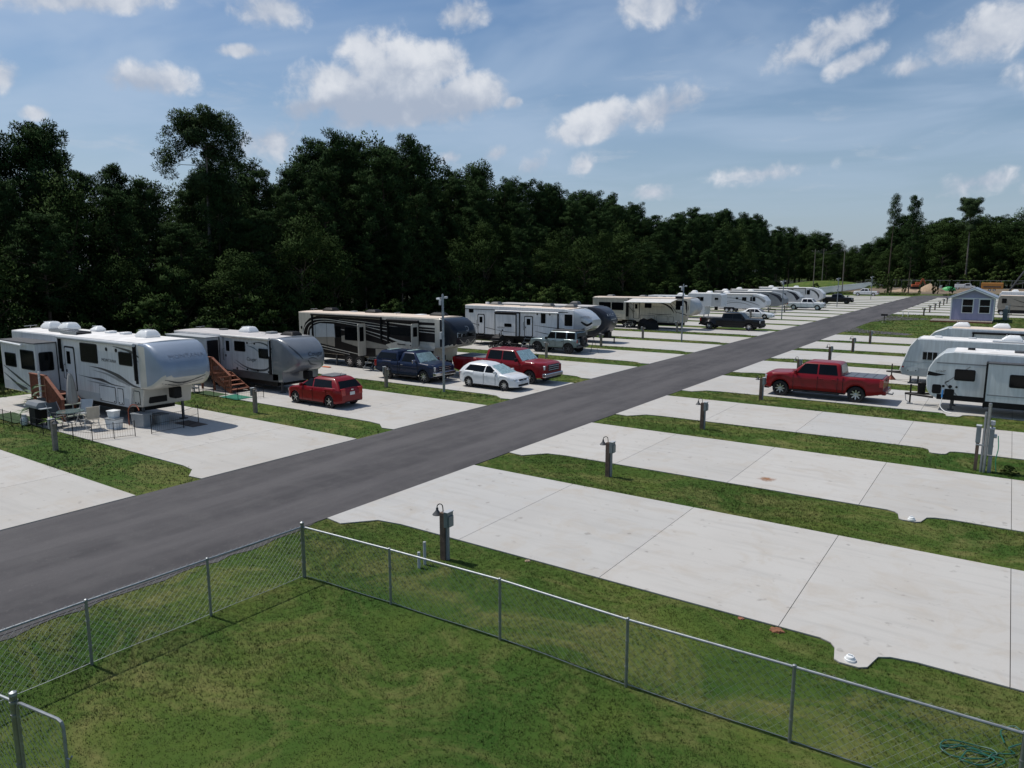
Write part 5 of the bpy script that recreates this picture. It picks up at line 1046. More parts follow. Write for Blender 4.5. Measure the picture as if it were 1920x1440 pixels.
# ---------------------------------------------------------------- 8: grey-white bunkhouse trailer
def trailer(label, X0, Yn, prof, side, roofz, texts=(), wins=(), doors=(), nose=None, graph=GRAPH, axles=(), acs=(), aw=None, w=2.42, name='travel_trailer', noseM=None, roofm=ROOFW):
    v = RV(name, label, X0, Yn, w); v.shell(prof, side); xs = [p[0] for p in prof]
    v.roof(roofz[0], roofz[1], roofz[2], roofz[3] if len(roofz) > 3 else roofz[2], roofm)
    for a in wins: v.window(*a)
    for a in doors: v.door(*a, side)
    for t, x, z, s in texts: v.text(t, x, z, s, graph)
    if axles: v.axle(list(axles), .34, 'steel')
    for x in acs: v.ac(x, .15, roofz[2] + .03, PLASW)
    if aw: v.awning(*aw)
    return v
v = trailer('white and grey bunkhouse trailer with dark swirls beyond the older white camper', -36, 115.3, [(-43, .66), (-43, 2.92), (-33.0, 2.98), (-31.9, 2.62), (-31.3, 1.9), (-31.3, 1.3), (-31.7, .9), (-32.6, .66)], OLDW, (-43, -33.0, 2.96, 3.0), [],
            [(-35.2, -34.5, 1.9, 2.45), (-33.9, -33.1, 1.85, 2.5), (-36.2, -35.8, 2.1, 2.4)], axles=(-37.6, -36.8), acs=(-41, -38.2), aw=(-39.2, -33.5, 2.9, LGREY))
v.graphic([([(-39, 2.4), (-36.5, 2.25), (-34, 1.7), (-32.4, 1.2)], [.02, .06, .10, .04]), ([(-38.5, 1.1), (-36.8, 1.55), (-35, 1.5), (-33.4, 1.0)], [.02, .07, .06, .02]), ([(-38.5, 1.35), (-37.2, 1.8), (-35.6, 1.78)], [.01, .04, .01])], GRAPH); v.graphic([([(-34, 2.75), (-32.6, 2.4), (-31.6, 1.8)], [.02, .25, .4])], GRAPHG)
tg = v.mb(); tg.tube([(-31.6, -.5, .55), (-30.2, 0, .55)], .05, 6); tg.tube([(-31.6, .5, .55), (-30.2, 0, .55)], .05, 6); tg.build('tongue', BLACK, v.root); v.leg(-30.3, 0, .55)
v = trailer('trailer with dark grey curved front, third in the cluster past the sedan', -36, 124.6, [(-43, .66), (-43, 3.05), (-33.2, 3.1), (-31.7, 2.75), (-30.9, 1.95), (-30.9, 1.3), (-31.4, .9), (-32.4, .66)], MGREY, (-43, -33.2, 3.08, 3.12), wins=[(-34.4, -33.6, 1.9, 2.6)], axles=(-37.6, -36.8), acs=(-41.5, -37))
v.graphic([([(-33.6, 2.9), (-32.2, 2.4), (-31.3, 1.6)], [.05, .4, .6])], DK); v.leg(-30.8, 0, .6)
v = trailer('white-roofed trailer with dark front behind the white pickup, fourth in the cluster', -36, 134.2, [(-43, .66), (-43, 3.15), (-33.0, 3.2), (-31.5, 2.85), (-30.6, 2.0), (-30.6, 1.3), (-31.2, .9), (-32.2, .66)], LGREY, (-43.3, -33, 3.18, 3.22), wins=[(-33.9, -33.2, 1.9, 2.6)], axles=(-37.6, -36.8), acs=(-42, -35.5))
v.graphic([([(-33.0, 3.0), (-31.8, 2.5), (-31, 1.6)], [.05, .4, .7])], DK); v.leg(-30.5, 0, .6)
v = trailer('white trailer with teal and black swirl front, farthest of the left cluster', -36, 152.2, [(-43, .66), (-43, 3.2), (-32.6, 3.25), (-31.3, 2.9), (-30.5, 2.1), (-30.5, 1.3), (-31.0, .9), (-31.9, .66)], WH2, (-43.2, -32.6, 3.23, 3.27), [], [(-36.9, -36.2, 2.2, 2.9), (-33.6, -33.0, 1.9, 2.8)], doors=[(-38.6, -37.9, .9, 2.7)], axles=(-37.2, -36.4), acs=(-41, -36), aw=(-39, -33.8, 3.1, BLACK))
v.graphic([([(-36.0, 2.15), (-35.7, 2.4), (-35.5, 2.1), (-35.2, 2.3), (-34.9, 2.1), (-34.5, 2.25), (-34.2, 2.15)], [.05, .09, .06, .08, .06, .07, .03])], GR3, name='script_logo'); v.graphic([([(-33.4, 3.0), (-32.2, 2.6), (-31.4, 1.8), (-31.4, 1.1)], [.04, .3, .35, .05]), ([(-38.5, 1.2), (-35.5, 1.35), (-32.8, 1.0)], [.02, .12, .04])], GRAPH); v.leg(-30.4, 0, .6)
# ---------------------------------------------------------------- right-hand trailers (noses to the left)
DUCK = mat('pale_duck_egg_side', (.56, .60, .61), .35, var=.04, coat=.25)
v = trailer('newest white travel trailer with black windows and LIGHT lettering, front right', 1, 39.5, [(6.5, .55), (6.5, 2.76), (-1.95, 2.86), (-2.35, 2.80), (-2.72, 2.45), (-2.93, 2.05), (-3.0, 1.5), (-2.95, 1.0), (-2.78, .72), (-2.45, .55)], DUCK, (-1.95, 6.5, 2.87, 2.79), w=2.44, roofm=ROOFW,
            texts=[('LIGHT', -2.42, 1.90, .15)], wins=[(-1.85, -1.02, 1.52, 2.06), ], axles=(2.1, 2.9))
v.mb().box(-2.5, 6.5, v.n - .01, v.n + .01, .55, .80).build('black_skirt', BLACK, v.root); v.graphic([([(-2.05, 1.45), (-2.2, 1.35), (-1.6, .72)], [.06, .06, .05]), ([(-2.2, 1.35), (-1.25, 2.2)], [.05, .05])], GRAPHG, k=2); v.graphic([([(-2.95, 1.78), (-2.6, 1.74), (-2.2, 1.76)], [.2, .16, .0])], BLACK, k=4)
v.mb().box(-2.62, 6.4, v.n - .006, v.n + .01, 2.28, 2.34).build('grey_stripe', MGREY, v.root); o = v.mb(); 
for z in (1.22,): v.mb().prism(rr(-2.72, -2.34, .82, 1.26, .08), 'y', v.n - .02, v.n).build('storage_hatch', BLACK, v.root)
v.mb().prism(rr(-2.20, -1.80, .66, 1.08, .06), 'y', v.n - .02, v.n).build('storage_hatch', BLACK, v.root)
for x, r_ in ((-2.26, .06), (-1.98, .08), (-1.72, .05)): v.mb().lathe([(r_, v.n - .03), (r_, v.n)], c=(x, 0, 1.20), ax='y', n=12).build('inlet_cap', BLACK, v.root)
sl = v.slide(-.58, 4.0, .45, 2.46, .55, DUCK, DGREY); v.window(.30, 1.1, 1.44, 2.03, y=v.n - .55, parent=sl); v.mb().box(-.56, 4, v.n - .56, v.n - .5, .45, .72).build('black_skirt', BLACK, sl); v.mb().box(-.62, -.54, v.n - .565, v.n - .1, .42, 2.52).build('black_edge', BLACK, sl); v.mb().box(-.5, 3.9, v.n - .557, v.n - .5, 1.0, 1.05).build('grey_stripe', MGREY, sl)
tg = v.mb(); tg.tube([(-2.7, -.55, .52), (-3.95, 0, .52)], .06, 6); tg.tube([(-2.7, .55, .52), (-3.95, 0, .52)], .06, 6); tg.build('tongue', BLACK, v.root); v.mb().tube([(-3.72, 0, .02), (-3.72, 0, 1.0)], .04, 8).build('tongue_jack', BLACK, v.root); v.mb().cbox((-3.72, 0, .02), (.25, .25, .04)).build('jack_foot', STEEL, v.root)
v.mb().tube([(-3.95, 0, .5), (-3.9, -.1, .2), (-3.7, -.12, .06)], .02, 5).build('safety_chain', STEEL, v.root); v.mb().lathe([(.17, .58), (.19, 1.10), (.20, 1.12), (.16, 1.16), (.001, 1.17)], c=(-3.25, 0, 0), n=16).build('propane_cover', BLACK, v.root, smooth=True)
v.leg(-1.9, -.7, .55); v.leg(-1.9, .7, .55); v.vent(-1.3, -.2, 2.88, BLACK, d=.3, h=.12); v.vent(.6, -.3, 2.87, DGREY, d=.42, h=.12); v.vent(-.3, .2, 2.88, PLASW, d=.2, h=.06)
hz = v.mb().tube([tuple(p) for p in curve([(-2.26, v.n - .03, 1.0), (-2.27, v.n - .08, .6), (-2.3, v.n - .16, .25), (-2.1, v.n - .35, .06), (-1.8, v.n - .55, .03)], 5)], .02, 6).build('fill_hose', PLASW, v.root, smooth=True); v.mb().tube([(-2.26, v.n - .05, 1.02), (-2.27, v.n - .08, .66)], .035, 8).build('water_filter', mat('blue_plastic', (.06, .24, .55), .4), v.root)
v = trailer('older white trailer with slanted nose and framed window, second on the right', 1, 48.1, [(6.5, .5), (6.5, 2.62), (-4.15, 2.70), (-4.36, 2.64), (-4.62, 2.2), (-5.05, .78), (-4.9, .52), (-4.55, .46)], DUCK, (-4.15, 6.5, 2.71, 2.64), w=2.44)
v.window(-3.97, -3.16, 1.45, 1.98, r=.02, bars=2, frame=LGREY); v.mb().tube([(-4.28, v.n - .01, 2.70), (-4.63, v.n - .01, 2.2), (-5.06, v.n - .01, .8)], .035, 6).build('white_corner_trim', PLASW, v.root)
v.mb().box(-4.9, 6, v.n - .005, v.n, 1.28, 1.36).build('grey_stripe', LGREY, v.root); v.mb().box(-4.95, 6, v.n - .005, v.n, .52, .95).build('grey_stripe', LGREY, v.root); v.hatch(-4.75, -4.1, .72, 1.02, DUCK, frame=LGREY); v.mb().box(-4.98, -4.86, v.n - .012, v.n, .95, 1.03).build('marker_light', TAILRED, v.root)
tg = v.mb(); tg.tube([(-4.7, -.6, .5), (-5.9, 0, .5)], .05, 6); tg.tube([(-4.7, .6, .5), (-5.9, 0, .5)], .05, 6); tg.build('tongue', BLACK, v.root); j = v.mb(); j.tube([(-5.62, 0, .05), (-5.62, 0, .98)], .035, 8); j.build('tongue_jack', BLACK, v.root); v.mb().lathe([(.26, .0), (.24, .06), (.06, .26), (.05, .30)], c=(-5.62, 0, 0.0), n=4).build('jack_stand', mat('rusty_red_metal', (.22, .06, .035), .7), v.root)
v.leg(-4.5, -.8, .46); v.leg(-4.1, -.8, .46); v.vent(-3.3, -.2, 2.72, PLASW, d=.4, h=.12); v.ac(.3, -.1, 2.7, PLASW, back=1); v.vent(-1.6, .1, 2.71, LGREY, d=.4, h=.1); v.mb().box(-.6, 1.6, v.n + .1, v.n + .9, 2.70, 2.74).build('roof_panel', LGREY, v.root)
v = trailer('white trailer with tan roof and two air conditioners, third on the right', 1, 57.4, [(6.5, .55), (6.5, 2.70), (-3.1, 2.76), (-3.5, 2.70), (-4.2, 2.35), (-4.65, 1.8), (-4.75, 1.2), (-4.5, .7), (-4.0, .55)], DUCK, (-3.1, 6.5, 2.77, 2.71), w=2.44, roofm=ROOFT)
v.mb().tube([(-3.3, v.n - .01, 2.76), (-4.1, v.n - .01, 2.42), (-4.6, v.n - .01, 1.85), (-4.76, v.n - .01, 1.2)], .035, 6).build('white_corner_trim', PLASW, v.root); v.awning(-1.9, 4, 2.5, BLACK); v.ac(-2.6, 0, 2.78, PLASW, back=1); v.ac(-.3, 0, 2.78, PLASW, back=1); v.graphic([([(-4.5, 1.9), (-3.6, 2.1), (-2.8, 2.12)], [.02, .1, .02])], LGREY); v.leg(-4.3, -.8, .55)
v = trailer('grey trailer with dark stripes standing behind the lavender shed', 1, 130.8, [(8, .55), (8, 2.85), (-1.2, 2.95), (-1.45, 2.6), (-1.55, 1.2), (-1.3, .6)], TANG, (-1.2, 8, 2.95, 2.87), axles=(-.95, 4.0), roofm=ROOFT, wins=[(-1.0, -.4, 1.8, 2.5)])
v.graphic([([(.2, 2.5), (2, 1.9), (5, 1.5)], [.03, .1, .03]), ([(-.5, 1.5), (2, 1.3), (5, 1.1)], [.02, .1, .03])], BROWN); v.leg(.3, -.8, .55)
v = trailer('white-roofed trailer far behind the grey one at the right edge', 3, 150, [(9, .55), (9, 3.0), (-1.3, 3.05), (-1.6, 2.6), (-1.6, 1.0), (-1.3, .6)], WH2, (-1.3, 9, 3.05, 3.02), acs=(.6,)); v.leg(0, -.8, .55)
# ================================================================ street furniture and small things
GREEN = mat('green_plastic', (.02, .22, .12), .45); ORANGE = mat('orange_plastic', (.60, .14, .03), .5)
# ---------------------------------------------------------------- hook-up posts with lamp
def hookup(back):
    r_ = thing('hookup_post', 'x', 'power post', group='power hook-up posts beside the pads')
    MB().box(-.075, .075, -.075, .075, -.1, 1.15).build('post', POSTWOOD if not back else OLDWOOD, r_, bevel=.008)
    s = -1 if back else 1
    b = MB().box(*sorted((s * .076, s * .19)), -.11, .11, .82, 1.19).build('power_box', BOXGREY, r_, bevel=.01)
    MB().box(*sorted((s * .19, s * .22)), -.09, .09, .84, 1.10).build('cover', BOXGREY, b, bevel=.01); MB().box(*sorted((s * .06, s * .21)), -.12, .12, 1.19, 1.205).build('lid', LGREY, b, bevel=.008)
    MB().box(*sorted((s * .078, s * .13)), -.04, .04, 0, .82).build('conduit', MGREY, r_)
    # gooseneck lamp
    l = MB().tube([tuple(p) for p in curve([(-s * .02, 0, 1.16), (-s * .04, 0, 1.30), (-s * .11, 0, 1.33), (-s * .19, 0, 1.28), (-s * .20, 0, 1.2)], 4)], .012, 6).build('lamp_arm', BLACK, r_, smooth=True)
    MB().lathe([(.028, 1.22), (.03, 1.17), (.045, 1.14), (.115, 1.06), (.11, 1.05), (.04, 1.12), (.001, 1.12)], c=(-s * .20, 0, 0), n=16).build('lamp_shade', DGREY, l, smooth=True)
    return r_
ORD = ['nearest', 'second', 'third', 'fourth', 'fifth', 'sixth', 'seventh', 'eighth', 'ninth', 'tenth', 'eleventh', 'twelfth', 'thirteenth', 'fourteenth', 'fifteenth', 'sixteenth']
hp = hookup(False)
for i, (x, y) in enumerate([(-10.38, 12.2), (-10.36, 20.5), (-10.33, 29.15), (-10.28, 37.7), (-10.6, 47.0), (-10.6, 56.5), (-10.4, 64.7), (-10.33, 73.0), (-10.4, 122.6), (-10.4, 131.8), (-10.35, 140.6), (-10.5, 151.8), (-10.6, 163), (-10.6, 171.5)]):
    o = hp if i == 0 else copy_tree(hp); o.location = (x, y, 0); o.rotation_euler.z = rnd.uniform(-.06, .06)
    o['label'] = ['brown hook-up post with grey box and lamp, nearest behind the wire fence', 'second hook-up post from the wire fence on the right', 'third hook-up post from the wire fence on the right', 'hook-up post just before the red pickup on the right', 'hook-up post half hidden behind the red pickup cab', 'hook-up post behind the red pickup bed', 'second hook-up post past the red pickup',
                  'hook-up post nearest the grass island on the right', 'nearest of the six hook-up posts left of the shed', 'second of the six hook-up posts left of the shed', 'third of the six hook-up posts left of the shed', 'fourth of the six hook-up posts left of the shed', 'fifth of the six hook-up posts left of the shed', 'farthest of the six hook-up posts left of the shed'][i]
hb = hookup(True)
lp = [(-29.05, 11.75), (-29.05, 20.5), (-29.3, 29.5), (-29.2, 46.85), (-29.45, 56.4), (-29.5, 65.3), (-29.6, 74.4), (-29.4, 92.5), (-29.5, 101.0), (-29.6, 110.4), (-29.6, 119.6), (-29.8, 137.8), (-29.8, 147.0), (-29.8, 165.4), (-29.8, 174.6)]
ll = ['weathered post before the patio of the first white camper', 'hook-up post left of the red hatchback', 'hook-up post before the navy blue pickup', 'hook-up post at the front bumper of the grey-green SUV', 'hook-up post beside the charcoal nosed camper', 'hook-up post on the grass between the third tall pole and the charcoal nose', 'hook-up post before the nose of the cream camper']
for i, (x, y) in enumerate(lp):
    o = hb if i == 0 else copy_tree(hb); o.location = (x, y, 0); o.rotation_euler.z = rnd.uniform(-.08, .08)
    o['label'] = ll[i] if i < len(ll) else '%s hook-up post past the black pickup on the left row' % ORD[i - len(ll)]
# ---------------------------------------------------------------- tall metal poles with cameras
def tall_pole():
    r_ = thing('light_pole', 'x', 'pole', group='tall metal poles along the left row')
    MB().lathe([(.075, -.1), (.07, 2.5), (.066, 2.52), (.062, 5.35), (.05, 5.42), (.001, 5.44)], n=12).build('pole', STEEL, r_, smooth=True)
    a = MB().box(-.34, .32, -.025, .025, 5.18, 5.24).build('cross_arm', LGREY, r_); MB().cbox((-.30, -.02, 5.16), (.22, .10, .10)).build('camera', PLASW, a, bevel=.02); MB().cbox((.26, -.02, 5.26), (.20, .09, .09)).build('camera', LGREY, a, bevel=.02)
    MB().box(-.20, -.05, -.10, .10, 4.82, 5.12).build('junction_box', LGREY, r_, bevel=.02); MB().box(-.19, -.045, -.10, .10, 2.95, 3.35).build('meter_box', LGREY, r_, bevel=.02); MB().lathe([(.10, 4.28), (.10, 4.36)], n=12).build('band', STEEL, r_)
    return r_
tp = tall_pole()
for i, (x, y) in enumerate([(-25.5, 30.15), (-25.42, 65.1), (-25.7, 102.4), (-26.2, 143.2), (-26.4, 183)]):
    o = tp if i == 0 else copy_tree(tp); o.location = (x, y, 0)
    o['label'] = ['tall galvanised pole with cameras before the navy pickup', 'tall galvanised pole with cameras before the cream camper', 'tall galvanised pole with cameras near the white sedan', 'tall galvanised pole with cameras before the far black pickup', 'farthest tall galvanised pole near the far white pickup'][i]
    if i == 1: MB().box(-.75, -.08, -.09, .09, 4.05, 4.28).build('flood_lamp', BLACK, o, bevel=.03)
# ---------------------------------------------------------------- chain link fence
WIRE = mat('fence_wire', (.36, .39, .39), .5, metal=.3, var=.1)
def link_panel(p0, p1, z0, z1, parent, pitch=.064, r=.0023, name='chain_link'):
    """woven wire between two posts: zigzag wires, three-sided"""
    d = np.array([p1[0] - p0[0], p1[1] - p0[1]]); L_ = np.hypot(*d); d /= L_; nrm = np.array([-d[1], d[0]])
    n = int(L_ / pitch); hs = int(round((z1 - z0) / pitch)); VS = []; FS = []
    ang = [0, 2.094, 4.189]; zz = np.linspace(z0, z1 + .03, hs + 1)
    for i in range(n):
        base = len(VS)
        for j, z in enumerate(zz):
            s = (i + (i + j) % 2) * pitch + .01; w = .003 * (1 if (i + j) % 2 else -1); cx = p0[0] + d[0] * s + nrm[0] * w; cy = p0[1] + d[1] * s + nrm[1] * w
            for a in ang: VS.append((cx + d[0] * r * math.cos(a) + nrm[0] * r * math.sin(a), cy + d[1] * r * math.cos(a) + nrm[1] * r * math.sin(a), z))
        for j in range(len(zz) - 1):
            for q in range(3): FS.append((base + j * 3 + q, base + j * 3 + (q + 1) % 3, base + j * 3 + 3 + (q + 1) % 3, base + j * 3 + 3 + q))
    me = bpy.data.meshes.new(name); me.from_pydata(VS, [], FS); me.materials.append(WIRE); o = bpy.data.objects.new(name, me); COL.objects.link(o); o.parent = parent
    o['kind'] = 'stuff'; return o
fence = thing('chain_link_fence', 'low galvanised chain link fence round the near lawn', 'fence', (-12.27, 9.7, 0))
FX, FY = -12.27, 9.7
loc = lambda x, y, z=0: (x - FX, y - FY, z)
side = [(-12.55, -4.2), (-12.5, -1.5), (-12.46, 1.0), (-12.43, 3.0), (-12.41, 5.24), (-12.34, 7.44), (-12.27, 9.66)]; frontp = [(-12.27, 9.66), (-9.79, 9.81), (-7.14, 9.92), (-4.58, 9.87), (-2.04, 9.95), (0.62, 10.0), (3.2, 10.05), (5.8, 10.1)]
FH = 1.17
for i, p in enumerate(side[:-1] + frontp):
    c = p == (-12.27, 9.66)
    pr = .042 if c else .026
    o = MB().lathe([(pr, -.2), (pr, FH + (.06 if c else -.0)), (pr * 1.15, FH + (.07 if c else .0)), (pr * 1.1, FH + (.10 if c else .03)), (.001, FH + (.13 if c else .045))], c=loc(*p), n=10).build('post', STEEL, fence, smooth=True)
    for zz in (.35, .8): MB().lathe([(pr + .006, zz), (pr + .006, zz + .02)], c=loc(*p), n=10).build('tie_band', STEEL, o)
def sag(a, b, z, amp, n=9): return [tuple(np.array(loc(*a, z)) * (1 - t) + np.array(loc(*b, z)) * t + np.array([0, 0, amp * math.sin(t * PI * 2 + a[0])])) for t in np.linspace(0, 1, n)]
for run in (side, frontp):
    MB().tube([loc(p[0], p[1], FH) for p in run], .021, 8).build('top_rail', STEEL, fence, smooth=True)
    for a, b in zip(run[:-1], run[1:]):
        MB().tube(sag(a, b, .045, .008), .0055, 5).build('tension_wire', STEEL, fence)
        link_panel(loc(*a)[:2], loc(*b)[:2], .05, FH + .02, fence)
# gate at lower left
gate = thing('fence_gate', 'chain link gate with rounded tube frame at the lower left corner', 'gate', (-10.1, 3.35, 0)); gx, gy = -10.1, 3.35
gl = lambda x, y, z: (x - gx, y - gy, z)
gp = MB().lathe([(.045, -.2), (.045, 1.28), (.052, 1.29), (.045, 1.33), (.001, 1.35)], c=gl(-10.12, 3.30, 0), n=12).build('gate_post', STEEL, gate, smooth=True)
for z in (.3, 1.0, 1.18): MB().lathe([(.052, z), (.052, z + .03)], c=gl(-10.12, 3.30, 0), n=12).build('hinge_band', STEEL, gp)
fr_ = MB().tube([gl(*p) for p in [(-10.05, 3.31, .12), (-10.05, 3.31, 1.14), (-10.02, 3.315, 1.20), (-9.96, 3.32, 1.22), (-9.22, 3.44, 1.22), (-9.15, 3.45, 1.20), (-9.12, 3.455, 1.13), (-9.12, 3.455, .12), (-10.05, 3.31, .12)]], .021, 8).build('gate_frame', STEEL, gate, smooth=True)
MB().tube([gl(-9.13, 3.45, .72), gl(-9.02, 3.46, .74), gl(-8.98, 3.46, .80)], .012, 6).build('latch', STEEL, fr_); link_panel(gl(-10.05, 3.31, 0)[:2], gl(-9.12, 3.455, 0)[:2], .14, 1.2, gate)
gr = MB().tube([gl(-12.42, 3.0, FH), gl(-11.2, 3.12, 1.2), gl(-10.14, 3.28, 1.22)], .021, 8).build('top_rail', STEEL, gate, smooth=True); link_panel(gl(-12.42, 3.0, 0)[:2], gl(-10.14, 3.28, 0)[:2], .05, 1.2, gate)
# pipes, sewer caps, clods, hose
pp = thing('standpipe', 'pair of short grey pipes beside the nearest hook-up post', 'pipe', (-10.55, 11.7, 0))
for x, h in ((0, .55), (.02, .38)): MB().lathe([(.035, -.05), (.035, h), (.001, h + .01)], c=(x, -.22 if h < .5 else 0, 0), n=10).build('pipe', LGREY, pp, smooth=True)
for i, (x, y) in enumerate([(-1.72, 12.75), (-1.66, 21.35)]):
    s = thing('sewer_cap', ['white sewer cap in the notch of the nearest pad', 'white sewer cap in the notch of the second pad'][i], 'sewer cap', (x, y, .036), group='sewer caps in the pad notches'); s.scale = (.72, .72, .72)
    MB().lathe([(.13, 0), (.13, .05), (.105, .055), (.10, .10), (.085, .12), (.001, .125)], n=18).build('collar', PLASW, s, smooth=True); MB().cbox((0, 0, .14), (.10, .035, .05)).build('lug', PLASW, s, bevel=.006)
def clod(x, y, s, label, m):
    rng = np.random.default_rng(int(abs(x * 100))); bm = bmesh.new(); bmesh.ops.create_icosphere(bm, subdivisions=3, radius=1)
    for vv in bm.verts: k = 1 + .28 * math.sin(vv.co.x * 5 + x) * math.cos(vv.co.y * 6) + rng.normal() * .05; vv.co = Vector((vv.co.x * s * k * 1.2, vv.co.y * s * k, max(-.02, vv.co.z * s * .42 * k)))
    me = bpy.data.meshes.new('clay_mound'); bm.to_mesh(me); bm.free(); me.materials.append(m); o = bpy.data.objects.new('clay_mound', me); COL.objects.link(o); o.location = (x, y, .01); tag(o, label, 'dirt mound')
CLAY = mat('red_clay', (.24, .105, .055), .95, var=.3, vscale=9, bump=.6, bscale=20)
clod(-3.05, 13.15, .10, 'small heap of red clay at the edge of the nearest pad', CLAY); clod(-3.75, 13.24, .05, 'tiny clod of red clay left of the clay heap', CLAY); clod(-8.7, 13.2, .06, 'pale dirt clod at the pad edge right of the nearest post', mat('tan_dirt', (.3, .22, .15), .9))
rng = np.random.default_rng(4); hp_ = []
for i in range(46):
    t = i * .42; hp_.append((0.12 + .30 * math.cos(t) * (1 + .45 * math.sin(i * .61)) + .12 * math.sin(i * .3), 11.0 + .17 * math.sin(t * 1.07) * (1 + .5 * math.cos(i * .53)) + i * .006, .03 + .012 * (i % 3)))
hp_ += [(.55, 11.5, .06), (.75, 11.75, .10), (.62, 11.95, .16), (.45, 11.85, .08), (.5, 11.6, .05)]
o = MB().tube([tuple(p) for p in curve(hp_, 3)], .011, 6); o.o = (.3, 11.3, 0); o = o.build('garden_hose', mat('green_hose', (.010, .09, .055), .5), smooth=True, loc=(.3, 11.3, 0)); tag(o, 'coiled green garden hose on the grass at lower right', 'hose')
# ---------------------------------------------------------------- electric meter stand
m = thing('meter_stand', 'grey electric meter stand with pipes on the third grass strip', 'meter stand', (-.22, 28.25, 0))
MB().box(-.30, -.20, -.05, .05, -.1, 1.35).build('wood_post', POSTWOOD, m); MB().lathe([(.045, -.1), (.045, 2.25), (.055, 2.27), (.05, 2.36), (.001, 2.38)], c=(0, -.14, 0), n=12).build('service_pipe', STEEL, m, smooth=True)
MB().lathe([(.04, -.1), (.04, 2.05), (.001, 2.06)], c=(-.09, -.1, 0), n=12).build('service_pipe', STEEL, m, smooth=True)
b = MB().box(-.32, -.18, -.12, .12, .98, 1.55).build('breaker_box', BOXGREY, m, bevel=.015); MB().box(-.33, -.17, -.13, .13, 1.55, 1.57).build('lid', LGREY, b)
b = MB().box(.05, .19, -.15, .15, .62, 1.50).build('meter_cabinet', BOXGREY, m, bevel=.015); MB().box(.04, .20, -.16, .16, 1.50, 1.52).build('lid', LGREY, b); MB().lathe([(.07, .19), (.07, .25), (.06, .27), (.001, .27)], c=(0, 0, 1.25), ax='x', n=16).build('meter_dial', LGREY, b, smooth=True)
MB().box(.05, .19, -.09, .09, 1.62, 1.76).build('top_box', LGREY, m, bevel=.02); MB().box(.09, .20, -.09, .09, .0, .55).build('lower_conduit', MGREY, m); MB().tube([(-.3, -.12, .92), (.2, -.12, .92)], .03, 8).build('cross_pipe', STEEL, m)
MB().tube([(.11, 0, 1.52), (.11, 0, 1.62)], .03, 8).build('nipple', STEEL, m)
MB().tube([tuple(p) for p in curve([(.30, -.15, 1.3), (.34, -.2, .9), (.3, -.22, .5), (.34, -.2, .1)], 4)], .015, 6).build('green_cord', GREEN, m)
tree('shrub', 0, .5, 28.25, .34, 'tuft of dark weeds at the foot of the meter stand', name='weed_tuft', sx=1.5)
# ---------------------------------------------------------------- wooden steps
def stairs(x, y, w, top, run, n, label, wood, tread):
    """landing (x..x+w) by the wall, flight down to +X, railing on the near side; y = wall side"""
    r_ = thing('wooden_steps', label, 'steps', (x, y - .62, .036)); D = 1.15; yn = -D / 2
    for i in range(4): MB().box(.0, w, -D / 2 + i * D / 4, -D / 2 + (i + 1) * D / 4 - .015, top - .04, top).build('deck_board', wood, r_)
    for px_ in (0.0, w - .09):
        for py in (-D / 2, D / 2 - .09): MB().box(px_, px_ + .09, py, py + .09, 0, top - .04).build('leg', wood, r_)
    st = run / n
    for i in range(n):
        z = top - (i + 1) * top / (n + 1); MB().box(w + i * st, w + (i + 1) * st + .03, -D / 2, D / 2, z - .04, z).build('tread', tread, r_)
    for py in (-D / 2 - .045, D / 2): MB().prism([(w, top - .03), (w, top - .30), (w + run - .1, 0), (w + run + .1, 0), (w + run + .1, .1)], 'y', py, py + .04).build('stringer', wood, r_)
    rail = .92
    for px_, bz in ((0.0, top), (w, top), (w + run, .0)):
        MB().box(px_ - .04, px_ + .05, yn - .09, yn, 0 if bz == 0 else top - .3, bz + rail + .05).build('rail_post', wood, r_)
    MB().box(-.05, w + .05, yn - .11, yn + .03, top + rail, top + rail + .04).build('handrail', wood, r_)
    MB().prism([(w, top + rail), (w, top + rail + .05), (w + run + .06, rail + .08), (w + run + .06, rail + .03)], 'y', yn - .11, yn + .03).build('handrail', wood, r_)
    k = int(w / .11)
    for i in range(k): MB().box((i + .5) * w / k - .018, (i + .5) * w / k + .018, yn - .06, yn - .02, top - .1, top + rail).build('baluster', wood, r_)
    k = int(run / .12)
    for i in range(k):
        f_ = (i + .5) / k; zz = top * (1 - f_); MB().box(w + f_ * run - .018, w + f_ * run + .018, yn - .06, yn - .02, zz, zz + rail - .02).build('baluster', wood, r_)
    return r_
stairs(-37.2, 15.55, 1.5, 1.0, 1.5, 4, 'reddish wooden steps with railing at the first white camper', CEDAR, mat('grey_green_tread', (.17, .20, .17), .8))
stairs(-37.5, 24.2, 1.25, .95, 1.6, 4, 'red cedar steps with railing at the silver camper', CEDAR, CEDAR)
n_ = NT('camouflage_cloth'); c_ = n_.mix(n_.rng(n_.noise(9, 3, .6, vec=n_.obj), .45, .55), (.42, .42, .40), (.13, .14, .13)); n_.out(c_, .9, .1)
tw_ = MB()
for i in range(10):
    t0 = -.6 + .12 * i; 
vs = []; nx, nz = 12, 9
for i in range(nx + 1):
    for j in range(nz + 1): vs.append((i / nx * .95, -.02 - .03 * math.sin(i * 1.4) * j / nz, -j / nz * .85))
tw_.add(vs, [(i * (nz + 1) + j, (i + 1) * (nz + 1) + j, (i + 1) * (nz + 1) + j + 1, i * (nz + 1) + j + 1) for i in range(nx) for j in range(nz)])
o = tw_.build('towel', n_.m, smooth=True, loc=(-37.35, 22.88, 1.93)); sm = o.modifiers.new('thick', 'SOLIDIFY'); sm.thickness = .015; tag(o, 'grey patterned towel hung over the cedar railing', 'towel')
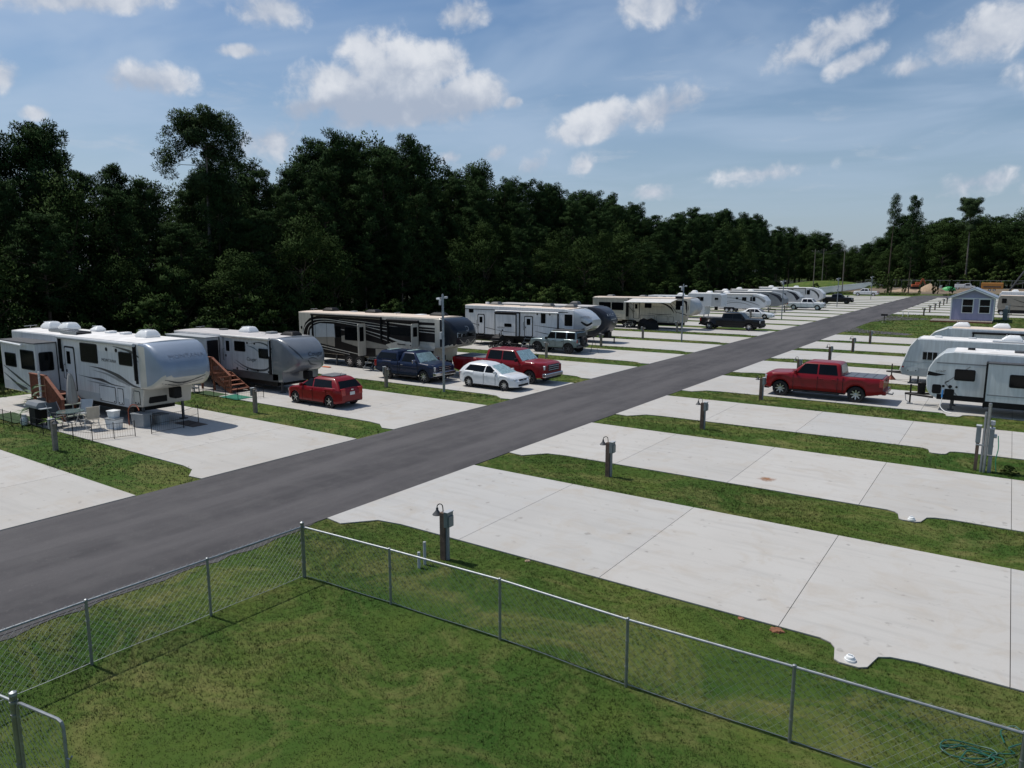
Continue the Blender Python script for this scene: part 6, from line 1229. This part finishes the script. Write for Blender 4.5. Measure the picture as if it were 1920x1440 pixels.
o = MB().prism(rr(-.075, .075, 0, 1.15, .02), 'y', -.02, .02).build('porch_board', mat('black_white_board', (.55, .56, .56), .6, var=.5, vscale=14), loc=(-36.05, 14.20, 1.0)); tag(o, 'narrow upright lettered board on the first steps', 'sign')
# ---------------------------------------------------------------- patio of the first camper
um = thing('patio_umbrella', 'folded beige patio umbrella standing by the first camper', 'umbrella', (-34.3, 14.75, .036))
R_ = []
for z, r_ in ((.75, .17), (.95, .20), (1.3, .17), (1.7, .13), (2.05, .07), (2.12, .02)): R_.append([(r_ * (1 + .22 * (j % 2)) * math.cos(2 * PI * j / 16), r_ * (1 + .22 * (j % 2)) * math.sin(2 * PI * j / 16), z) for j in range(16)])
MB().rings(R_).build('canopy', mat('beige_canvas', (.36, .34, .31), .9), um, smooth=True); MB().tube([(0, 0, .05), (0, 0, 2.2)], .022, 8).build('pole', LGREY, um); MB().lathe([(.24, 0), (.23, .05), (.06, .09), (.05, .2)], n=16).build('base', DGREY, um)
tb = thing('patio_table', 'glass-topped metal patio table among the folding chairs', 'table', (-32.6, 13.9, .036))
MB().lathe([(.52, .70), (.53, .72), (.52, .735), (.001, .737)], n=24).build('table_top', mat('green_glass', (.12, .17, .16), .12, coat=.4), tb, smooth=True)
for i in range(4):
    a = PI / 4 + i * PI / 2; MB().tube([(.40 * math.cos(a), .40 * math.sin(a), 0), (.28 * math.cos(a), .28 * math.sin(a), .4), (.40 * math.cos(a), .40 * math.sin(a), .70)], .014, 6).build('leg', DGREY, tb)
def folding_chair(x, y, rz, label, m):
    c = thing('folding_chair', label, 'chair', (x, y, .036), rz, 'folding chairs on the patio')
    MB().prism([(-.22, .42), (.22, .45), (.22, .47), (-.22, .44)], 'y', -.24, .24).build('seat', m, c); MB().prism([(-.22, .46), (-.38, 1.0), (-.36, 1.01), (-.19, .46)], 'y', -.24, .24).build('backrest', m, c)
    for s in (-1, 1):
        MB().tube([(.24, s * .26, 0), (-.10, s * .26, .44), (-.37, s * .26, 1.02)], .012, 6).build('frame_side', LGREY, c); MB().tube([(-.26, s * .26, 0), (.20, s * .26, .44), (.22, s * .26, .62)], .012, 6).build('leg', LGREY, c); MB().box(-.24, .24, s * .26 - .025, s * .26 + .025, .61, .64).build('armrest', m, c)
folding_chair(-33.2, 14.7, -.9, 'light grey folding chair behind the patio table', LGREY); folding_chair(-31.65, 14.3, PI - .2, 'tan folding chair right of the patio table', TAN); folding_chair(-33.4, 13.75, .3, 'dark folding chair left of the patio table', mat('dark_mesh_fabric', (.08, .085, .09), .8))
def plant(x, y, h, label, m, nl, ll_, pot):
    r_ = thing('potted_plant', label, 'plant', (x, y, .036)); MB().lathe([(.12, 0), (.17, .30), (.18, .30), (.15, .28), (.001, .27)], n=14).build('pot', pot, r_, smooth=True); rg = random.Random(int(abs(x * 99)))
    for i in range(nl):
        a = rg.uniform(0, 6.28); el = rg.uniform(.3, 1.2); L_ = ll_ * rg.uniform(.7, 1.2); d = np.array([math.cos(a), math.sin(a)]); z0 = .28 + rg.uniform(0, h - .28 - ll_ * .3) if h > .8 else .28
        pts = [np.array([0, 0, z0])] + [np.array([d[0] * L_ * t * math.cos(el * (1 - .5 * t)), d[1] * L_ * t * math.cos(el * (1 - .5 * t)), z0 + L_ * math.sin(el) * t - .5 * L_ * t * t]) for t in (.33, .66, 1.0)]
        w = [.01, .06, .05, .005]; vs = []; pr = np.array([-d[1], d[0], 0])
        for p, ww in zip(pts, w): vs += [p + pr * ww * ll_ * 1.2, p - pr * ww * ll_ * 1.2]
        MB().add(vs, [(2 * k, 2 * k + 1, 2 * k + 3, 2 * k + 2) for k in range(3)]).build('leaf', m, r_, smooth=True)
    if h > .8: MB().tube([(0, 0, .25), (.03, 0, h * .8)], [.02, .01], 6).build('stem', BARK, r_)
    return r_
plant(-35.3, 13.55, 1.7, 'tall palm-like potted plant before the wooden steps', mat('palm_leaf', (.075, .14, .055), .5), 30, .8, mat('terracotta', (.30, .12, .07), .8)); plant(-33.0, 13.35, .5, 'small bright green potted plant on the patio', mat('lime_leaf', (.13, .26, .03), .5), 26, .5, DGREY)
g_ = thing('gas_grill', 'covered black gas grill with grey lid left of the patio table', 'grill', (-34.35, 13.35, .036))
MB().box(-.30, .30, -.24, .24, .12, .80).build('cart', BLACK, g_, bevel=.02); R_ = [[(x * .55, y, z) for y, z in ((-.26, .80), (-.26, .92), (-.16, 1.06), (.16, 1.06), (.26, .92), (.26, .80))] for x in (-1, 1)]; MB().rings(R_).build('lid', MGREY, g_, bevel=.02)
for s in (-1, 1): MB().box(*sorted((s * .56, s * .86)), -.22, .22, .80, .83).build('side_shelf', LGREY, g_); 
for x in (-.27, .27):
    for y in (-.2, .2): MB().box(x - .025, x + .025, y - .025, y + .025, 0, .12).build('leg', BLACK, g_)
pt = thing('propane_tank', 'small white propane tank at the patio fence', 'tank', (-34.9, 13.0, .036)); MB().lathe([(.12, 0), (.15, .05), (.15, .26), (.12, .33), (.04, .36)], n=16).build('tank', PLASW, pt, smooth=True); MB().lathe([(.10, .34), (.10, .44)], n=12, caps=False).build('collar', PLASW, pt)
def tote(x, y, l, w, h, m, lid, label, rz=.2):
    t = thing('storage_tote', label, 'tote', (x, y, .036), rz)
    MB().rings([[(p[0], p[1], z) for p in rr(-l / 2 * k, l / 2 * k, -w / 2 * k, w / 2 * k, .05)] for z, k in ((0, .88), (h, 1.0))]).build('bin', m, t, smooth=True); MB().prism(rr(-l / 2 - .02, l / 2 + .02, -w / 2 - .02, w / 2 + .02, .06), 'z', h, h + .05).build('lid', lid, t, bevel=.012)
CLR = mat('clear_grey_plastic', (.26, .28, .29), .35)
tote(-31.0, 14.9, .62, .45, .40, PLASW, CLR, 'white storage tote under the camper nose'); tote(-31.1, 14.95, .42, .36, .26, PLASW, PLASW, 'small white bin on the white storage tote'); bpy.context.view_layer.update()
bpy.data.objects['storage_tote.001'].location.z = .036 + .45
tote(-30.35, 15.75, .75, .5, .55, CLR, CLR, 'large clear grey tote behind the patio fence'); tote(-30.2, 16.5, .6, .45, .42, CLR, MGREY, 'clear tote with grey lid beside the large clear tote')
ha = thing('hose_hoop', 'orange hose hoop arching over the totes', 'hose', (-30.6, 15.55, .036)); MB().tube([(.45 * math.cos(t) + .0, .05 * math.sin(t), .62 + .34 * math.sin(t)) for t in np.linspace(.4, PI, 12)] + [(-.45, 0, 0)], .022, 6).build('hoop', mat('faded_orange_hose', (.45, .12, .06), .6), ha, smooth=True)
def wire_fence(pts, label, h=.62, sp=.085, post=1.0, x0=None):
    r_ = thing('garden_fence', label, 'fence', (pts[0][0], pts[0][1], .03)); ox, oy = pts[0]
    for a, b in zip(pts[:-1], pts[1:]):
        a, b = np.array(a) - (ox, oy), np.array(b) - (ox, oy); L_ = np.hypot(*(b - a)); n = max(1, round(L_ / post))
        for i in range(n + 1):
            p = a + (b - a) * i / n; MB().tube([(p[0], p[1], 0), (p[0], p[1], h + .06)], .016, 6).build('post', BLACK, r_)
        for z in (.06, h * .55, h): MB().tube([(a[0], a[1], z), (b[0], b[1], z)], .008, 5).build('rail', BLACK, r_)
        wb_ = MB(); k = int(L_ / sp)
        for i in range(1, k): p = a + (b - a) * i / k; wb_.tube([(p[0], p[1], .06), (p[0], p[1], h)], .0035, 3, caps=False)
        o = wb_.build('wire_infill', BLACK, r_); o['kind'] = 'stuff'
wire_fence([(-38.6, 12.62), (-35.0, 12.55), (-31.2, 12.62), (-29.3, 13.2), (-28.75, 14.6)], 'black wire garden fence round the first camper patio'); wire_fence([(-28.6, 15.2), (-28.6, 16.6), (-29.1, 17.6)], 'black folding wire fence under the silver-blue nose', h=.75)
wire_fence([(-37.2, 21.7), (-34.2, 21.65), (-32.6, 22.0), (-32.1, 23.2)], 'black wire garden fence before the silver camper steps')
for (x0, x1, y0, y1, m_, lab) in ((-38.5, -35.6, 12.9, 13.9, mat('green_turf_mat', (.035, .075, .025), .95), 'dark green turf mat on the first camper patio'), (-34.2, -32.6, 21.95, 22.9, mat('teal_mat', (.015, .16, .10), .9), 'bright teal mat at the foot of the cedar steps'), (-36.6, -34.5, 21.95, 22.7, mat('green_turf_mat', (.035, .075, .025), .95), 'dark green turf mat left of the cedar steps'), (-29.9, -28.4, 16.9, 17.6, mat('brown_mat', (.10, .075, .06), .95), 'brown mat under the silver-blue nose')):
    o = MB().box(0, x1 - x0, 0, y1 - y0, 0, .014).build('floor_mat', m_, loc=(x0, y0, .037)); tag(o, lab, 'mat')
ct = thing('side_table', 'small green-topped utility table by the cedar steps', 'table', (-36.75, 22.1, .036)); MB().box(-.28, .28, -.2, .2, .60, .65).build('top', GREEN, ct, bevel=.02)
for x in (-.22, .22):
    for y in (-.15, .15): MB().box(x - .02, x + .02, y - .02, y + .02, 0, .60).build('leg', LGREY, ct)
MB().box(-.24, .24, -.17, .17, .22, .25).build('shelf', LGREY, ct)
# ---------------------------------------------------------------- grills, tripod, mats by the other campers
def charcoal(x, y, label, s=1.0):
    r_ = thing('barrel_grill', label, 'grill', (x, y, .036)); R_ = []
    MB().lathe([(.001, -.42), (.24, -.40), (.25, -.38), (.25, .38), (.24, .40), (.001, .42)], c=(0, 0, .95), ax='x', n=16).build('barrel', BLACK, r_, smooth=True)
    for xx in (-.32, .32):
        for yy in (-.2, .2): MB().tube([(xx, yy * 1.2, 0), (xx, yy * .7, .8)], .018, 6).build('leg', BLACK, r_)
    MB().box(-.45, .45, -.5, -.28, .86, .885).build('front_shelf', DGREY, r_); MB().tube([(.25, 0, 1.15), (.25, 0, 1.5)], .04, 8).build('chimney', BLACK, r_); MB().box(-.34, .34, -.2, .2, .28, .30).build('rack', DGREY, r_)
charcoal(-28.75, 33.85, 'black pedestal grill between the navy and the red pickups'); charcoal(-35.2, 48.6, 'black barrel grill before the long white camper'); charcoal(-36.1, 50.1, 'second black grill close to the slide-out of the long white camper')
for i in range(2): 
    s = thing('utility_cart', ['small wheeled cart beside the grills', 'low cart under the slide-out'][i], 'cart', (-34.5 - i * 2.3, 50.2, .036)); MB().box(-.3, .3, -.18, .18, .25, .50).build('box', BLACK, s, bevel=.02); wheel(s, -.2, -.2, .16, .06, 'alloy6'); wheel(s, .2, -.2, .16, .06, 'alloy6'); wheel(s, -.2, .2, .16, .06, 'alloy6'); wheel(s, .2, .2, .16, .06, 'alloy6')
tr_ = thing('tripod', 'thin black tripod behind the grey-green SUV', 'tripod', (-27.55, 51.4, .036))
for a in (0.4, 2.5, 4.6): MB().tube([(.45 * math.cos(a), .45 * math.sin(a), 0), (0, 0, 1.25)], .014, 5).build('leg', DGREY, tr_)
MB().cbox((0, 0, 1.3), (.1, .1, .12)).build('head', DGREY, tr_)
bc = thing('covered_grill', 'black fabric-covered heap before the cream camper', 'cover', (-33.9, 76.2, .036)); R_ = []
for z, k in ((0, 1.0), (.5, .95), (.95, .80), (1.15, .45)): R_.append([(1.3 * k * math.cos(t) * (1 + .08 * math.sin(5 * t)), .6 * k * math.sin(t) * (1 + .08 * math.cos(4 * t)), z + .12 * math.sin(2 * t) * (z > .8)) for t in np.linspace(0, 2 * PI, 20, endpoint=False)])
MB().rings(R_).build('cover', BLACK, bc, smooth=True)
o = MB().box(-.35, .35, -.12, .12, 0, .06).build('wheel_chock', ORANGE, loc=(-38.7, 33.2, .036), bevel=.02); tag(o, 'orange leveling block on the pad before the swirled camper', 'chock')
pg = thing('park_grill', 'black park grill on a post beside the road near the shed', 'grill', (-13.3, 104.6, 0)); MB().lathe([(.04, -.1), (.04, .85)], n=8).build('post', BLACK, pg); MB().box(-.38, .38, -.24, .24, .85, .90).build('fire_pan', BLACK, pg); 
for q in ((-.38, -.36, -.24, .24), (.36, .38, -.24, .24), (-.36, .36, .22, .24)): MB().box(*q, .90, 1.06).build('side_plate', BLACK, pg)
MB().box(-.25, .25, -.2, .2, -.02, .03).build('footing', CONC, pg)
for i, (x, y) in enumerate([(-12.85, 120.1), (-12.2, 120.5)]): o = MB().lathe([(.05, -.1), (.05, .7), (.001, .72)], n=8).build('marker_pipe', PLASW, loc=(x, y, 0)); tag(o, ['white marker pipe at the drive, left of a pair', 'white marker pipe at the drive, right of a pair'][i], 'pipe')
# ---------------------------------------------------------------- lavender shed on its deck
LAV = mat('lavender_siding', (.36, .355, .50), .7, var=.06, vscale=2); SHY = 112.0
sh = thing('shed', 'lavender shed with white trim and two front windows on a low deck', 'shed', (-4.0, SHY, 0)); D = 7.0
MB().prism([(-2.4, .22), (2.4, .22), (2.4, 3.25), (.08, 4.30), (-2.4, 3.25)], 'y', 0, D).build('wall', LAV, sh)
for s in (-1, 1):
    MB().prism([(0.08, 4.34), (s * 2.75 + .0, 3.14), (s * 2.75, 3.22), (.08, 4.44)], 'y', -.35, D + .3).build('roof', mat('metal_roof', (.40, .44, .50), .35, metal=.5), sh)
    MB().prism([(0.08, 4.16), (s * 2.72, 2.99), (s * 2.72, 3.14), (.08, 4.33)], 'y', -.36, -.30).build('barge_board', PLASW, sh)
    MB().box(*sorted((s * 2.30, s * 2.43)), -.03, .04, .22, 3.2).build('corner_board', PLASW, sh)
MB().box(-2.3, 2.3, -.025, .02, 3.02, 3.13).build('band_board', PLASW, sh)
for k in range(7): MB().box(-2.3 + k * .66 + .31, -2.3 + k * .66 + .325, -.006, .01, .25, 3.0).build('groove', mat('lavender_groove', (.25, .25, .36), .7), sh)
for x in (-1.28 + .74, 1.30): pass
for x0, x1 in ((-1.22, .14), (.68, 2.02)):
    w_ = MB().box(x0, x1, -.045, .01, 1.12, 3.03).build('window', PLASW, sh); 
    for z0, z1 in ((1.22, 2.04), (2.12, 2.93)): MB().box(x0 + .12, x1 - .12, -.055, -.03, z0, z1).build('pane', GLASS, w_)
MB().box(2.395, 2.43, 3.0, 4.0, .25, 2.4).build('door', mat('dark_door', (.05, .05, .055), .4), sh)
dk = thing('deck', 'low wooden deck round the lavender shed', 'deck', (-4.2, 110.5, 0))
for i in range(16): MB().box(-4.3 + i * .43, -4.3 + i * .43 + .415, -1.4, 3.4 if i < 5 else 1.48, .10, .20).build('plank', OLDWOOD, dk)
MB().box(-4.3, 2.58, -1.44, -1.40, .0, .20).build('fascia', CEDAR, dk)
mp = thing('hookup_cabinet', 'grey hook-up cabinet standing right of the shed', 'cabinet', (-.35, 118.5, 0)); MB().box(-.3, .3, -.2, .2, 0, 1.5).build('cabinet', BOXGREY, mp, bevel=.03); MB().box(-.1, .25, -.15, .15, 1.5, 1.95).build('top_box', LGREY, mp, bevel=.03); MB().lathe([(.05, 0), (.05, 2.2)], c=(.4, 0, 0), n=8).build('pipe', STEEL, mp)
# ---------------------------------------------------------------- utility poles and wires
up = []
for i, (x, y, h) in enumerate([(-58.5, 274, 14.2), (-65.6, 323, 15.8), (-44, 247, 13.8), (-85, 480, 15)]):
    u = thing('utility_pole', ['wooden utility pole left of three behind the white pickup', 'wooden utility pole second from left with a cross arm', 'grey utility pole at the start of the white fence', 'thin utility pole in the far gap of the woods'][i], 'utility pole', (x, y, 0))
    MB().lathe([(.17, -.2), (.10, h), (.001, h + .02)], n=10).build('pole', OLDWOOD, u, smooth=True); MB().cbox((0, 0, h - .7), (2.4, .1, .12)).build('cross_arm', OLDWOOD, u); up.append((x, y, h - .6))
    for q in (-1, 0, 1): MB().lathe([(.05, h - .62), (.06, h - .5), (.001, h - .46)], c=(q * 1.05, 0, 0), n=8).build('insulator', LGREY, u)
for i, q in enumerate((-1, 0, 1)):
    w_ = MB(); pts = []
    for a, b in ((up[2], up[0]), (up[0], up[1])):
        for t in np.linspace(0, 1, 9): pts.append((a[0] + (b[0] - a[0]) * t + q * 1.05, a[1] + (b[1] - a[1]) * t, a[2] + (b[2] - a[2]) * t - 1.2 * math.sin(PI * t)))
    o_ = MB(off=up[2]).tube(pts, .02, 4); o = o_.build('power_line', BLACK, loc=up[2]); tag(o, ['left power line between the utility poles', 'middle power line between the utility poles', 'right power line between the utility poles'][i], 'power line')
# ---------------------------------------------------------------- white panel fence and far chain link fence
wf = thing('white_fence', 'white slatted fence running away behind the far white pickup', 'fence', (-43.6, 210, 0)); a, b = np.array([0, 0.]), np.array([-3.7, 140.])
WF = mat('white_vinyl', (.78, .80, .82), .5); _t = WF.node_tree; _tr = _t.nodes.new('ShaderNodeBsdfTranslucent'); _tr.inputs[0].default_value = (.75, .8, .82, 1); _mx = _t.nodes.new('ShaderNodeMixShader'); _mx.inputs[0].default_value = .55; _t.links.new(_t.nodes['Principled BSDF'].outputs[0], _mx.inputs[1]); _t.links.new(_tr.outputs[0], _mx.inputs[2]); _t.links.new(_mx.outputs[0], _t.nodes['Material Output'].inputs[0]); pm = MB().box(-.012, .012, -.30, .30, .08, 2.05).build('slat', WF, wf); pm2 = MB().box(-.06, .06, -.06, .06, -.1, 2.15).build('post', WF, wf)
N_ = 56
for i in range(N_ * 3 + 1):
    p = a + (b - a) * i / (N_ * 3)
    if i % 3 == 0 and i:
        o = pm2.copy(); COL.objects.link(o); o.location = (p[0], p[1], 0)
    if i:
        o = pm.copy(); COL.objects.link(o); o.location = (p[0] + .07, p[1] + .4, 0)
for z in (.3, 1.8): MB().tube([(a[0], a[1], z), (b[0], b[1], z)], .03, 4).build('rail', WF, wf)
tree('shrub', 0, -46.5, 221, 3.0, 'low shrub before the start of the white fence', rz=1)
sheet('grass_berm', [(-75, 330), (-44, 322), (-43, 345), (-60, 372), (-90, 360)], 0.03, 'grass_ground')
bm_ = MB(); vs = []
for i in range(21):
    for j in range(9): u_, v_ = i / 20, j / 8; vs.append((-80 + 36 * u_, 300 + 30 * v_, .02 + 2.6 * math.sin(PI * u_) ** .7 * math.sin(PI * v_)))
bm_.add(vs, [(i * 9 + j, (i + 1) * 9 + j, (i + 1) * 9 + j + 1, i * 9 + j + 1) for i in range(20) for j in range(8)]); o = bm_.build('grass_bank', MATS['grass_ground'], smooth=True); tag(o, kind='structure')
cf = thing('chain_link_fence', 'tall chain link fence along the far edge of the dirt lot', 'fence', (0, 316, 0))
CFM = mat('far_fence_screen', (.10, .14, .13), .8)
for i in range(34): MB().tube([(-48 + i * 3.2, 0, 0), (-48 + i * 3.2, 0, 3.0)], .05, 5).build('post', STEEL, cf)
for z in (.1, 3.0): MB().tube([(-48, 0, z), (57.6, 0, z)], .045, 5).build('rail', STEEL, cf)
# ---------------------------------------------------------------- construction yard
ex = thing('excavator', 'small orange excavator by the far fence', 'excavator', (-28.8, 300, 0), .3); EO = mat('orange_machine_paint', (.42, .095, .03), .5, var=.2)
for s in (-1, 1): MB().prism(rr(-1.5, 1.5, 0, .75, .36), 'y', s * 1.0 - .25, s * 1.0 + .25).build('track', BLACK, ex)
MB().box(-1.3, .9, -.95, .95, .85, 1.7).build('engine_housing', EO, ex, bevel=.08); c_ = MB().box(.0, 1.2, .0, .95, .9, 2.5).build('cab', EO, ex, bevel=.06); MB().box(.1, 1.22, .1, .97, 1.6, 2.35).build('window', GLASS, c_); MB().prism([(.8, 1.5), (1.9, 3.9), (2.3, 3.8), (1.5, 1.5)], 'y', -.35, -.05).build('boom', EO, ex); MB().prism([(1.9, 3.9), (2.4, 3.9), (3.3, 1.6), (3.0, 1.5)], 'y', -.33, -.07).build('arm', EO, ex); MB().prism([(2.7, 1.0), (3.4, .9), (3.5, 1.6), (3.0, 1.7)], 'y', -.5, .1).build('bucket', DGREY, ex)
def mound(x, y, r_, h, label, m):
    rng = np.random.default_rng(5); R_ = []
    for k in range(7): t = k / 6; R_.append([(x + 0 * 1 + (r_ * (1 - t) ** .9 + .02) * (1 + .14 * math.sin(3 * a + k) + .06 * math.sin(7 * a)) * math.cos(a) - x, (r_ * .8 * (1 - t) ** .9 + .02) * (1 + .12 * math.cos(2 * a + k)) * math.sin(a), h * t - .05) for a in np.linspace(0, 2 * PI, 24, endpoint=False)])
    o = MB().rings(R_).build('sand_pile', m, smooth=True, loc=(x, y, 0)); tag(o, label, 'sand pile')
mound(-21.8, 270, 4.2, 2.6, 'pale sand pile in the dirt lot', mat('sand', (.36, .26, .17), .95, var=.2, bump=.5, bscale=3)); mound(-28, 262, 5.5, 1.0, 'low spread of tan dirt left of the sand pile', mat('sand', (.36, .26, .17), .95))
bg_ = thing('tarp_heap', 'bright green tarp heap in the dirt lot', 'tarp', (-17.1, 280, 0)); R_ = [[(k * 2.0 * math.cos(t) * (1 + .15 * math.sin(4 * t)), k * 1.2 * math.sin(t), z) for t in np.linspace(0, 2 * PI, 16, endpoint=False)] for z, k in ((0, 1), (.7, .9), (1.2, .55), (1.4, .15))]; MB().rings(R_).build('tarp', mat('lime_tarp', (.05, .36, .10), .5), bg_, smooth=True)
pk = thing('concrete_slab', 'small pale slab leaning left of the green tarp', 'debris', (-20.0, 283, 0)); MB().prism([(-.6, 0), (.1, 0), (.8, 1.7), (.2, 1.8)], 'y', -.2, .2).build('slab', LGREY, pk, bevel=.05)
st = thing('service_truck', 'white service truck with tool boxes in the dirt lot', 'truck', (-13.4, 300, 0)); MB().prism([(-.2, .6), (3.0, .6), (3.0, 1.25), (2.0, 1.35), (1.5, 2.15), (-.2, 2.15)], 'y', -1, 1).build('cab', WHITEP, st, bevel=.06); MB().box(-3.2, -.25, -1.05, 1.05, .7, 1.9).build('tool_body', PLASW, st, bevel=.04); MB().box(.1, 1.35, -1.01, 1.01, 1.45, 2.0).build('side_window', GLASS, st); MB().cbox((-2.4, 0, 2.2), (.5, 1.6, .6)).build('rack', MGREY, st)
for x in (-2.2, 2.1):
    for s in (-1, 1): wheel(st, x, s * .9, .42, .26, 'steel')
gn = thing('equipment_trailer', 'yellow-orange compressor trailer at the far right', 'machine', (-5.2, 284, 0)); YO = mat('yellow_orange_paint', (.46, .20, .04), .5, var=.15); R_ = MB().box(-3.0, 3.0, -1.1, 1.1, .7, 2.7).build('housing', YO, gn, bevel=.15); MB().box(-2.4, 2.4, -1.12, -1.08, 1.2, 1.6).build('louvre', DGREY, gn)
for x in (-.6, .6):
    for s in (-1, 1): wheel(gn, x, s * 1.0, .4, .2, 'steel')
cr = thing('conveyor_rig', 'dark steel conveyor rig at the right edge past the yellow machine', 'machine', (2.5, 288, 0))
for p0, p1 in (((-3.0, 0, 0), (.5, 0, 6.5)), ((.5, 0, 6.5), (6.5, 0, 7.4)), ((3.5, 0, 0), (2.2, 0, 6.6)), ((-1.8, 0, 2.2), (3.0, 0, 3.0))): MB().tube([p0, p1], .3, 6).build('beam', DGREY, cr)
MB().box(1.8, 4.2, -.6, .6, 5.6, 6.3).build('hopper', MGREY, cr)
# foot of the woods: leaf litter
n = NT('leaf_litter'); n.out(n.mix(n.rng(n.noise(.8, 5, .7), .4, .6), (.035, .030, .018), (.022, .034, .012)), .95, .1)
sheet('forest_floor', [(-200, -20), (-51.5, -20), (-50.5, 40), (-51, 120), (-50.5, 240), (-60, 300), (-95, 330), (-200, 600)], .006, 'leaf_litter'); sheet('forest_floor', [(-95, 333), (140, 333), (140, 520), (-200, 520)], .006, 'leaf_litter')
